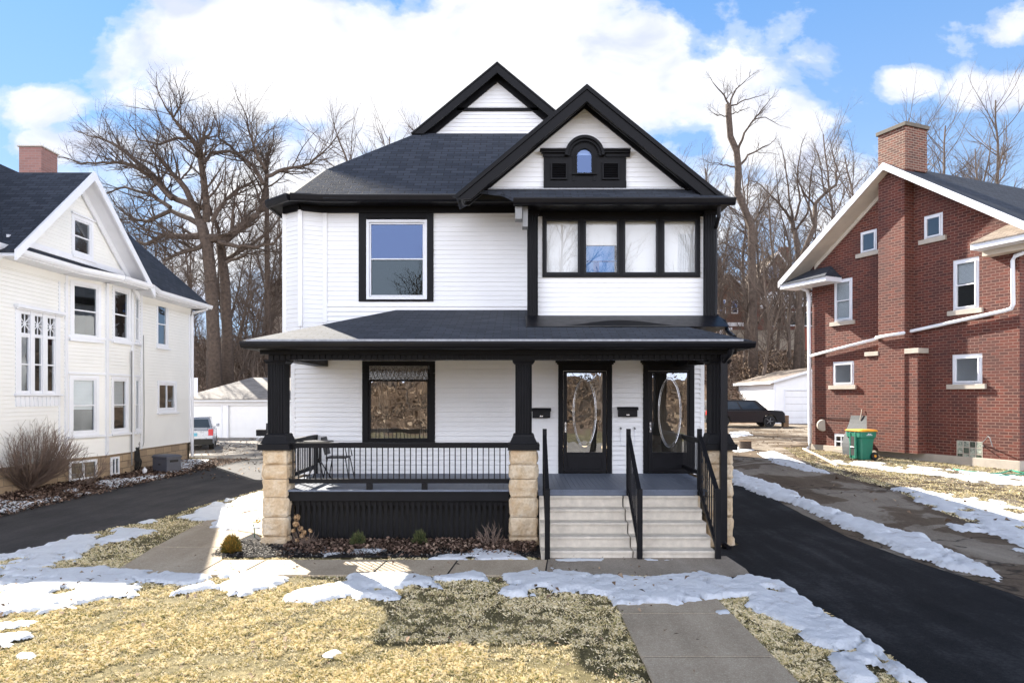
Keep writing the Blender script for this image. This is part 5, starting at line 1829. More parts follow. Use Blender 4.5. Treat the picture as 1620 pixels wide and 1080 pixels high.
# downpipe, conduits, meter box
yc_ = Y1L + 0.06
dpl = MB().tube([(-13.3, yc_ + 0.1, 6.45), (-13.5, yc_ + 0.05, 6.38), (-13.9, yc_, 6.25), (-13.92, yc_, 6.1), (-13.92, yc_, 0.15)], 0.06, 8)
lpart(dpl, 'downpipe', 'white_trim')
cd = MB(FB2)
c1_, c2_ = FB2.hit(208.5, 555, 0.08), FB2.hit(208.5, 735, 0.08)
cd.tube([(c1_[0], 0.08, c1_[1]), (c2_[0], 0.08, 0.3)], 0.025, 6)
cd.build('conduit', M['grey_metal'], LH)
c1_ = FL.hit(227, 530, 0.04)
MB(FL).tube([(c1_[0], 0.04, c1_[1]), (c1_[0] + 0.05, 0.04, 2.2), (c1_[0] + 0.03, 0.04, 1.0), (c1_[0] - 0.1, 0.03, 0.7)], 0.012, 5).build('cable', M['grey_metal'], LH)
c1_ = FL.hit(218.5, 703, 0.1)
lpart(MB(FL).box(c1_[0] - 0.1, c1_[0] + 0.1, 0.02, 0.12, c1_[1] - 0.15, c1_[1] + 0.1), 'meter_box', 'grey_metal', bevel=0.02)

# ------------------------------------------------------------ the brick house on the right
U_ = Vector((0.384, -0.923, 0)).normalized()
N_ = Vector((-U_.y, U_.x, 0)) * -1
N_ = Vector((U_.y, -U_.x, 0))
if N_.x > 0: N_ = -N_
GZR = 0.42
RHt = thing('house', 'red brick house on the right with white gable trim and an outside chimney', 'house', (12.5, 29.05, 0))
FRR = Frame((12.5, 29.05, 0), U_, N_)


def rpart(mb, name, mat, parent=None, bevel=0.0, **k): return mb.build(name, M[mat], parent or RHt, bevel, **k)


UE = FRR.hit(1613, 600)[0]
ra = FRR.hit(1398, 258, 0.85)
rl_ = FRR.hit(1232, 447, 0.85)
sR = (ra[1] - rl_[1]) / (ra[0] - rl_[0])
UA, ZAp = ra
UF1 = rl_[0]
UF2 = 2 * UA - UF1 + 0.1
zroof = lambda u_: ZAp - sR * abs(u_ - UA)
rwins = []


def rwin(x0, x1, yt, yb, style='double', cas=0.10, blind=None, room='interior_dark', sillw=0.14):
    """x0..x1, yt..yb: outer edge of the white frame, heights read at its left edge"""
    a, c, d = FRR.hit(x0, yb), FRR.hit(x0, yt), FRR.hit(x1, yt)
    sash = 0.05
    q = (a[0] + cas + sash, d[0] - cas - sash, a[1] + cas * 0.6 + sash, c[1] - cas * 0.8 - sash)
    W_, hole = window(RHt, FRR, q, cas=cas, sash=sash, casm='white_trim', sashm='white_trim', style=style, sill=0, casn=-0.03, blind=blind, room=room)
    MB(FRR).box(a[0] - sillw, d[0] + sillw, -0.02, 0.09, a[1] - 0.16, a[1] + 0.0).build('sill', M['concrete_trim'], W_, 0.006)
    h = (q[0] - cas - sash + 0.0, q[1] + cas + sash, q[2] - sash - cas, q[3] + sash + cas)
    rwins.append(h)


rwin(1360.5, 1387, 368.5, 402, 'single', 0.07)
rwin(1461, 1491.5, 343.5, 380, 'single', 0.08)
rwin(1319, 1348.5, 444.5, 510, 'double', 0.09, ('blind_white', 0.0))
rwin(1507, 1549, 413.5, 492, 'double', 0.10, ('blind_white', 0.55))
rwin(1317, 1351, 573, 609.5, 'single', 0.09, None, 'blind_white')
rwin(1506, 1554, 562, 608, 'single', 0.10, None, 'blind_white')
rwin(1319, 1343, 685.5, 709, 'grid', 0.06, None, 'interior_beige', -0.02)
# glass block window
a, c = FRR.hit(1514, 729), FRR.hit(1554, 729)
zt_ = FRR.hit(1514, 696.5)[1]
gbx = (a[0], c[0], FRR.hit(1514, 726)[1], zt_)
rwins.append(gbx)
gbm = MB(FRR)
nbx, nbz = 4, 3
cwx, cwz = (gbx[1] - gbx[0]) / nbx, (gbx[3] - gbx[2]) / nbz
gf = MB(FRR)
for i in range(nbx + 1):
    gf.box(gbx[0] + i * cwx - 0.012, gbx[0] + i * cwx + 0.012, -0.05, 0.006, gbx[2], gbx[3])
GBW = rpart(gf, 'glass_block_window', 'concrete_trim')
gf = MB(FRR)
for j in range(nbz + 1):
    for i in range(nbx):
        gf.box(gbx[0] + i * cwx + 0.013, gbx[0] + (i + 1) * cwx - 0.013, -0.05, 0.005, gbx[2] + j * cwz - 0.012, gbx[2] + j * cwz + 0.012)
gf.build('joint', M['concrete_trim'], GBW)
for i in range(nbx):
    for j in range(nbz):
        MB(FRR).box(gbx[0] + i * cwx + 0.014, gbx[0] + (i + 1) * cwx - 0.014, -0.06, 0.0, gbx[2] + j * cwz + 0.013, gbx[2] + (j + 1) * cwz - 0.013).build('glass_block', M['glass_block' if (i * 2 + j) % 3 else 'glass_green'], GBW, 0.01)

# brick wall with window openings cut out in rectangles
uu_ = sorted({0.0, UE, UA} | {h[0] for h in rwins} | {h[1] for h in rwins})
bw_ = MB(FRR)
for u0, u1 in zip(uu_[:-1], uu_[1:]):
    if u1 - u0 < 1e-4: continue
    mid = (u0 + u1) / 2
    hs = sorted([h for h in rwins if h[0] < mid < h[1]], key=lambda h: h[2])
    z = GZR + 0.25
    for h in hs:
        bw_.poly([(u0, 0, z), (u1, 0, z), (u1, 0, h[2]), (u0, 0, h[2])])
        z = h[3]
    bw_.poly([(u0, 0, z), (u1, 0, z), (u1, 0, zroof(u1) - 0.12), (u0, 0, zroof(u0) - 0.12)])
for h in rwins:
    for (p, q) in (((h[0], h[2]), (h[1], h[2])), ((h[1], h[2]), (h[1], h[3])), ((h[1], h[3]), (h[0], h[3])), ((h[0], h[3]), (h[0], h[2]))):
        bw_.poly([(p[0], 0, p[1]), (q[0], 0, q[1]), (q[0], -0.12, q[1]), (p[0], -0.12, p[1])])
rw = rpart(bw_, 'wall', 'brick_red', uv=True)
# far and near return walls
rpart(MB(FRR).poly([(0, 0, 0), (0, -9, 0), (0, -9, 7.4), (0, 0, 7.4)]).poly([(UE, 0, 0.3), (UE, -9, 0.3), (UE, -9, 7.2), (UE, 0, 7.2)]), 'side_wall', 'brick_red', uv=True)
rpart(MB(FRR).box(-0.03, UE + 0.03, -0.25, 0.035, GZR - 0.5, GZR + 0.25), 'water_table', 'concrete_trim', bevel=0.01)
# chimney breast
cu0, cu1 = FRR.hit(1389.5, 400)[0] + 0.12, FRR.hit(1431, 400, 0.5)[0]
cu0 = FRR.hit(1389.5, 400, 0.5)[0]
zt_c = PZ(263, 25)
cbk = MB(FRR).box(cu0, cu1, 0.002, 0.5, GZR + 0.25, ZAp - 0.35)
zsh = FRR.hit(1440, 559, 0.5)[1]
su0, su1 = FRR.hit(1371.5, 600, 0.45)[0], FRR.hit(1452, 600, 0.45)[0]
cbk.box(su0, su1, 0.003, 0.46, GZR + 0.25, zsh)
rpart(cbk, 'chimney_breast', 'brick_red', uv=True)
rpart(MB(FRR).box(su0 - 0.06, cu0 - 0.002, 0.004, 0.52, zsh, zsh + 0.16), 'shoulder_cap', 'concrete_trim', bevel=0.01)
rpart(MB(FRR).box(cu1 + 0.002, su1 + 0.08, 0.004, 0.52, zsh, zsh + 0.18), 'shoulder_cap', 'concrete_trim', bevel=0.01)
ztop = FRR.hit(1389.5, 216, 0.5)[1]
st_ = MB(FRR).box(cu0 - 0.01, cu1 + 0.03, -0.62, 0.5, ZAp - 0.348, ztop)
chm = rpart(st_, 'chimney', 'brick_orange', uv=True)
MB(FRR).box(cu0 - 0.07, cu1 + 0.09, -0.68, 0.56, ztop, ztop + 0.14).build('chimney_cap', M['cap_dark'], chm, 0.01)
# roof with deep overhang
rr = MB(FRR)
rr.prism([(UF1, 0.85, zroof(UF1)), (UA, 0.85, ZAp), (UA, -14, ZAp), (UF1, -14, zroof(UF1))], (0, 0, -0.09))
rr.prism([(UA, 0.85, ZAp), (UF2, 0.85, zroof(UF2)), (UF2, -14, zroof(UF2)), (UA, -14, ZAp)], (0, 0, -0.09))
rroof = rpart(rr, 'roof', 'shingle_dark', uv=True)
fa = MB(FRR)
for uf in (UF1, UF2):
    for (n0, n1, t0, t1) in ((0.86, 0.90, -0.02, 0.24),):
        fa.prism([(UA, n0, ZAp - t0), (uf, n0, zroof(uf) - t0), (uf, n0, zroof(uf) - t1), (UA, n0, ZAp - t1)], (0, n1 - n0, 0))
rpart(fa, 'fascia', 'white_trim')
so = MB(FRR)
for uf in (UF1, UF2):
    m = 34
    for k in range(m):
        ta, tb_ = k / m, (k + 0.96) / m
        ua, ub = UA + (uf - UA) * ta, UA + (uf - UA) * tb_
        so.prism([(ua, 0.02, zroof(ua) - 0.21), (ub, 0.02, zroof(ub) - 0.21), (ub, 0.855, zroof(ub) - 0.21), (ua, 0.855, zroof(ua) - 0.21)], (0, 0, 0.03))
rpart(so, 'soffit', 'beige_soffit')
fz_ = MB(FRR)
for uf in (UF1 + 1.2, UF2 - 1.2):
    fz_.prism([(UA, 0.0, ZAp - 0.22), (uf, 0.0, zroof(uf) - 0.22), (uf, 0.0, zroof(uf) - 0.40), (UA, 0.0, ZAp - 0.40)], (0, 0.05, 0))
rpart(fz_, 'frieze', 'beige_soffit')


def eave_return(u0, u1, zb, near):
    b = MB(FRR).box(u0, u1, 0.0, 0.88, zb, zb + 0.20)
    e_ = rpart(b, 'eave_return', 'white_trim', bevel=0.008)
    z = zb + 0.205
    r_ = MB(FRR)
    um = u0 + 0.55 if near else u1 - 0.55
    if near:
        tp = [(u0, 0.92, z), (u1, 0.92, z), (u1, 0.0, z + 0.55), (um, 0.0, z + 0.55)]
        r_.prism(tp, (0, 0, -0.03))
        r_.prism([(u0, 0.92, z), (um, 0.0, z + 0.55), (u0, 0.0, z)], (0, 0, -0.03))
    else:
        tp = [(u0, 0.92, z), (u1, 0.92, z), (um, 0.0, z + 0.55), (u0, 0.0, z + 0.55)]
        r_.prism(tp, (0, 0, -0.03))
        r_.prism([(u1, 0.92, z), (u1, 0.0, z), (um, 0.0, z + 0.55)], (0, 0, -0.03))
    r_.build('return_roof', M['shingle_brown' if near else 'shingle_dark'], e_, uv=True)


e1 = FRR.hit(1243, 440, 0.88), FRR.hit(1306, 440, 0.88)
eave_return(UF1 + 0.1, e1[1][0], FRR.hit(1306, 444, 0.88)[1], False)
e2 = FRR.hit(1535, 396, 0.88)
eave_return(e2[0], UE + 0.9, e2[1], True)
rpart(MB(FRR).box(UE - 0.9, UE + 0.6, 0.0, 0.4, e2[1] - 0.17, e2[1] - 0.002), 'return_trim', 'beige_soffit')
# white downpipes
hh_ = lambda x, y, n: (FRR.hit(x, y, n)[0], n, FRR.hit(x, y, n)[1])
dr = MB(FRR).tube([hh_(1259, 450, 0.5), hh_(1266, 455, 0.35), hh_(1277, 460, 0.12), hh_(1279.5, 470, 0.12), hh_(1281.5, 700, 0.12), hh_(1280, 708, 0.14), hh_(1274, 713, 0.5)], 0.075, 10)
rpart(dr, 'downpipe', 'white_trim', smooth=True)
dr = MB(FRR).tube([hh_(1282, 563, 0.12), hh_(1388, 535.5, 0.13)], 0.06, 8)
dr.tube([hh_(1386, 534, 0.62), hh_(1429, 526.5, 0.62)], 0.06, 8)
dr.tube([hh_(1430, 526, 0.3), hh_(1445, 523, 0.13), hh_(1590, 491.5, 0.13), hh_(1600, 488, 0.13), hh_(1603, 481, 0.13), hh_(1602, 412, 0.13), hh_(1606, 405, 0.13), hh_(1622, 399, 0.13)], 0.062, 10)
dr.tube([hh_(1388, 535.5, 0.13), hh_(1386.5, 534.5, 0.62)], 0.06, 8).tube([hh_(1429, 526.5, 0.62), hh_(1431, 526, 0.13)], 0.06, 8)
rpart(dr, 'downpipe', 'white_trim', smooth=True)
ve = MB(FRR).tube([hh_(1302.5, 672.5, 0.0), hh_(1302.5, 672.5, 0.05)], [0.26, 0.22], 16)
rpart(ve, 'wall_vent', 'concrete_trim')
rpart(MB(FRR).tube([hh_(1550, 700, 0.02), hh_(1556, 698, 0.1), hh_(1563, 690, 0.35), hh_(1566, 692, 0.4), hh_(1570, 706, 0.42)], 0.014, 5).cyl(hh_(1556, 705, 0.0), hh_(1555, 706, 0.12), 0.025, 0.02, 8), 'tap', 'grey_metal')
rpart(MB(FRR).tube([hh_(1296, 660, 0.02), hh_(1320, 661.5, 0.03), hh_(1345, 662, 0.03)], 0.014, 4), 'cable', 'black_metal')

# ------------------------------------------------------------ garages
GA = thing('garage', 'low white garage with grey hipped roof at the end of the left driveway', 'garage', (-15, 45, 0))
FGA = Frame((0, 45, 0), (1, 0, 0), (0, -1, 0))
gx0, gx1 = PX(292, 45), -5.2
d1 = (PX(296, 45), PX(350, 45), 0.0, FGA.hit(300, 640.5)[1])
d2 = (PX(361.5, 45), PX(441, 45), 0.0, FGA.hit(300, 641)[1])
d3 = (d2[1] + 0.4, d2[1] + 3.6, 0.0, d2[3])
s = MB(FGA)
siding(s, const(gx0, gx1), 0.0, 2.45, [d1, d2, d3], 0.12)
s.build('wall', M['white_paint'], GA)
for d, nm in ((d1, 1), (d2, 0), (d3, 0)):
    b = MB(FGA).ring(d[0] - 0.08, d[1] + 0.08, -0.1, d[3] + 0.08, 0.08, -0.03, 0.04)
    D_ = b.build('garage_door', M['white_trim'], GA)
    pb = MB(FGA)
    rows = 14 if nm else 4
    for r in range(rows):
        z0, z1 = d[3] * r / rows, d[3] * (r + 1) / rows
        if nm: pb.poly([(d[0], -0.06, z0), (d[1], -0.06, z0), (d[1], -0.09, z1), (d[0], -0.09, z1)])
        else:
            pb.box(d[0], d[1], -0.10, -0.08, z0 + 0.006, z1 - 0.006)
            nc = 6
            for c_ in range(nc):
                w_ = (d[1] - d[0]) / nc
                pb.box(d[0] + w_ * c_ + 0.08, d[0] + w_ * (c_ + 1) - 0.08, -0.08, -0.07, z0 + 0.1, z1 - 0.1)
    pb.build('door_panel', M['white_paint'], D_)
MB(FGA).box(gx0, gx1, -0.3, -0.11, 0, 2.4).box(gx0, gx0 + 0.1, -7.5, -0.3, 0, 2.45).build('inner_wall', M['white_paint'], GA)
ge = PZ(631, 44.6)
MB(FGA).box(gx0 - 0.4, gx1, 0.0, 0.42, ge - 0.16, ge - 0.01).box(gx0 - 0.4, gx1, 0.0, 0.03, ge - 0.42, ge - 0.17).build('fascia', M['white_trim'], GA)
rzz = PZ(597, 49.3)
MB(FGA).prism([(gx0 - 0.45, 0.45, ge), (gx1, 0.45, ge), (gx1, -4.3, rzz), (PX(398, 49.3), -4.3, rzz)], (0, 0, -0.06)).prism([(gx0 - 0.45, 0.45, ge), (PX(398, 49.3), -4.3, rzz), (gx0 - 0.45, -9, ge)], (0, 0, -0.06)).prism([(gx0 - 0.45, -9, ge), (PX(398, 49.3), -4.3, rzz), (gx1, -4.3, rzz), (gx1, -9, ge)], (0, 0, -0.06)).build('roof', M['shingle_grey'], GA, uv=True)

GB = thing('garage', 'white garage with brown shingle roof and raised panel door behind the black car', 'garage', (22, 51.7, 0.6))
FGB = Frame((0, 51.7, 0), (1, 0, 0), (0, -1, 0))
gk = PX(1225, 51.7)
gzz = gzf(gk, 51.0) - 0.05
gez = PZ(602, 51.7)
xr_ = gk + 3.4
rz_ = gez + 3.4 * 0.28
xe_ = gk + 6.8
dd = (PX(1242, 51.7), PX(1296, 51.7), gzz, PZ(617.5, 51.7))
s = MB(FGB)
siding(s, lambda z: (gk if z < gez else gk + (z - gez) / 0.28, xe_ if z < gez else xe_ - (z - gez) / 0.28), gzz, rz_, [dd], 0.12)
s.build('wall', M['white_paint'], GB)
s = MB(Frame((gk, 0, 0), (0, 1, 0), (-1, 0, 0)))
siding(s, const(51.7, 60), gzz, gez, (), 0.12)
s.build('side_wall', M['white_paint'], GB)
MB(FGB).ring(dd[0] - 0.1, dd[1] + 0.1, dd[2] - 0.1, dd[3] + 0.1, 0.1, -0.02, 0.04).box(gk - 0.06, gk + 0.08, 0.0, 0.03, gzz, gez).build('trim', M['white_trim'], GB)
pb = MB(FGB)
for r in range(5):
    z0, z1 = dd[2] + (dd[3] - dd[2]) * r / 5, dd[2] + (dd[3] - dd[2]) * (r + 1) / 5
    pb.box(dd[0], dd[1], -0.08, -0.05, z0 + 0.008, z1 - 0.008)
    for c_ in range(6):
        w_ = (dd[1] - dd[0]) / 6
        pb.box(dd[0] + w_ * c_ + 0.06, dd[0] + w_ * (c_ + 1) - 0.06, -0.05, -0.035, z0 + 0.12, z1 - 0.12)
pb.build('garage_door', M['white_paint'], GB)
rb = MB()
rb.prism([(gk - 0.4, 51.3, gez - 0.1), (xr_, 51.3, rz_ + 0.02), (xr_, 60.3, rz_ + 0.02), (gk - 0.4, 60.3, gez - 0.1)], (0, 0, 0.07))
rb.prism([(xr_, 51.3, rz_ + 0.02), (xe_ + 0.4, 51.3, gez - 0.1), (xe_ + 0.4, 60.3, gez - 0.1), (xr_, 60.3, rz_ + 0.02)], (0, 0, 0.07))
rb.build('roof', M['shingle_brown'], GB, uv=True)
fb_ = MB()
for xf in (gk - 0.42, xe_ + 0.42):
    fb_.prism([(xr_, 51.26, rz_ + 0.08), (xf, 51.26, gez - 0.04), (xf, 51.26, gez - 0.22), (xr_, 51.26, rz_ - 0.1)], (0, 0.035, 0))
fb_.box(gk - 0.44, gk - 0.4, 51.3, 60.3, gez - 0.24, gez - 0.06)
fb_.build('fascia', M['white_trim'], GB)

# ------------------------------------------------------------ hillside fence and houses
def fence(xa, xb, Y, h, label, mat):
    T = thing('fence', label, 'fence', ((xa + xb) / 2, Y, 0))
    b = MB()
    x = xa
    rng = random.Random(int(Y))
    while x < xb:
        z = gzf(x, Y)
        b.box(x, x + 0.14, Y - 0.012, Y + 0.012, z - 0.05, z + h + rng.uniform(-0.02, 0.02))
        x += 0.148
    z0, z1 = gzf(xa, Y), gzf(xb, Y)
    b.box(xa, xb, Y + 0.013, Y + 0.06, z0 + 0.3, z0 + 0.4).box(xa, xb, Y + 0.013, Y + 0.06, z0 + h - 0.4, z0 + h - 0.3)
    b.build('board_panel', mat, T)
    x = xa
    while x <= xb:
        z = gzf(x, Y)
        MB().box(x - 0.06, x + 0.06, Y - 0.09, Y - 0.013, z - 0.2, z + h + 0.12).build('post', mat, T)
        x += 2.4


M['fence_wood'] = pm('fence_wood', (0.34, 0.29, 0.23), 0.9, (2.5, 0.35))
M['fence_red'] = pm('fence_red', (0.30, 0.07, 0.045), 0.8, (2.5, 0.3))
fence(PX(1150, 72), PX(1262, 72), 72, 2.1, 'weathered grey board fence along the hillside behind the garage', M['fence_wood'])
fence(PX(1264, 71.8), PX(1292, 71.8), 71.8, 2.3, 'short red painted board fence at the end of the grey hillside fence', M['fence_red'])


def hill_house(x0, x1, Y, ze, zr, label, wallm, roofm, gable=True, wins=(), dep=8.0):
    T = thing('house', label, 'house', ((x0 + x1) / 2, Y, 0))
    fr = Frame((0, Y, 0), (1, 0, 0), (0, -1, 0))
    zb = gzf((x0 + x1) / 2, Y) - 1.5
    xm = (x0 + x1) / 2
    b = MB(fr)
    b.prism([(x0, 0, zb), (x1, 0, zb), (x1, 0, ze), (xm, 0, zr - 0.15), (x0, 0, ze)] if gable else [(x0, 0, zb), (x1, 0, zb), (x1, 0, ze), (x0, 0, ze)], (0, -dep, 0))
    b.build('wall', M[wallm], T, uv=True)
    r_ = MB(fr)
    if gable:
        sl_ = (zr - ze) / (xm - x0)
        for xf, xo in ((x0 - 0.5, 1), (x1 + 0.5, -1)):
            r_.prism([(xm, 0.5, zr), (xf, 0.5, ze - 0.5 * sl_), (xf, -dep - 0.3, ze - 0.5 * sl_), (xm, -dep - 0.3, zr)], (0, 0, 0.1))
        MBf = MB(fr)
        for xf in (x0 - 0.5, x1 + 0.5):
            MBf.prism([(xm, 0.51, zr + 0.1), (xf, 0.51, ze - 0.5 * sl_ + 0.1), (xf, 0.51, ze - 0.5 * sl_ - 0.15), (xm, 0.51, zr - 0.15)], (0, 0.05, 0))
        MBf.build('fascia', M['white_trim'], T)
    else:
        r_.prism([(x0 - 0.4, 0.5, ze), (x1 + 0.4, 0.5, ze), (x1 - 0.5, -dep / 2, zr), (x0 + 0.5, -dep / 2, zr)], (0, 0, 0.1))
    r_.build('roof', M[roofm], T, uv=True)
    for (a, c, d, e, kind) in wins:
        if kind == 'arch':
            zc_ = d + (e - d) * 0.5
            rr_ = (c - a) / 2
            q = [(a, 0.06, d), (c, 0.06, d)] + [((a + c) / 2 + rr_ * math.cos(R(k * 15)), 0.06, zc_ + rr_ * math.sin(R(k * 15))) for k in range(13)]
            W_ = MB(fr).prism([(x + (0.12 if x > (a + c) / 2 else -0.12), 0.01, z + (0.12 if z > zc_ else -0.1)) for x, n, z in q], (0, 0.04, 0)).build('window', M['white_trim'], T)
            MB(fr).poly(q).build('pane', M['glass_blue'], W_)
        elif kind == 'panel':
            MB(fr).box(a, c, 0.01, 0.1, d, e).build('panel', M['white_trim'], T)
        else:
            W_ = MB(fr).ring(a - 0.12, c + 0.12, d - 0.12, e + 0.12, 0.12, 0.01, 0.08).build('window', M['white_trim'], T)
            MB(fr).box(a, c, 0.01, 0.04, d, e).build('pane', M['interior_dark'] if kind == 'dark' else M['glass_blue'], W_)
    return T, fr


Yh = 86
X_ = lambda p: PX(p, Yh)
Zh = lambda p: PZ(p, Yh)
T, fr = hill_house(X_(1196), X_(1262), Yh, Zh(445), Zh(400), 'brick house on the hilltop with round arched window and white gable', 'brick_red', 'shingle_brown', True,
                   [(X_(1216), X_(1232), Zh(440), Zh(419), 'arch'), (X_(1202), X_(1258), Zh(488), Zh(462), 'panel'), (X_(1218), X_(1228), Zh(515), Zh(500), 'dark'), (X_(1244), X_(1262), Zh(514), Zh(494), 'dark')])
MB(fr).box(X_(1245), X_(1258), -3, -2, Zh(420), Zh(385)).build('chimney', M['brick_red'], T, uv=True)
hill_house(X_(1262.5), X_(1300), Yh + 0.5, Zh(458), Zh(440), 'pale low wing with a dark carport opening on the hilltop', 'brick_red', 'shingle_brown', False, [(X_(1266), X_(1290), Zh(514), Zh(494), 'dark'), (X_(1264), X_(1298), Zh(484), Zh(462), 'panel')])
T, fr = hill_house(X_(1136), X_(1192), Yh + 3, Zh(455), Zh(425), 'reddish brick house half hidden by trees on the hilltop', 'brick_orange', 'shingle_brown', True,
                   [(X_(1150), X_(1158), Zh(490), Zh(470), 'w'), (X_(1170), X_(1178), Zh(490), Zh(470), 'w'), (X_(1140), X_(1190), Zh(512), Zh(506), 'panel'), (X_(1144), X_(1170), Zh(530), Zh(514), 'panel')])
MB(fr).box(X_(1152), X_(1161), -3, -2, Zh(440), Zh(400)).build('chimney', M['brick_red'], T, uv=True)
hill_house(PX(428, 80), PX(462, 80), 80, PZ(455, 80), PZ(437, 80), 'small beige gabled house glimpsed beyond the trees on the left hill', 'concrete_trim', 'shingle_grey', True, [])
# ------------------------------------------------------------ wheelie bin, sheet, stump, boxes
M['bin_green'] = pm('bin_green', (0.015, 0.17, 0.11), 0.45, (6, 0.2))
M['bin_orange'] = pm('bin_orange', (0.85, 0.36, 0.03), 0.5, (6, 0.15))
M['rubber'] = pm('rubber', (0.02, 0.02, 0.02), 0.8, (20, 0.3))
M['galvanised'] = pm('galvanised', (0.075, 0.082, 0.09), 0.8, (3, 0.5), (6, 0.3, 0.02))
bx_, by_ = gpx(1367, 728)
T = thing('wheelie_bin', 'green wheeled recycling bin with orange lid against the brick wall', 'bin', (0, 0, 0))


def rsec(hx, hy, z, r=0.07, n=4):
    pts = []
    for (sx, sy, a0) in ((1, 1, 0), (-1, 1, 90), (-1, -1, 180), (1, -1, 270)):
        for k in range(n + 1):
            t = R(a0 + 90 * k / n)
            pts.append((sx * (hx - r) + r * math.cos(t), sy * (hy - r) + r * math.sin(t), z))
    return pts


# local axes: x across the picture, -y towards the camera
MB().stack([rsec(0.24, 0.28, 0.02), rsec(0.27, 0.31, 0.62), rsec(0.29, 0.33, 0.76), rsec(0.335, 0.37, 0.82), rsec(0.345, 0.38, 1.02)]).build('body', M['bin_green'], T, smooth=False)
MB().stack([rsec(0.37, 0.41, 1.022), rsec(0.38, 0.42, 1.05), rsec(0.33, 0.37, 1.085)]).box(0.33, 0.43, -0.2, 0.2, 1.03, 1.06).build('lid', M['bin_orange'], T)
MB().box(-0.352, -0.30, -0.08, 0.10, 0.15, 0.84).build('slot_shade', M['rubber'], T)  # black block stands in for the shade inside the recess
MB().box(-0.358, -0.29, -0.14, -0.085, 0.05, 0.99).box(-0.358, -0.29, 0.105, 0.16, 0.05, 0.99).build('rib', M['bin_green'], T, 0.01)
MB().cyl((-0.36, -0.085, 0.45), (-0.36, 0.105, 0.45), 0.015, 0.015, 8).build('catch_bar', M['chrome'], T)
for s_ in (-1, 1):
    w_ = MB().cyl((0.27, s_ * 0.31, 0.14), (0.27, s_ * 0.37, 0.14), 0.14, 0.14, 20).build('wheel', M['rubber'], T)
    MB().cyl((0.27, s_ * 0.371, 0.14), (0.27, s_ * 0.376, 0.14), 0.05, 0.05, 12).build('hub', M['bin_orange'], w_)
MB().box(-0.10, 0.14, -0.3835, -0.378, 0.885, 0.90).box(-0.05, 0.0, -0.3835, -0.378, 0.92, 0.955).box(0.015, 0.09, -0.3835, -0.378, 0.925, 0.945).build('marking', M['white_trim'], T)
T.location = (bx_ + 0.02, by_ + 0.25, gzf(bx_, by_) + 0.02)
T.rotation_euler = (0, 0, R(14))
T.scale = (1.02, 1.02, 1.0)

T = thing('metal_sheet', 'dull grey bent sheet of metal leaning on the brick wall behind the bin', 'metal sheet', FRR.p(FRR.hit(1345, 690)[0], 0.3, 0.5))
m = MB(FRR)
a, c = FRR.hit(1334, 722, 0.75)[0], FRR.hit(1371, 724, 0.75)[0]
a2, c2 = FRR.hit(1344.5, 657, 0.08)[0], FRR.hit(1373, 657, 0.08)[0]
ztp_ = FRR.hit(1345, 657, 0.08)[1]
zlo_ = gzf(12.5, 28)
N2 = 10
secs = []
for k in range(N2 + 1):
    t_ = k / N2
    n_ = 0.75 + (0.08 - 0.75) * t_ + 0.09 * math.sin(t_ * math.pi * 1.7)
    z_ = zlo_ + (ztp_ - zlo_) * t_
    ua, ub = a + (a2 - a) * t_ - 0.06 * math.sin(t_ * 3.1), c + (c2 - c) * t_
    secs.append([(ua, n_, z_), (ub, n_ + 0.03, z_), (ub, n_ + 0.045, z_ + 0.004), (ua, n_ + 0.015, z_ + 0.004)])
m.stack(secs).build('sheet', M['galvanised'], T)
q = FRR.hit(1363, 652, 0.05)
MB(FRR).cyl((q[0], 0.12, q[1] - 0.3), (q[0] + 0.02, 0.04, q[1] + 0.12), 0.02, 0.02, 6).build('stick', M['concrete_trim'], T)
q = [FRR.hit(x, y, n) + (n,) for x, y, n in ((1512, 742, 0.5), (1540, 749, 0.9), (1575, 751, 1.0), (1600, 749, 0.7), (1625, 753, 0.6))]
pth = [gpx(x, y) for x, y in ((1508, 744), (1525, 747), (1545, 749), (1565, 752), (1585, 750), (1600, 746), (1612, 749), (1630, 751), (1610, 753), (1580, 754))]
M['hose_green'] = pm('hose_green', (0.02, 0.30, 0.20), 0.5)
o = MB().tube([(x, y, gzf(x, y) + 0.05) for x, y in pth], 0.02, 6).build('garden_hose', M['hose_green'])
tag(o, 'green garden hose lying along the foot of the brick wall', 'hose')

sx, sy = gpx(1179, 711)
T = thing('tree_stump', 'short sawn log standing on the lawn edge by the concrete driveway', 'stump', (sx, sy, gzf(sx, sy)))
rr0 = 9.0 * sy / FPX
zs = gzf(sx, sy)
rng = random.Random(4)
lp = [(math.cos(R(i * 20)), math.sin(R(i * 20)), 1 + rng.uniform(-0.06, 0.06)) for i in range(18)]
hst = 14 * sy / FPX
MB().stack([[(sx + a * r * rr0 * k, sy + b2 * r * rr0 * k, zs + z) for a, b2, r in lp] for z, k in ((-0.05, 1.08), (hst * 0.5, 0.98), (hst - 0.01, 1.0))]).build('bark', M['bark'], T)
MB().stack([[(sx + a * r * rr0 * 0.97, sy + b2 * r * rr0 * 0.97, zs + z) for a, b2, r in lp] for z in (hst - 0.0095, hst + 0.005)]).build('cut_face', M['wood_box'], T)

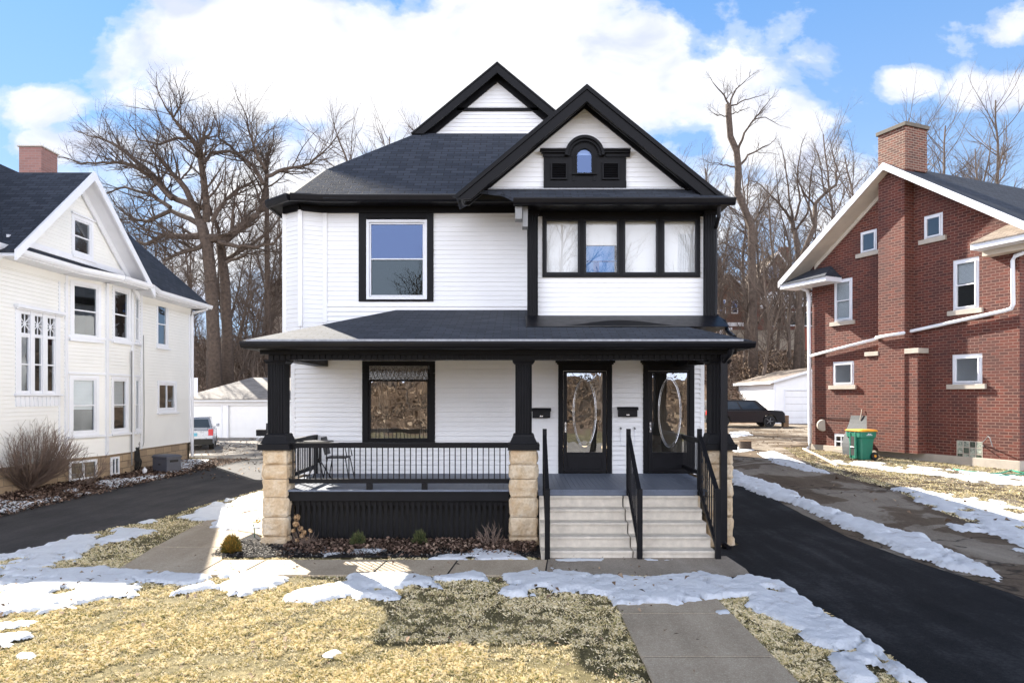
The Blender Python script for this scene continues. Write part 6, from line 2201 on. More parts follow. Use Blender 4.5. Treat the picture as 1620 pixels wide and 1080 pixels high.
# storage box, hose on its reel and a white jug beside the left house
q = gpx(257, 748)
T = thing('storage_box', 'dark grey plastic storage box at the corner of the white left house', 'storage box', (0, 0, 0))
M['box_grey'] = pm('box_grey', (0.085, 0.09, 0.115), 0.55, (8, 0.2))
MB().box(-0.40, 0.40, -0.28, 0.28, 0.0, 0.50).build('body', M['box_grey'], T, 0.02)
MB().stack([rsec(0.43, 0.31, 0.503, 0.04), rsec(0.43, 0.31, 0.56, 0.04), rsec(0.36, 0.25, 0.61, 0.04)]).build('lid', M['box_grey'], T)
MB().box(0.401, 0.41, -0.16, 0.16, 0.36, 0.44).box(-0.06, 0.06, -0.295, -0.281, 0.26, 0.30).build('handle', M['rubber'], T)
T.location = (q[0], q[1] + 0.3, 0.02)
T.rotation_euler = (0, 0, R(-28))
T = thing('hose_reel', 'black garden hose coiled in loops on the wall of the white left house', 'hose', (-13.5, 24.3, 0.5))
b = MB()
c_ = Vector((PX(216, 24.6), 24.6, 0))
for k in range(9):
    w_ = 0.13 + 0.012 * (k % 4)
    off = (k - 4) * 0.022
    pt = []
    for i in range(19):
        t_ = 2 * math.pi * i / 18
        h_ = 0.40 + 0.03 * math.sin(k * 2.3)
        pt.append((c_.x + w_ * math.sin(t_) * (1.0 if math.cos(t_) < 0 else 0.55) + off * 0.6, c_.y - 0.1 + off, 0.44 + h_ * math.cos(t_)))
    b.tube(pt, 0.017, 5, False)
b.build('coil', M['rubber'], T)
MB().box(c_.x - 0.09, c_.x + 0.09, c_.y - 0.12, c_.y + 0.05, 0.62, 0.86).build('holder', M['rubber'], T, 0.02)
MB().tube([(c_.x - 0.42, c_.y - 0.1, 0.72), (c_.x - 0.3, c_.y - 0.1, 0.66), (c_.x - 0.2, c_.y - 0.12, 0.4), (c_.x - 0.12, c_.y - 0.12, 0.1)], 0.017, 5).build('hose_end', M['rubber'], T)
q = gpx(229, 750)
T = thing('jug', 'small white plastic jug on the soil by the black hose', 'jug', (q[0], q[1], 0.03))
MB().stack([[(q[0] + r * math.cos(R(i * 36)), q[1] + r * math.sin(R(i * 36)), z) for i in range(10)] for r, z in ((0.07, 0.03), (0.075, 0.16), (0.05, 0.20), (0.02, 0.22), (0.02, 0.25))]).build('body', M['white_trim'], T)

# basketball backboard and grill at the back of the left drive
T = thing('basketball_hoop', 'white basketball backboard on a black pole behind the white left house', 'basketball hoop', (-19.3, 42, 0))
x0, x1 = PX(288, 42), PX(312.5, 42)
MB().box(x0, x1, 42, 42.04, PZ(626.5, 42), PZ(597.5, 42)).build('backboard', M['white_trim'], T)
MB().ring(x0 - 0.02, x1 + 0.03, 0, 0, 0, 0, 0) if False else None
MB().tube([(x0 + 0.4, 42.2, PZ(612, 42)), (x0 + 0.4, 42.5, PZ(618, 42)), (x0 + 0.4, 42.5, 0)], 0.05, 8).build('pole', M['black_metal'], T)
b = MB()
for k in range(12): b.tube([(x0 + 0.45 + 0.23 * math.cos(R(k * 30)), 41.75 + 0.23 * math.sin(R(k * 30)), PZ(622, 42)), (x0 + 0.45 + 0.23 * math.cos(R(k * 30 + 30)), 41.75 + 0.23 * math.sin(R(k * 30 + 30)), PZ(622, 42))], 0.012, 4)
b.build('rim', M['bin_orange'], T)
T = thing('charcoal_grill', 'black box grill on thin legs before the garage, beside the porch column', 'grill', (PX(414, 42), 42, 0))
gx_, gy_ = PX(416, 42), 42
MB().box(gx_ - 0.36, gx_ + 0.30, gy_ - 0.2, gy_ + 0.2, PZ(689, 42), PZ(679, 42)).build('firebox', M['black_metal'], T, 0.02)
MB().box(gx_ + 0.26, gx_ + 0.31, gy_ - 0.2, gy_ + 0.2, PZ(679, 42), PZ(669, 42)).build('lid', M['black_metal'], T)
for a, b2 in ((-0.3, -0.15), (-0.3, 0.15), (0.24, -0.15), (0.24, 0.15)):
    MB().cyl((gx_ + a * 0.6, gy_ + b2, PZ(689, 42)), (gx_ + a * 1.3, gy_ + b2, 0.01), 0.012, 0.012, 5).build('leg', M['chrome'], T)
T = thing('wooden_planter', 'brown wooden planter box by the nose of the black car', 'planter', (PX(1244, 47), 47, 0.6))
xq = PX(1243, 47)
pl = MB()
for k in range(5): pl.box(xq - 0.18, xq + 0.18, 46.9, 47.3, gzf(xq, 47) + k * 0.16, gzf(xq, 47) + k * 0.16 + 0.15)
pl.build('box', M['wood_box'], T)

# ------------------------------------------------------------ vehicles (x forward, y left, z up)
M['car_silver'] = pm('car_silver', (0.42, 0.45, 0.52), 0.28, (2, 0.1), metallic=0.55, coat=0.6)
M['car_black'] = pm('car_black', (0.006, 0.007, 0.010), 0.4, (2, 0.2), coat=0.25, spec=0.3)
M['car_glass'] = pm('car_glass', (0.04, 0.055, 0.075), 0.05, (2, 0.2), coat=1.0)
M['lamp_red'] = pm('lamp_red', (0.55, 0.015, 0.02), 0.2, (6, 0.2), coat=0.5)
M['lamp_clear'] = pm('lamp_clear', (0.65, 0.67, 0.7), 0.15, (6, 0.2), coat=0.5)
M['plate_blue'] = pm('plate_blue', (0.12, 0.42, 0.62), 0.5, (30, 0.3))


def make_car(label, cat, L, Wd, Hh, belt, wb, wr, paint, loc, rz, boxy=0.0):
    T = thing('parked_car', label, cat)
    f0, r0 = L / 2, -L / 2
    ax_f, ax_r = wb / 2 + 0.05, -wb / 2 + 0.05
    gc = 0.30

    def arch_pts(cx, direction):
        pts = []
        for k in range(9):
            t_ = math.pi - math.pi * k / 8
            pts.append((cx + (wr + 0.07) * math.cos(t_), max(gc, wr + (wr + 0.07) * math.sin(t_))))
        return pts
    prof = [(r0 + 0.10, gc + 0.05)] + [(ax_r - wr - 0.07, gc)] + arch_pts(ax_r, 1)[1:-1] + [(ax_r + wr + 0.07, gc)] + [(ax_f - wr - 0.07, gc)] + arch_pts(ax_f, 1)[1:-1] + [(ax_f + wr + 0.07, gc)] + [(f0 - 0.12, gc + 0.03), (f0, gc + 0.25), (f0 - 0.02, belt - 0.22), (f0 - 0.18, belt - 0.06), (f0 - 1.15, belt + 0.02), (r0 + 0.10, belt), (r0 + 0.01, belt - 0.12), (r0, gc + 0.3)]
    secs = []
    for yy, k in ((-Wd / 2, 0.0), (-Wd / 2 + 0.05, 1.0), (Wd / 2 - 0.05, 1.0), (Wd / 2, 0.0)):
        ins = 0.035 * (1 - k)
        cxm = 0
        secs.append([(x - math.copysign(ins, x - cxm) * (1 if abs(x) > L * 0.42 else 0), yy, z - (ins if z > belt - 0.1 else 0)) for x, z in prof])
    body = MB().stack(secs).build('body', M[paint], T, 0.03)
    hw = Wd / 2
    xr0, xr1, xr2, xr3 = r0 + 0.06, r0 + 0.42 - boxy * 0.2, f0 - 2.05 + boxy * 0.2, f0 - 1.22 + boxy * 0.1
    tw_ = hw * 0.80
    lo = [(xr0, -hw + 0.06, belt - 0.01), (xr3, -hw + 0.08, belt - 0.01), (xr3, hw - 0.08, belt - 0.01), (xr0, hw - 0.06, belt - 0.01)]
    mid_s = [(xr1, -tw_, Hh - 0.07), (xr2, -tw_, Hh - 0.05), (xr2, tw_, Hh - 0.05), (xr1, tw_, Hh - 0.07)]
    top = [(xr1 + 0.1, -tw_ + 0.1, Hh), (xr2 - 0.15, -tw_ + 0.1, Hh), (xr2 - 0.15, tw_ - 0.1, Hh), (xr1 + 0.1, tw_ - 0.1, Hh)]
    MB().stack([lo, mid_s, top]).build('cabin', M[paint], T, 0.02)

    def lerp3(a, b, t_): return tuple(a[i] + (b[i] - a[i]) * t_ for i in range(3))

    def pane(A_, B_, C_, D_, out_, u0, u1, v0, v1, name='window'):
        P_ = lambda u_, v_: lerp3(lerp3(A_, B_, u_), lerp3(D_, C_, u_), v_)
        q = [P_(u0, v0), P_(u1, v0), P_(u1, v1), P_(u0, v1)]
        q = [(p[0] + out_[0], p[1] + out_[1], p[2] + out_[2]) for p in q]
        MB().prism(q, tuple(-o_ * 0.8 for o_ in out_)).build(name, M['car_glass'], T)
    for sgn, i0, i1 in ((-1, 0, 1), (1, 3, 2)):
        A_, B_, C_, D_ = lo[i0], lo[i1], mid_s[i1], mid_s[i0]
        for u0, u1 in ((0.04, 0.26), (0.29, 0.56), (0.59, 0.90)):
            pane(A_, B_, C_, D_, (0, sgn * 0.012, 0.0), u0, u1, 0.12, 0.90)
    pane(lo[1], lo[2], mid_s[2], mid_s[1], (0.012, 0, 0.008), 0.05, 0.95, 0.08, 0.95, 'windscreen')
    pane(lo[0], lo[3], mid_s[3], mid_s[0], (-0.012, 0, 0.005), 0.06, 0.94, 0.14, 0.92, 'rear_window')
    for cx in (ax_f, ax_r):
        for sgn in (-1, 1):
            W_ = MB().cyl((cx, sgn * (hw - 0.24), wr), (cx, sgn * (hw - 0.01), wr), wr, wr, 24).build('wheel', M['rubber'], T, 0.02)
            MB().cyl((cx, sgn * (hw - 0.009), wr), (cx, sgn * (hw + 0.004), wr), wr * 0.66, wr * 0.6, 20).build('rim', M['grey_metal'] if paint != 'car_black' else M['black_metal'], W_)
            sp_ = MB()
            for k in range(5):
                t_ = R(k * 72)
                sp_.tube([(cx, sgn * (hw + 0.006), wr), (cx + wr * 0.58 * math.cos(t_), sgn * (hw + 0.006), wr + wr * 0.58 * math.sin(t_))], 0.03, 4)
            sp_.build('spoke', M['grey_metal'], W_)
    for sgn in (-1, 1):
        MB().prism([(r0 + 0.02, sgn * (hw - 0.02), belt - 0.02), (r0 + 0.3, sgn * (hw + 0.006), belt - 0.06), (r0 + 0.22, sgn * (hw + 0.006), belt - 0.28), (r0 - 0.01, sgn * (hw - 0.03), belt - 0.34)], (-0.012, -sgn * 0.22, 0)).build('tail_light', M['lamp_red'], T, 0.008)
        MB().box(f0 - 0.22, f0 - 0.004, sgn * (hw - 0.30) - 0.16, sgn * (hw - 0.30) + 0.29 * (1 if sgn > 0 else 1) - 0.13, belt - 0.32, belt - 0.20).build('headlight', M['lamp_clear'], T, 0.01)
        MB().box(xr3 - 0.35, xr3 - 0.20, sgn * (hw + 0.10) - 0.08, sgn * (hw + 0.10) + 0.08, belt + 0.02, belt + 0.16).build('wing_mirror', M[paint], T, 0.02)
        for xd in (-0.35, 0.65):
            MB().box(xd - 0.1, xd + 0.1, sgn * (hw + 0.012) - 0.01, sgn * (hw + 0.012) + 0.01, belt - 0.15, belt - 0.12).build('door_handle', M['chrome'] if paint != 'car_black' else M['black_metal'], T)
    MB().box(r0 - 0.035, r0 + 0.16, -hw + 0.04, hw - 0.04, gc - 0.02, gc + 0.26).build('rear_bumper', M['rubber'], T, 0.03)
    MB().box(f0 - 0.2, f0 + 0.03, -hw + 0.06, hw - 0.06, gc - 0.02, gc + 0.2).build('front_bumper', M['rubber'], T, 0.03)
    MB().box(r0 - 0.022, r0 + 0.01, -0.18, 0.18, belt - 0.36, belt - 0.2).build('number_plate', M['plate_blue'], T)
    MB().box(f0 - 0.03, f0 + 0.02, -0.45, 0.45, gc + 0.3, belt - 0.2).build('grille', M['rubber'], T, 0.01)
    T.location = loc
    T.rotation_euler = (0, 0, rz)
    return T


make_car('silver crossover car parked before the garage, seen from behind', 'car', 4.6, 1.86, 1.66, 1.08, 2.8, 0.36, 'car_silver', (PX(300, 35.3), 36.0, 0.01), R(90 + 22))
make_car('black four-door sport utility car parked sideways before the white garage', 'car', 5.3, 2.0, 1.84, 1.16, 3.1, 0.40, 'car_black', (PX(1242, 46.6) - 2.62, 47.6, gzf(15.5, 47) + 0.01), R(-3), 1.0)
# ------------------------------------------------------------ trees
def perp(d, rng):
    r = Vector((rng.uniform(-1, 1), rng.uniform(-1, 1), rng.uniform(-1, 1)))
    p = r - d * r.dot(d)
    return p.normalized() if p.length > 1e-3 else Vector((1, 0, 0))


def branch(mb, p, d, L, r, lvl, rng, P):
    n = P['seg'][lvl]
    pts, rad = [p.copy()], [r]
    cur = d.normalized()
    kids = []
    wob = P['wob'][lvl]
    for k in range(n):
        cur = (cur + perp(cur, rng) * wob * rng.uniform(0.3, 1) + Vector((0, 0, P['up'][lvl]))).normalized()
        p = p + cur * (L / n)
        pts.append(p.copy())
        rad.append(r * (1 - (1 - P['end'][lvl]) * (k + 1) / n))
        kids.append((p.copy(), cur.copy(), rad[-1], (k + 1) / n))
    mb.tube(pts, rad, P['sides'][lvl], False)
    if lvl + 1 >= P['levels']: return
    nk = P['kids'][lvl]
    for i in range(nk):
        t_ = P['first'][lvl] + (1 - P['first'][lvl]) * (i + rng.random()) / nk
        k = min(n - 1, int(t_ * n))
        q, dd, rr, tt = kids[k]
        q0 = pts[k].lerp(pts[k + 1], t_ * n - k if t_ * n - k < 1 else 1)
        ang = R(rng.uniform(*P['ang'][lvl]))
        nd = (dd * math.cos(ang) + perp(dd, rng) * math.sin(ang)).normalized()
        if nd.z < -0.1: nd.z *= 0.3
        branch(mb, q0, nd, L * rng.uniform(*P['ratio'][lvl]) * (1.15 - 0.5 * t_), rr * rng.uniform(0.45, 0.7), lvl + 1, rng, P)


PT = dict(levels=4, seg=[9, 6, 5, 3, 3], wob=[0.10, 0.20, 0.28, 0.3, 0.3], up=[0.03, 0.07, 0.06, 0.04, 0.0], end=[0.25, 0.3, 0.4, 0.5, 0.6], sides=[7, 5, 4, 3, 3],
          kids=[13, 7, 5, 3], first=[0.28, 0.15, 0.12, 0.1], ang=[(28, 58), (25, 55), (25, 60), (20, 50)], ratio=[(0.32, 0.52), (0.35, 0.6), (0.35, 0.6), (0.4, 0.6)])
PL = dict(levels=4, seg=[6, 6, 4, 3], wob=[0.2, 0.28, 0.32, 0.35], up=[0.05, 0.05, 0.04, 0.02], end=[0.4, 0.3, 0.4, 0.5], sides=[5, 4, 3, 3],
          kids=[7, 7, 5, 0], first=[0.15, 0.12, 0.1, 0.1], ang=[(30, 65), (25, 60), (25, 60), (20, 50)], ratio=[(0.45, 0.7), (0.4, 0.65), (0.4, 0.65), (0.4, 0.6)])


def limb_tree(name, label, limbs, D, scale, ox, oy, seed, trunk, r0, dens=1.0, mat='bark', group=None, tw=1.0):
    """a tree whose main limbs follow the real one's; limbs: (points, start radius, end radius), in metres across the tree's own plane"""
    rng = random.Random(seed)
    bx = ox + trunk[0][0] / scale
    T = thing(name, label, 'tree', (PX(bx, D), D, gzf(PX(bx, D), D)), group)
    def to3(p, y): return Vector((PX(ox + p[0] / scale, y), y, PZ(oy + p[1] / scale, y)))
    tb = MB()
    tp = [to3(p, D) for p in trunk]
    base = tp[0].copy()
    base.z = gzf(base.x, D) - 0.3
    tp[0] = base
    m = len(tp)
    tb.tube(tp, [r0 * (1.35 if k == 0 else 1.0) * (1 - 0.25 * k / (m - 1)) for k in range(m)], 10)
    tb.build('trunk', M[mat], T, smooth=True)
    cb = MB()
    for (pts, ra, rb) in limbs:
        y = D
        drift = rng.uniform(-1, 1) * 0.9
        q = []
        for k, p in enumerate(pts):
            q.append(to3(p, D + drift * k))
        fine = []
        for a, b2 in zip(q[:-1], q[1:]):
            for s_ in range(3):
                t_ = s_ / 3
                fine.append(a.lerp(b2, t_) + Vector((rng.uniform(-1, 1), rng.uniform(-1, 1), rng.uniform(-1, 1))) * 0.07)
        fine.append(q[-1])
        nf = len(fine)
        rad = [ra + (rb - ra) * k / (nf - 1) for k in range(nf)]
        cb.tube(fine, rad, 7, True)
        nb = int(nf * 1.15 * dens)
        for i in range(nb):
            k = 1 + int(rng.random() ** 0.8 * (nf - 2))
            dd = (fine[min(k + 1, nf - 1)] - fine[k - 1]).normalized()
            ang = R(rng.uniform(30, 70))
            nd = (dd * math.cos(ang) + perp(dd, rng) * math.sin(ang) + Vector((0, 0, 0.25))).normalized()
            branch(cb, fine[k], nd, rng.uniform(1.6, 4.2) * tw, rad[k] * rng.uniform(0.3, 0.5), 1, rng, PL)
        dd = (fine[-1] - fine[-2]).normalized()
        branch(cb, fine[-1], dd, 2.4 * tw, rb, 1, rng, PL)
    cb.build('crown', M[mat], T)
    return T


limb_tree('oak_tree', 'huge spreading bare oak with thick twisting limbs between the two white houses', [
    ([(820, 850), (770, 700), (690, 560), (640, 510), (580, 440)], 0.34, 0.10),
    ([(760, 700), (640, 640), (560, 540), (440, 440), (340, 370), (280, 340), (200, 320)], 0.28, 0.05),
    ([(650, 660), (560, 560), (480, 500), (380, 465), (280, 465), (160, 470), (80, 440)], 0.22, 0.04),
    ([(830, 780), (825, 600), (805, 450), (790, 380), (720, 310), (660, 230), (610, 160)], 0.32, 0.06),
    ([(792, 385), (815, 350), (835, 325)], 0.13, 0.11),
    ([(740, 330), (650, 340), (580, 370), (480, 340), (430, 270)], 0.14, 0.04),
    ([(815, 470), (860, 410), (950, 400), (1030, 440), (1080, 380), (1100, 300)], 0.17, 0.05),
    ([(830, 870), (940, 870), (1040, 790), (1130, 720), (1150, 600), (1150, 480), (1170, 410)], 0.42, 0.09),
    ([(1150, 540), (1240, 500), (1380, 470), (1470, 400), (1530, 320)], 0.17, 0.04),
    ([(1140, 580), (1080, 480), (980, 400), (900, 330), (890, 250)], 0.19, 0.05),
    ([(1150, 500), (1090, 400), (1060, 300), (1040, 200)], 0.15, 0.04),
    ([(860, 780), (920, 680), (1000, 610), (1090, 560)], 0.22, 0.08),
    ([(800, 850), (680, 860), (600, 850), (520, 900), (450, 880), (380, 800)], 0.30, 0.06),
    ([(790, 790), (640, 720), (520, 780), (430, 760), (360, 700)], 0.24, 0.05),
    ([(900, 890), (1000, 910), (1100, 910), (1200, 890), (1240, 820)], 0.20, 0.06),
    ([(640, 700), (540, 640), (400, 590), (300, 630)], 0.18, 0.05),
    ([(820, 900), (720, 940), (620, 980), (560, 1080)], 0.22, 0.05),
    ([(940, 1000), (1020, 960), (1100, 940)], 0.15, 0.05),
], 57, 3.375, 80, 120, 11, [(880, 1600), (870, 1400), (855, 1080), (840, 930), (815, 830), (800, 770)], 0.56, 1.45)
limb_tree('bare_tree', 'slimmer bare tree with a straight upright trunk just right of the huge oak', [
    ([(905, 880), (890, 800), (850, 700)], 0.2, 0.1),
    ([(915, 1000), (1000, 940), (1080, 900), (1180, 820), (1230, 740)], 0.2, 0.06),
], 59, 3.375, 80, 120, 12, [(940, 1600), (945, 1400), (930, 1080), (905, 880)], 0.5, 1.0)
limb_tree('bare_tree', 'tall thin bare tree with a straight trunk against the edge of the white porch house', [
    ([(1155, 600), (1160, 500), (1150, 420)], 0.10, 0.05),
    ([(1155, 760), (1210, 700), (1260, 660)], 0.08, 0.03),
    ([(1155, 860), (1100, 800), (1060, 720)], 0.08, 0.03),
], 62, 3.375, 80, 120, 13, [(1160, 1500), (1158, 1200), (1155, 900), (1155, 600)], 0.26, 1.0, tw=0.7)
limb_tree('bare_tree', 'tallest bare tree right of the black gable, with a bare winding trunk and tufted top', [
    ([(550, 240), (510, 160), (460, 110)], 0.09, 0.03), ([(555, 240), (590, 150), (650, 95)], 0.09, 0.03), ([(570, 245), (640, 210), (720, 190)], 0.07, 0.03),
    ([(556, 300), (590, 280), (620, 270)], 0.06, 0.04), ([(540, 300), (500, 300), (470, 290)], 0.06, 0.03),
    ([(600, 510), (640, 400), (700, 310), (770, 230)], 0.13, 0.03), ([(700, 320), (760, 310), (830, 350)], 0.06, 0.02),
    ([(610, 590), (660, 520), (780, 465)], 0.13, 0.04), ([(600, 600), (540, 580), (460, 570)], 0.10, 0.03),
    ([(680, 930), (740, 820), (820, 700)], 0.12, 0.04), ([(660, 880), (600, 860), (540, 800)], 0.08, 0.03),
], 62, 3.6, 1000, 100, 14, [(690, 1800), (685, 1400), (682, 1080), (680, 930), (640, 830), (600, 740), (605, 600), (595, 500), (560, 420), (550, 300), (548, 235)], 0.36, 0.55, tw=0.55)
limb_tree('bare_tree', 'forked bare tree with upright twigs in front of the hilltop brick house', [
    ([(920, 960), (880, 850), (800, 760), (740, 700)], 0.15, 0.05), ([(925, 940), (900, 800), (880, 650), (860, 520)], 0.13, 0.04),
    ([(925, 900), (960, 780), (940, 640), (960, 500)], 0.12, 0.04), ([(930, 960), (1000, 850), (1010, 700), (1040, 560)], 0.12, 0.04), ([(900, 880), (840, 800), (820, 620)], 0.1, 0.03)],
    64, 3.6, 1000, 100, 15, [(960, 1800), (950, 1400), (945, 1080), (925, 950)], 0.30, 0.9, tw=0.7)
limb_tree('bare_tree', 'leaning bare tree with a crooked trunk beside the white rake of the brick house', [
    ([(1040, 930), (1000, 800), (960, 700)], 0.12, 0.04), ([(1040, 800), (1160, 690), (1165, 600), (1140, 500)], 0.16, 0.04), ([(1100, 740), (1080, 620), (1060, 520)], 0.09, 0.03), ([(1050, 820), (980, 740), (930, 620)], 0.10, 0.03)],
    61, 3.6, 1000, 100, 16, [(930, 1800), (950, 1400), (975, 1080), (1040, 930), (1042, 800)], 0.26, 0.8, tw=0.7)
limb_tree('bare_tree', 'low forked bare tree growing on the bank behind the fence end', [
    ([(700, 1500), (780, 1380), (860, 1300), (930, 1200)], 0.13, 0.04), ([(690, 1450), (600, 1340), (560, 1240)], 0.13, 0.04), ([(700, 1400), (720, 1250), (760, 1100)], 0.13, 0.04)],
    63, 3.6, 1000, 100, 17, [(700, 1800), (705, 1600), (700, 1400)], 0.22, 0.8, tw=0.8)

# background trees: seven meshes, many individual copies
protos = []
for s_ in range(6):
    rng = random.Random(100 + s_)
    T = thing('bare_tree', 'bare winter tree in the wood on the hillside', 'tree', (0, 0, 0), 'bare trees of the wood on the hill')
    tb, cb = MB(), MB()
    P_ = dict(PT)
    Ht = rng.uniform(12.5, 15)
    # trunk as its own mesh, crown from the same random walk
    pts, p, d = [], Vector((0, 0, -0.3)), Vector((rng.uniform(-0.08, 0.08), rng.uniform(-0.08, 0.08), 1)).normalized()
    nseg = 12
    rads = []
    for k in range(nseg + 1):
        pts.append(p.copy())
        rads.append(0.17 * (1 - 0.85 * k / nseg) + 0.012)
        d = (d + perp(d, rng) * 0.11 + Vector((0, 0, 0.03))).normalized()
        p = p + d * (Ht / nseg)
    tb.tube(pts, rads, 7)
    tb.build('trunk', M['bark_far'], T)
    for i in range(32):
        t_ = 0.2 + 0.78 * (i + rng.random()) / 32
        k = min(nseg - 1, int(t_ * nseg))
        q = pts[k].lerp(pts[k + 1], t_ * nseg - k)
        dd = (pts[k + 1] - pts[k]).normalized()
        ang = R(rng.uniform(28, 60))
        nd = (dd * math.cos(ang) + perp(dd, rng) * math.sin(ang)).normalized()
        branch(cb, q, nd, Ht * rng.uniform(0.20, 0.36) * (1.2 - 0.55 * t_), rads[k] * 0.45, 1, rng, PT)
    cb.build('crown', M['bark_far'], T)
    protos.append(T)

used = set()


def plant(px, D, top, rng, label=None, group=None, i=None):
    i = rng.randrange(len(protos)) if i is None else i
    src = protos[i]
    o = src if i not in used else copy_tree(src)
    used.add(i)
    x = PX(px, D)
    z = gzf(x, D)
    h = PZ(top, D) - z
    sc = max(0.45, h / 14.5)
    o.location = (x, D, z - 0.1)
    o.rotation_euler = (0, 0, rng.uniform(0, 6.28))
    o.scale = (sc * rng.uniform(0.85, 1.1), sc * rng.uniform(0.85, 1.1), sc)
    if label: o['label'] = label
    if group: o['group'] = group
    return o


rng = random.Random(55)
spots = []
for px in range(150, 520, 15): spots.append((px + rng.uniform(-9, 9), rng.uniform(66, 96), rng.uniform(290, 400)))
for px in (655, 690, 640): spots.append((px, 70, rng.uniform(150, 185)))
for px in (560, 590): spots.append((px, 75, rng.uniform(205, 240)))
for px in range(985, 1300, 19): spots.append((px + rng.uniform(-8, 8), rng.uniform(66, 94), 225 + abs(px - 1150) * 0.1 + rng.uniform(-10, 85)))
for px in range(1300, 1640, 34): spots.append((px + rng.uniform(-9, 9), rng.uniform(66, 90), rng.uniform(155, 235)))
for px in range(300, 450, 17): spots.append((px + rng.uniform(-6, 6), rng.uniform(60, 72), rng.uniform(400, 480)))
for px in range(1150, 1290, 24): spots.append((px + rng.uniform(-6, 6), rng.uniform(58, 70), rng.uniform(330, 450)))
for s_ in spots:
    if s_[0] < 540: lab = ('bare tree of the dense wood between the two white houses', 'bare trees between the white houses')
    elif s_[0] < 700: lab = ('bare treetop showing just above the black shingle roof', 'treetops above the black roof')
    elif s_[0] < 1300: lab = ('bare tree on the hill between the black gable and the brick house', 'bare trees between gable and brick house')
    else: lab = ('bare tree rising behind the roof of the brick house', 'bare trees behind the brick house')
    plant(*s_, rng, lab[0], lab[1])
# bare wood across the street, seen in the window and door reflections
for k in range(22):
    i = rng.randrange(len(protos))
    o = copy_tree(protos[i])
    x, y = rng.uniform(-36, 36), rng.uniform(-48, -24)
    o.location = (x, y, gzf(x, y) - 0.1)
    o.rotation_euler = (0, 0, rng.uniform(0, 6.28))
    o['label'] = 'bare winter tree on the bank across the street'
    o['group'] = 'bare trees across the street'

# ------------------------------------------------------------ hillside undergrowth
def thicket(name, x0, x1, y0, y1, n, hmax, seed, mat):
    rs = np.random.RandomState(seed)
    X, Y = rs.uniform(x0, x1, n), rs.uniform(y0, y1, n)
    Z = gz(X, Y)
    a = rs.uniform(0, 2 * np.pi, n)
    le = rs.uniform(0.3, 1.3, n)
    h = hmax * rs.uniform(0.25, 1.0, n)
    w = rs.uniform(0.006, 0.02, n)
    bz = rs.uniform(0, 1, n) ** 2 * 0.8
    p0 = np.stack([X, Y, Z + bz * h * 0.5], 1)
    mid = p0 + np.stack([np.cos(a) * le * 0.5, np.sin(a) * le * 0.5, h * 0.65], 1)
    tip = p0 + np.stack([np.cos(a) * le * 1.5, np.sin(a) * le * 1.5, h * rs.uniform(0.5, 1.0, n)], 1)
    wv = np.stack([w, w * 0.3, w * 0.4], 1)
    V = np.stack([p0 - wv, p0 + wv, mid + wv * 0.8, mid - wv * 0.8, tip + wv * 0.3, tip - wv * 0.3], 1).reshape(-1, 3)
    i = np.arange(n)[:, None] * 6
    F = np.concatenate([i + np.array([[0, 1, 2, 3]]), i + np.array([[3, 2, 4, 5]])], 0)
    o = raw(name, V, F, mat)
    tag(o, kind='stuff')
    return o


M['brush_twig'] = island_mat('brush_twig', [(0.2, (0.05, 0.035, 0.025)), (0.5, (0.16, 0.11, 0.08)), (0.8, (0.36, 0.29, 0.23))])
thicket('brush', -36, -15, 53, 74, 26000, 2.6, 1, M['brush_twig'])
thicket('brush', 17, 36, 57, 68, 8000, 1.3, 2, M['brush_twig'])


def leafcloud(name, x0, x1, y0, y1, n, hmax, size, seed, mat):
    rs = np.random.RandomState(seed)
    X, Y = rs.uniform(x0, x1, n), rs.uniform(y0, y1, n)
    cl = vnoise(X, Y, 0.6, seed)
    Z = gz(X, Y) + rs.uniform(0, 1, n) ** 1.6 * hmax * (0.3 + cl)
    return leaves(name, (X, Y, Z), mat, size, 1.2, 0.02, 0.05)


leafcloud('brush_leaves', -36, -15, 53, 76, 34000, 2.4, 0.10, 3, M['bed_leaf'])
leafcloud('brush_leaves', 17, 36, 57, 69, 14000, 0.9, 0.10, 4, M['bed_leaf'])
leafcloud('brush_leaves', PX(1175, 62), PX(1255, 62), 61, 64, 2600, 3.2, 0.10, 5, M['dead_leaf'])
leafcloud('brush_leaves', -40, 40, -50, -24, 16000, 1.2, 0.14, 6, M['dead_leaf'])

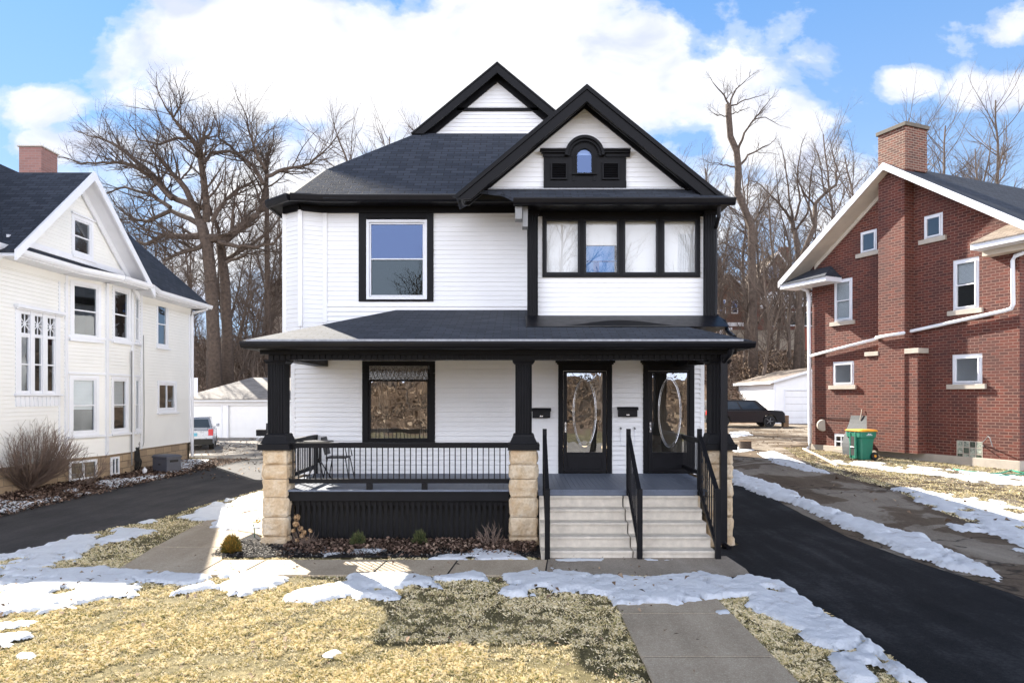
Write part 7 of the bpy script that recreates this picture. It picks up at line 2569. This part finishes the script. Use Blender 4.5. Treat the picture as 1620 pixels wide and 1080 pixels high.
# ------------------------------------------------------------ shrubs and garden pieces
def shrub(name, label, cx, cy, z, hgt, rad, n, seed, mat, cat='shrub', twig=0.5, droop=0.0, base=0.12):
    rng = random.Random(seed)
    T = thing(name, label, cat, (cx, cy, z))
    b = MB()
    for k in range(n):
        a = rng.uniform(0, 2 * math.pi)
        rr = rad * math.sqrt(rng.random())
        p0 = Vector((cx + base * rng.uniform(-1, 1), cy + base * rng.uniform(-1, 1), z - 0.03))
        hh = hgt * (1 - 0.45 * (rr / rad) ** 2) * rng.uniform(0.75, 1.05)
        tip = Vector((cx + rr * math.cos(a), cy + rr * math.sin(a), z + hh))
        mid = p0.lerp(tip, 0.5) + Vector((math.cos(a), math.sin(a), 0)) * rad * 0.13 + Vector((rng.uniform(-1, 1), rng.uniform(-1, 1), 0)) * 0.04
        r0 = 0.0085 * rng.uniform(0.7, 1.5)
        b.tube([p0, p0.lerp(mid, 0.5) + Vector((rng.uniform(-.02, .02), rng.uniform(-.02, .02), 0)), mid, mid.lerp(tip, 0.55) + Vector((rng.uniform(-.03, .03), rng.uniform(-.03, .03), 0)), tip], [r0 * 1.2, r0, r0 * 0.8, r0 * 0.6, r0 * 0.3], 4, False)
        for j in range(5):
            t_ = rng.uniform(0.35, 0.98)
            q = mid.lerp(tip, (t_ - 0.5) * 2) if t_ > 0.5 else p0.lerp(mid, t_ * 2)
            d = (tip - p0).normalized()
            nd = (d + perp(d, rng) * 0.7).normalized()
            L_ = twig * rng.uniform(0.25, 0.6)
            e_ = q + nd * L_ + Vector((0, 0, L_ * 0.2))
            b.tube([q, q.lerp(e_, 0.5) + Vector((0, 0, 0.012)), e_], [r0 * 0.5, r0 * 0.4, r0 * 0.25], 3, False)
    b.build('stems', mat, T)
    return T


q = gpx(42, 776)
M['shrub_stem'] = pm('shrub_stem', (0.23, 0.165, 0.13), 0.9, (8, 0.4))
shrub('bare_shrub', 'big rounded leafless shrub standing before the stone foundation of the left house', q[0], q[1], 0.02, 1.95, 1.5, 460, 1, M['shrub_stem'], twig=0.55)
q = gpx(136, 768)
shrub('bare_shrub', 'small open leafless shrub by the basement window of the left house', q[0], q[1], 0.02, 0.95, 0.75, 26, 2, M['shrub_stem'], twig=0.6, base=0.05)


def tuft(name, label, px, py, h, r, n, mat, seed, cat='shrub', spread=1.0):
    x, y = gpx(px, py)
    T = thing(name, label, cat, (x, y, 0.03))
    rs = np.random.RandomState(seed)
    a, el = rs.uniform(0, 2 * np.pi, n), np.arcsin(rs.uniform(0.0, 1, n))
    L_ = rs.uniform(0.45, 1.0, n) ** 0.6 * (1 + 0.22 * np.sin(a * 5 + seed) * np.sin(el * 7 + seed * 2))
    o_ = np.stack([np.cos(a) * np.cos(el) * r * L_, np.sin(a) * np.cos(el) * r * L_, np.sin(el) * h * L_], 1)
    c = np.array([x, y, 0.05])
    base = c + o_ * 0.72
    tipp = c + o_ * 1.0 + np.stack([rs.uniform(-.02, .02, n), rs.uniform(-.02, .02, n), rs.uniform(0, 0.03, n)], 1)
    wv = np.stack([rs.uniform(-1, 1, n), rs.uniform(-1, 1, n), rs.uniform(-1, 1, n)], 1) * 0.006
    V = np.stack([base - wv, base + wv, tipp + wv * 0.4, tipp - wv * 0.4], 1).reshape(-1, 3)
    f = raw('foliage', V, np.arange(4 * n).reshape(-1, 4), mat, T)
    f.matrix_parent_inverse = T.matrix_basis.inverted()
    b = MB()
    rng = random.Random(seed)
    for k in range(14):
        t_ = rng.uniform(0, 6.28)
        b.tube([(x, y, 0.0), (x + 0.3 * r * math.cos(t_), y + 0.3 * r * math.sin(t_), h * 0.5), (x + 0.7 * r * math.cos(t_), y + 0.7 * r * math.sin(t_), h * rng.uniform(0.5, 0.85))], 0.004, 4, False)
    b.build('stems', M['shrub_stem'], T)
    return T


tuft('dwarf_conifer', 'small golden brown dwarf conifer on the mulch at the corner of the walk', 366, 877, 0.28, 0.165, 5200, M['gold_needle'], 1)
tuft('evergreen_tuft', 'small grey green spiky tuft in the front bed, nearer the left pier', 566, 868, 0.24, 0.14, 3600, M['evergreen'], 2)
tuft('evergreen_tuft', 'small grey green spiky tuft in the front bed, nearer the steps', 664, 866, 0.25, 0.14, 3600, M['evergreen'], 3)

# dried hydrangea with round flower heads
x, y = gpx(484, 868)
T = thing('dried_hydrangea', 'dried hydrangea with round tan flower heads beside the left stone pier', 'plant', (x, y, 0.03))
rng = random.Random(9)
st, heads = MB(), []
for (px, py, r) in ((470, 818, 0.062), (468, 828, 0.06), (476, 836, 0.052), (464, 839, 0.04), (481, 842, 0.052), (490, 838, 0.03), (492, 840, 0.028), (470, 854, 0.04), (478, 847, 0.05), (486, 852, 0.04)):
    yy = y + rng.uniform(-0.15, 0.15)
    tip = Vector((PX(px, yy), yy, PZ(py, yy)))
    b0 = Vector((x + rng.uniform(-0.08, 0.05), y + rng.uniform(-0.05, 0.05), 0.02))
    st.tube([b0, b0.lerp(tip, 0.5) + Vector((rng.uniform(-0.03, 0.03), 0, 0.02)), tip], [0.006, 0.005, 0.003], 4, False)
    heads.append((tip, r))
for k in range(40):
    a = rng.uniform(0, 6.28)
    b0 = Vector((x + rng.uniform(-0.15, 0.12), y + rng.uniform(-0.1, 0.1), 0.02))
    st.tube([b0, b0 + Vector((math.cos(a) * 0.06, math.sin(a) * 0.06, 0.1)), b0 + Vector((math.cos(a) * 0.14, math.sin(a) * 0.12, rng.uniform(0.14, 0.3)))], [0.005, 0.004, 0.002], 4, False)
st.build('stems', M['shrub_stem'], T)
M['flower_tan'] = island_mat('flower_tan', [(0.2, (0.18, 0.10, 0.05)), (0.5, (0.40, 0.25, 0.13)), (0.8, (0.58, 0.42, 0.25))])
for tip, r in heads:
    n = 220
    rs = np.random.RandomState(int(r * 1e4))
    dv = rs.normal(size=(n, 3))
    dv /= np.linalg.norm(dv, axis=1)[:, None]
    c = np.array(tip) + dv * r * rs.uniform(0.7, 1.0, (n, 1))
    t1 = rs.normal(size=(n, 3))
    t1 -= dv * (t1 * dv).sum(1)[:, None]
    t1 /= np.linalg.norm(t1, axis=1)[:, None]
    t2 = np.cross(dv, t1)
    s_ = 0.010
    V = np.stack([c - t1 * s_, c - t2 * s_, c + t1 * s_, c + t2 * s_], 1).reshape(-1, 3)
    f = raw('flower_head', V, np.arange(4 * n).reshape(-1, 4), M['flower_tan'], T)
    f.matrix_parent_inverse = T.matrix_basis.inverted()
x, y = gpx(776, 868)
shrub('dead_perennial', 'clump of dead leafless stems in the front bed near the middle pier', x, y, 0.03, 0.42, 0.26, 16, 6, M['shrub_stem'], 'plant', 0.22, base=0.04)
# twisted metal flower stake
x, y = gpx(402, 852)
M['yellow_paint'] = pm('yellow_paint', (0.75, 0.48, 0.05), 0.5, (20, 0.3))
T = thing('garden_ornament', 'small wire garden stake with yellow bloom beside the left stone pier', 'ornament', (x, y, 0.03))
P0 = lambda px, py: (PX(px, y), y, PZ(py, y))
MB().tube([P0(402, 852), P0(403, 842), P0(402, 834), P0(400, 828)], 0.010, 5).build('stem', pm('stake_green', (0.02, 0.09, 0.05), 0.4), T)
MB().tube([P0(399, 827), P0(403, 824), P0(408, 826), P0(412, 824), P0(409, 819), P0(405, 818), P0(405, 823)], 0.007, 5).tube([P0(405, 823), P0(410, 817), P0(414, 821)], 0.006, 5).build('wire', M['black_metal'], T)
b = MB()
for k, (px, py) in enumerate(((402, 825.5), (405, 825), (408, 826), (411, 823.5), (407, 823))):
    c = P0(px, py)
    b.prism([(c[0] - 0.025, c[1] - 0.01, c[2]), (c[0], c[1] - 0.02, c[2] - 0.012), (c[0] + 0.03, c[1], c[2] + 0.004), (c[0], c[1] + 0.01, c[2] + 0.018)], (0, 0.012, 0.004))
b.build('petals', M['yellow_paint'], T)
# carved plaque leaning on the middle pier
M['plaque_blue'] = pm('plaque_blue', (0.36, 0.46, 0.62), 0.7, (30, 0.5), (40, 0.6, 0.01))
x, y = gpx(823, 860)
y -= 0.02
T = thing('garden_plaque', 'weathered pale blue carved plaque leaning on the middle stone pier', 'ornament', (x, y, 0.05))
out_ = [(810, 841), (815, 831), (824, 830), (828, 838), (830, 845), (831, 855), (828, 853), (827, 857), (825, 854), (822, 857), (818, 852), (814, 846), (811, 845)]
q = [(PX(a, y), y + 0.0015 * (860 - b2) * 1.0, PZ(b2, y)) for a, b2 in out_]
pb = MB().prism(q, (0, 0.025, 0)).build('plaque', M['plaque_blue'], T, 0.006)
b = MB()
for (a, b2, r) in ((814, 838, 0.03), (822, 835, 0.028), (826, 842, 0.03), (818, 846, 0.028), (823, 850, 0.022), (828, 849, 0.02)):
    c = (PX(a, y), y + 0.0015 * (860 - b2) - 0.004, PZ(b2, y))
    b.stack([[(c[0] + r * k * math.cos(R(i * 45)), c[1] - dz_, c[2] + r * k * math.sin(R(i * 45))) for i in range(8)] for k, dz_ in ((1.0, 0.0), (0.8, 0.014), (0.4, 0.02))])
b.build('relief', M['snow_melt'], pb)
# stick lying on the snow
a_, b_ = gpx(383, 818), gpx(407, 814)
tag(MB().tube([(a_[0], a_[1], 0.10), ((a_[0] + b_[0]) / 2, (a_[1] + b_[1]) / 2 + 0.02, 0.115), (b_[0], b_[1], 0.11)], [0.018, 0.016, 0.012], 6).build('fallen_stick', M['wood_box']), 'short brown stick lying on the snow left of the stone pier', 'stick')
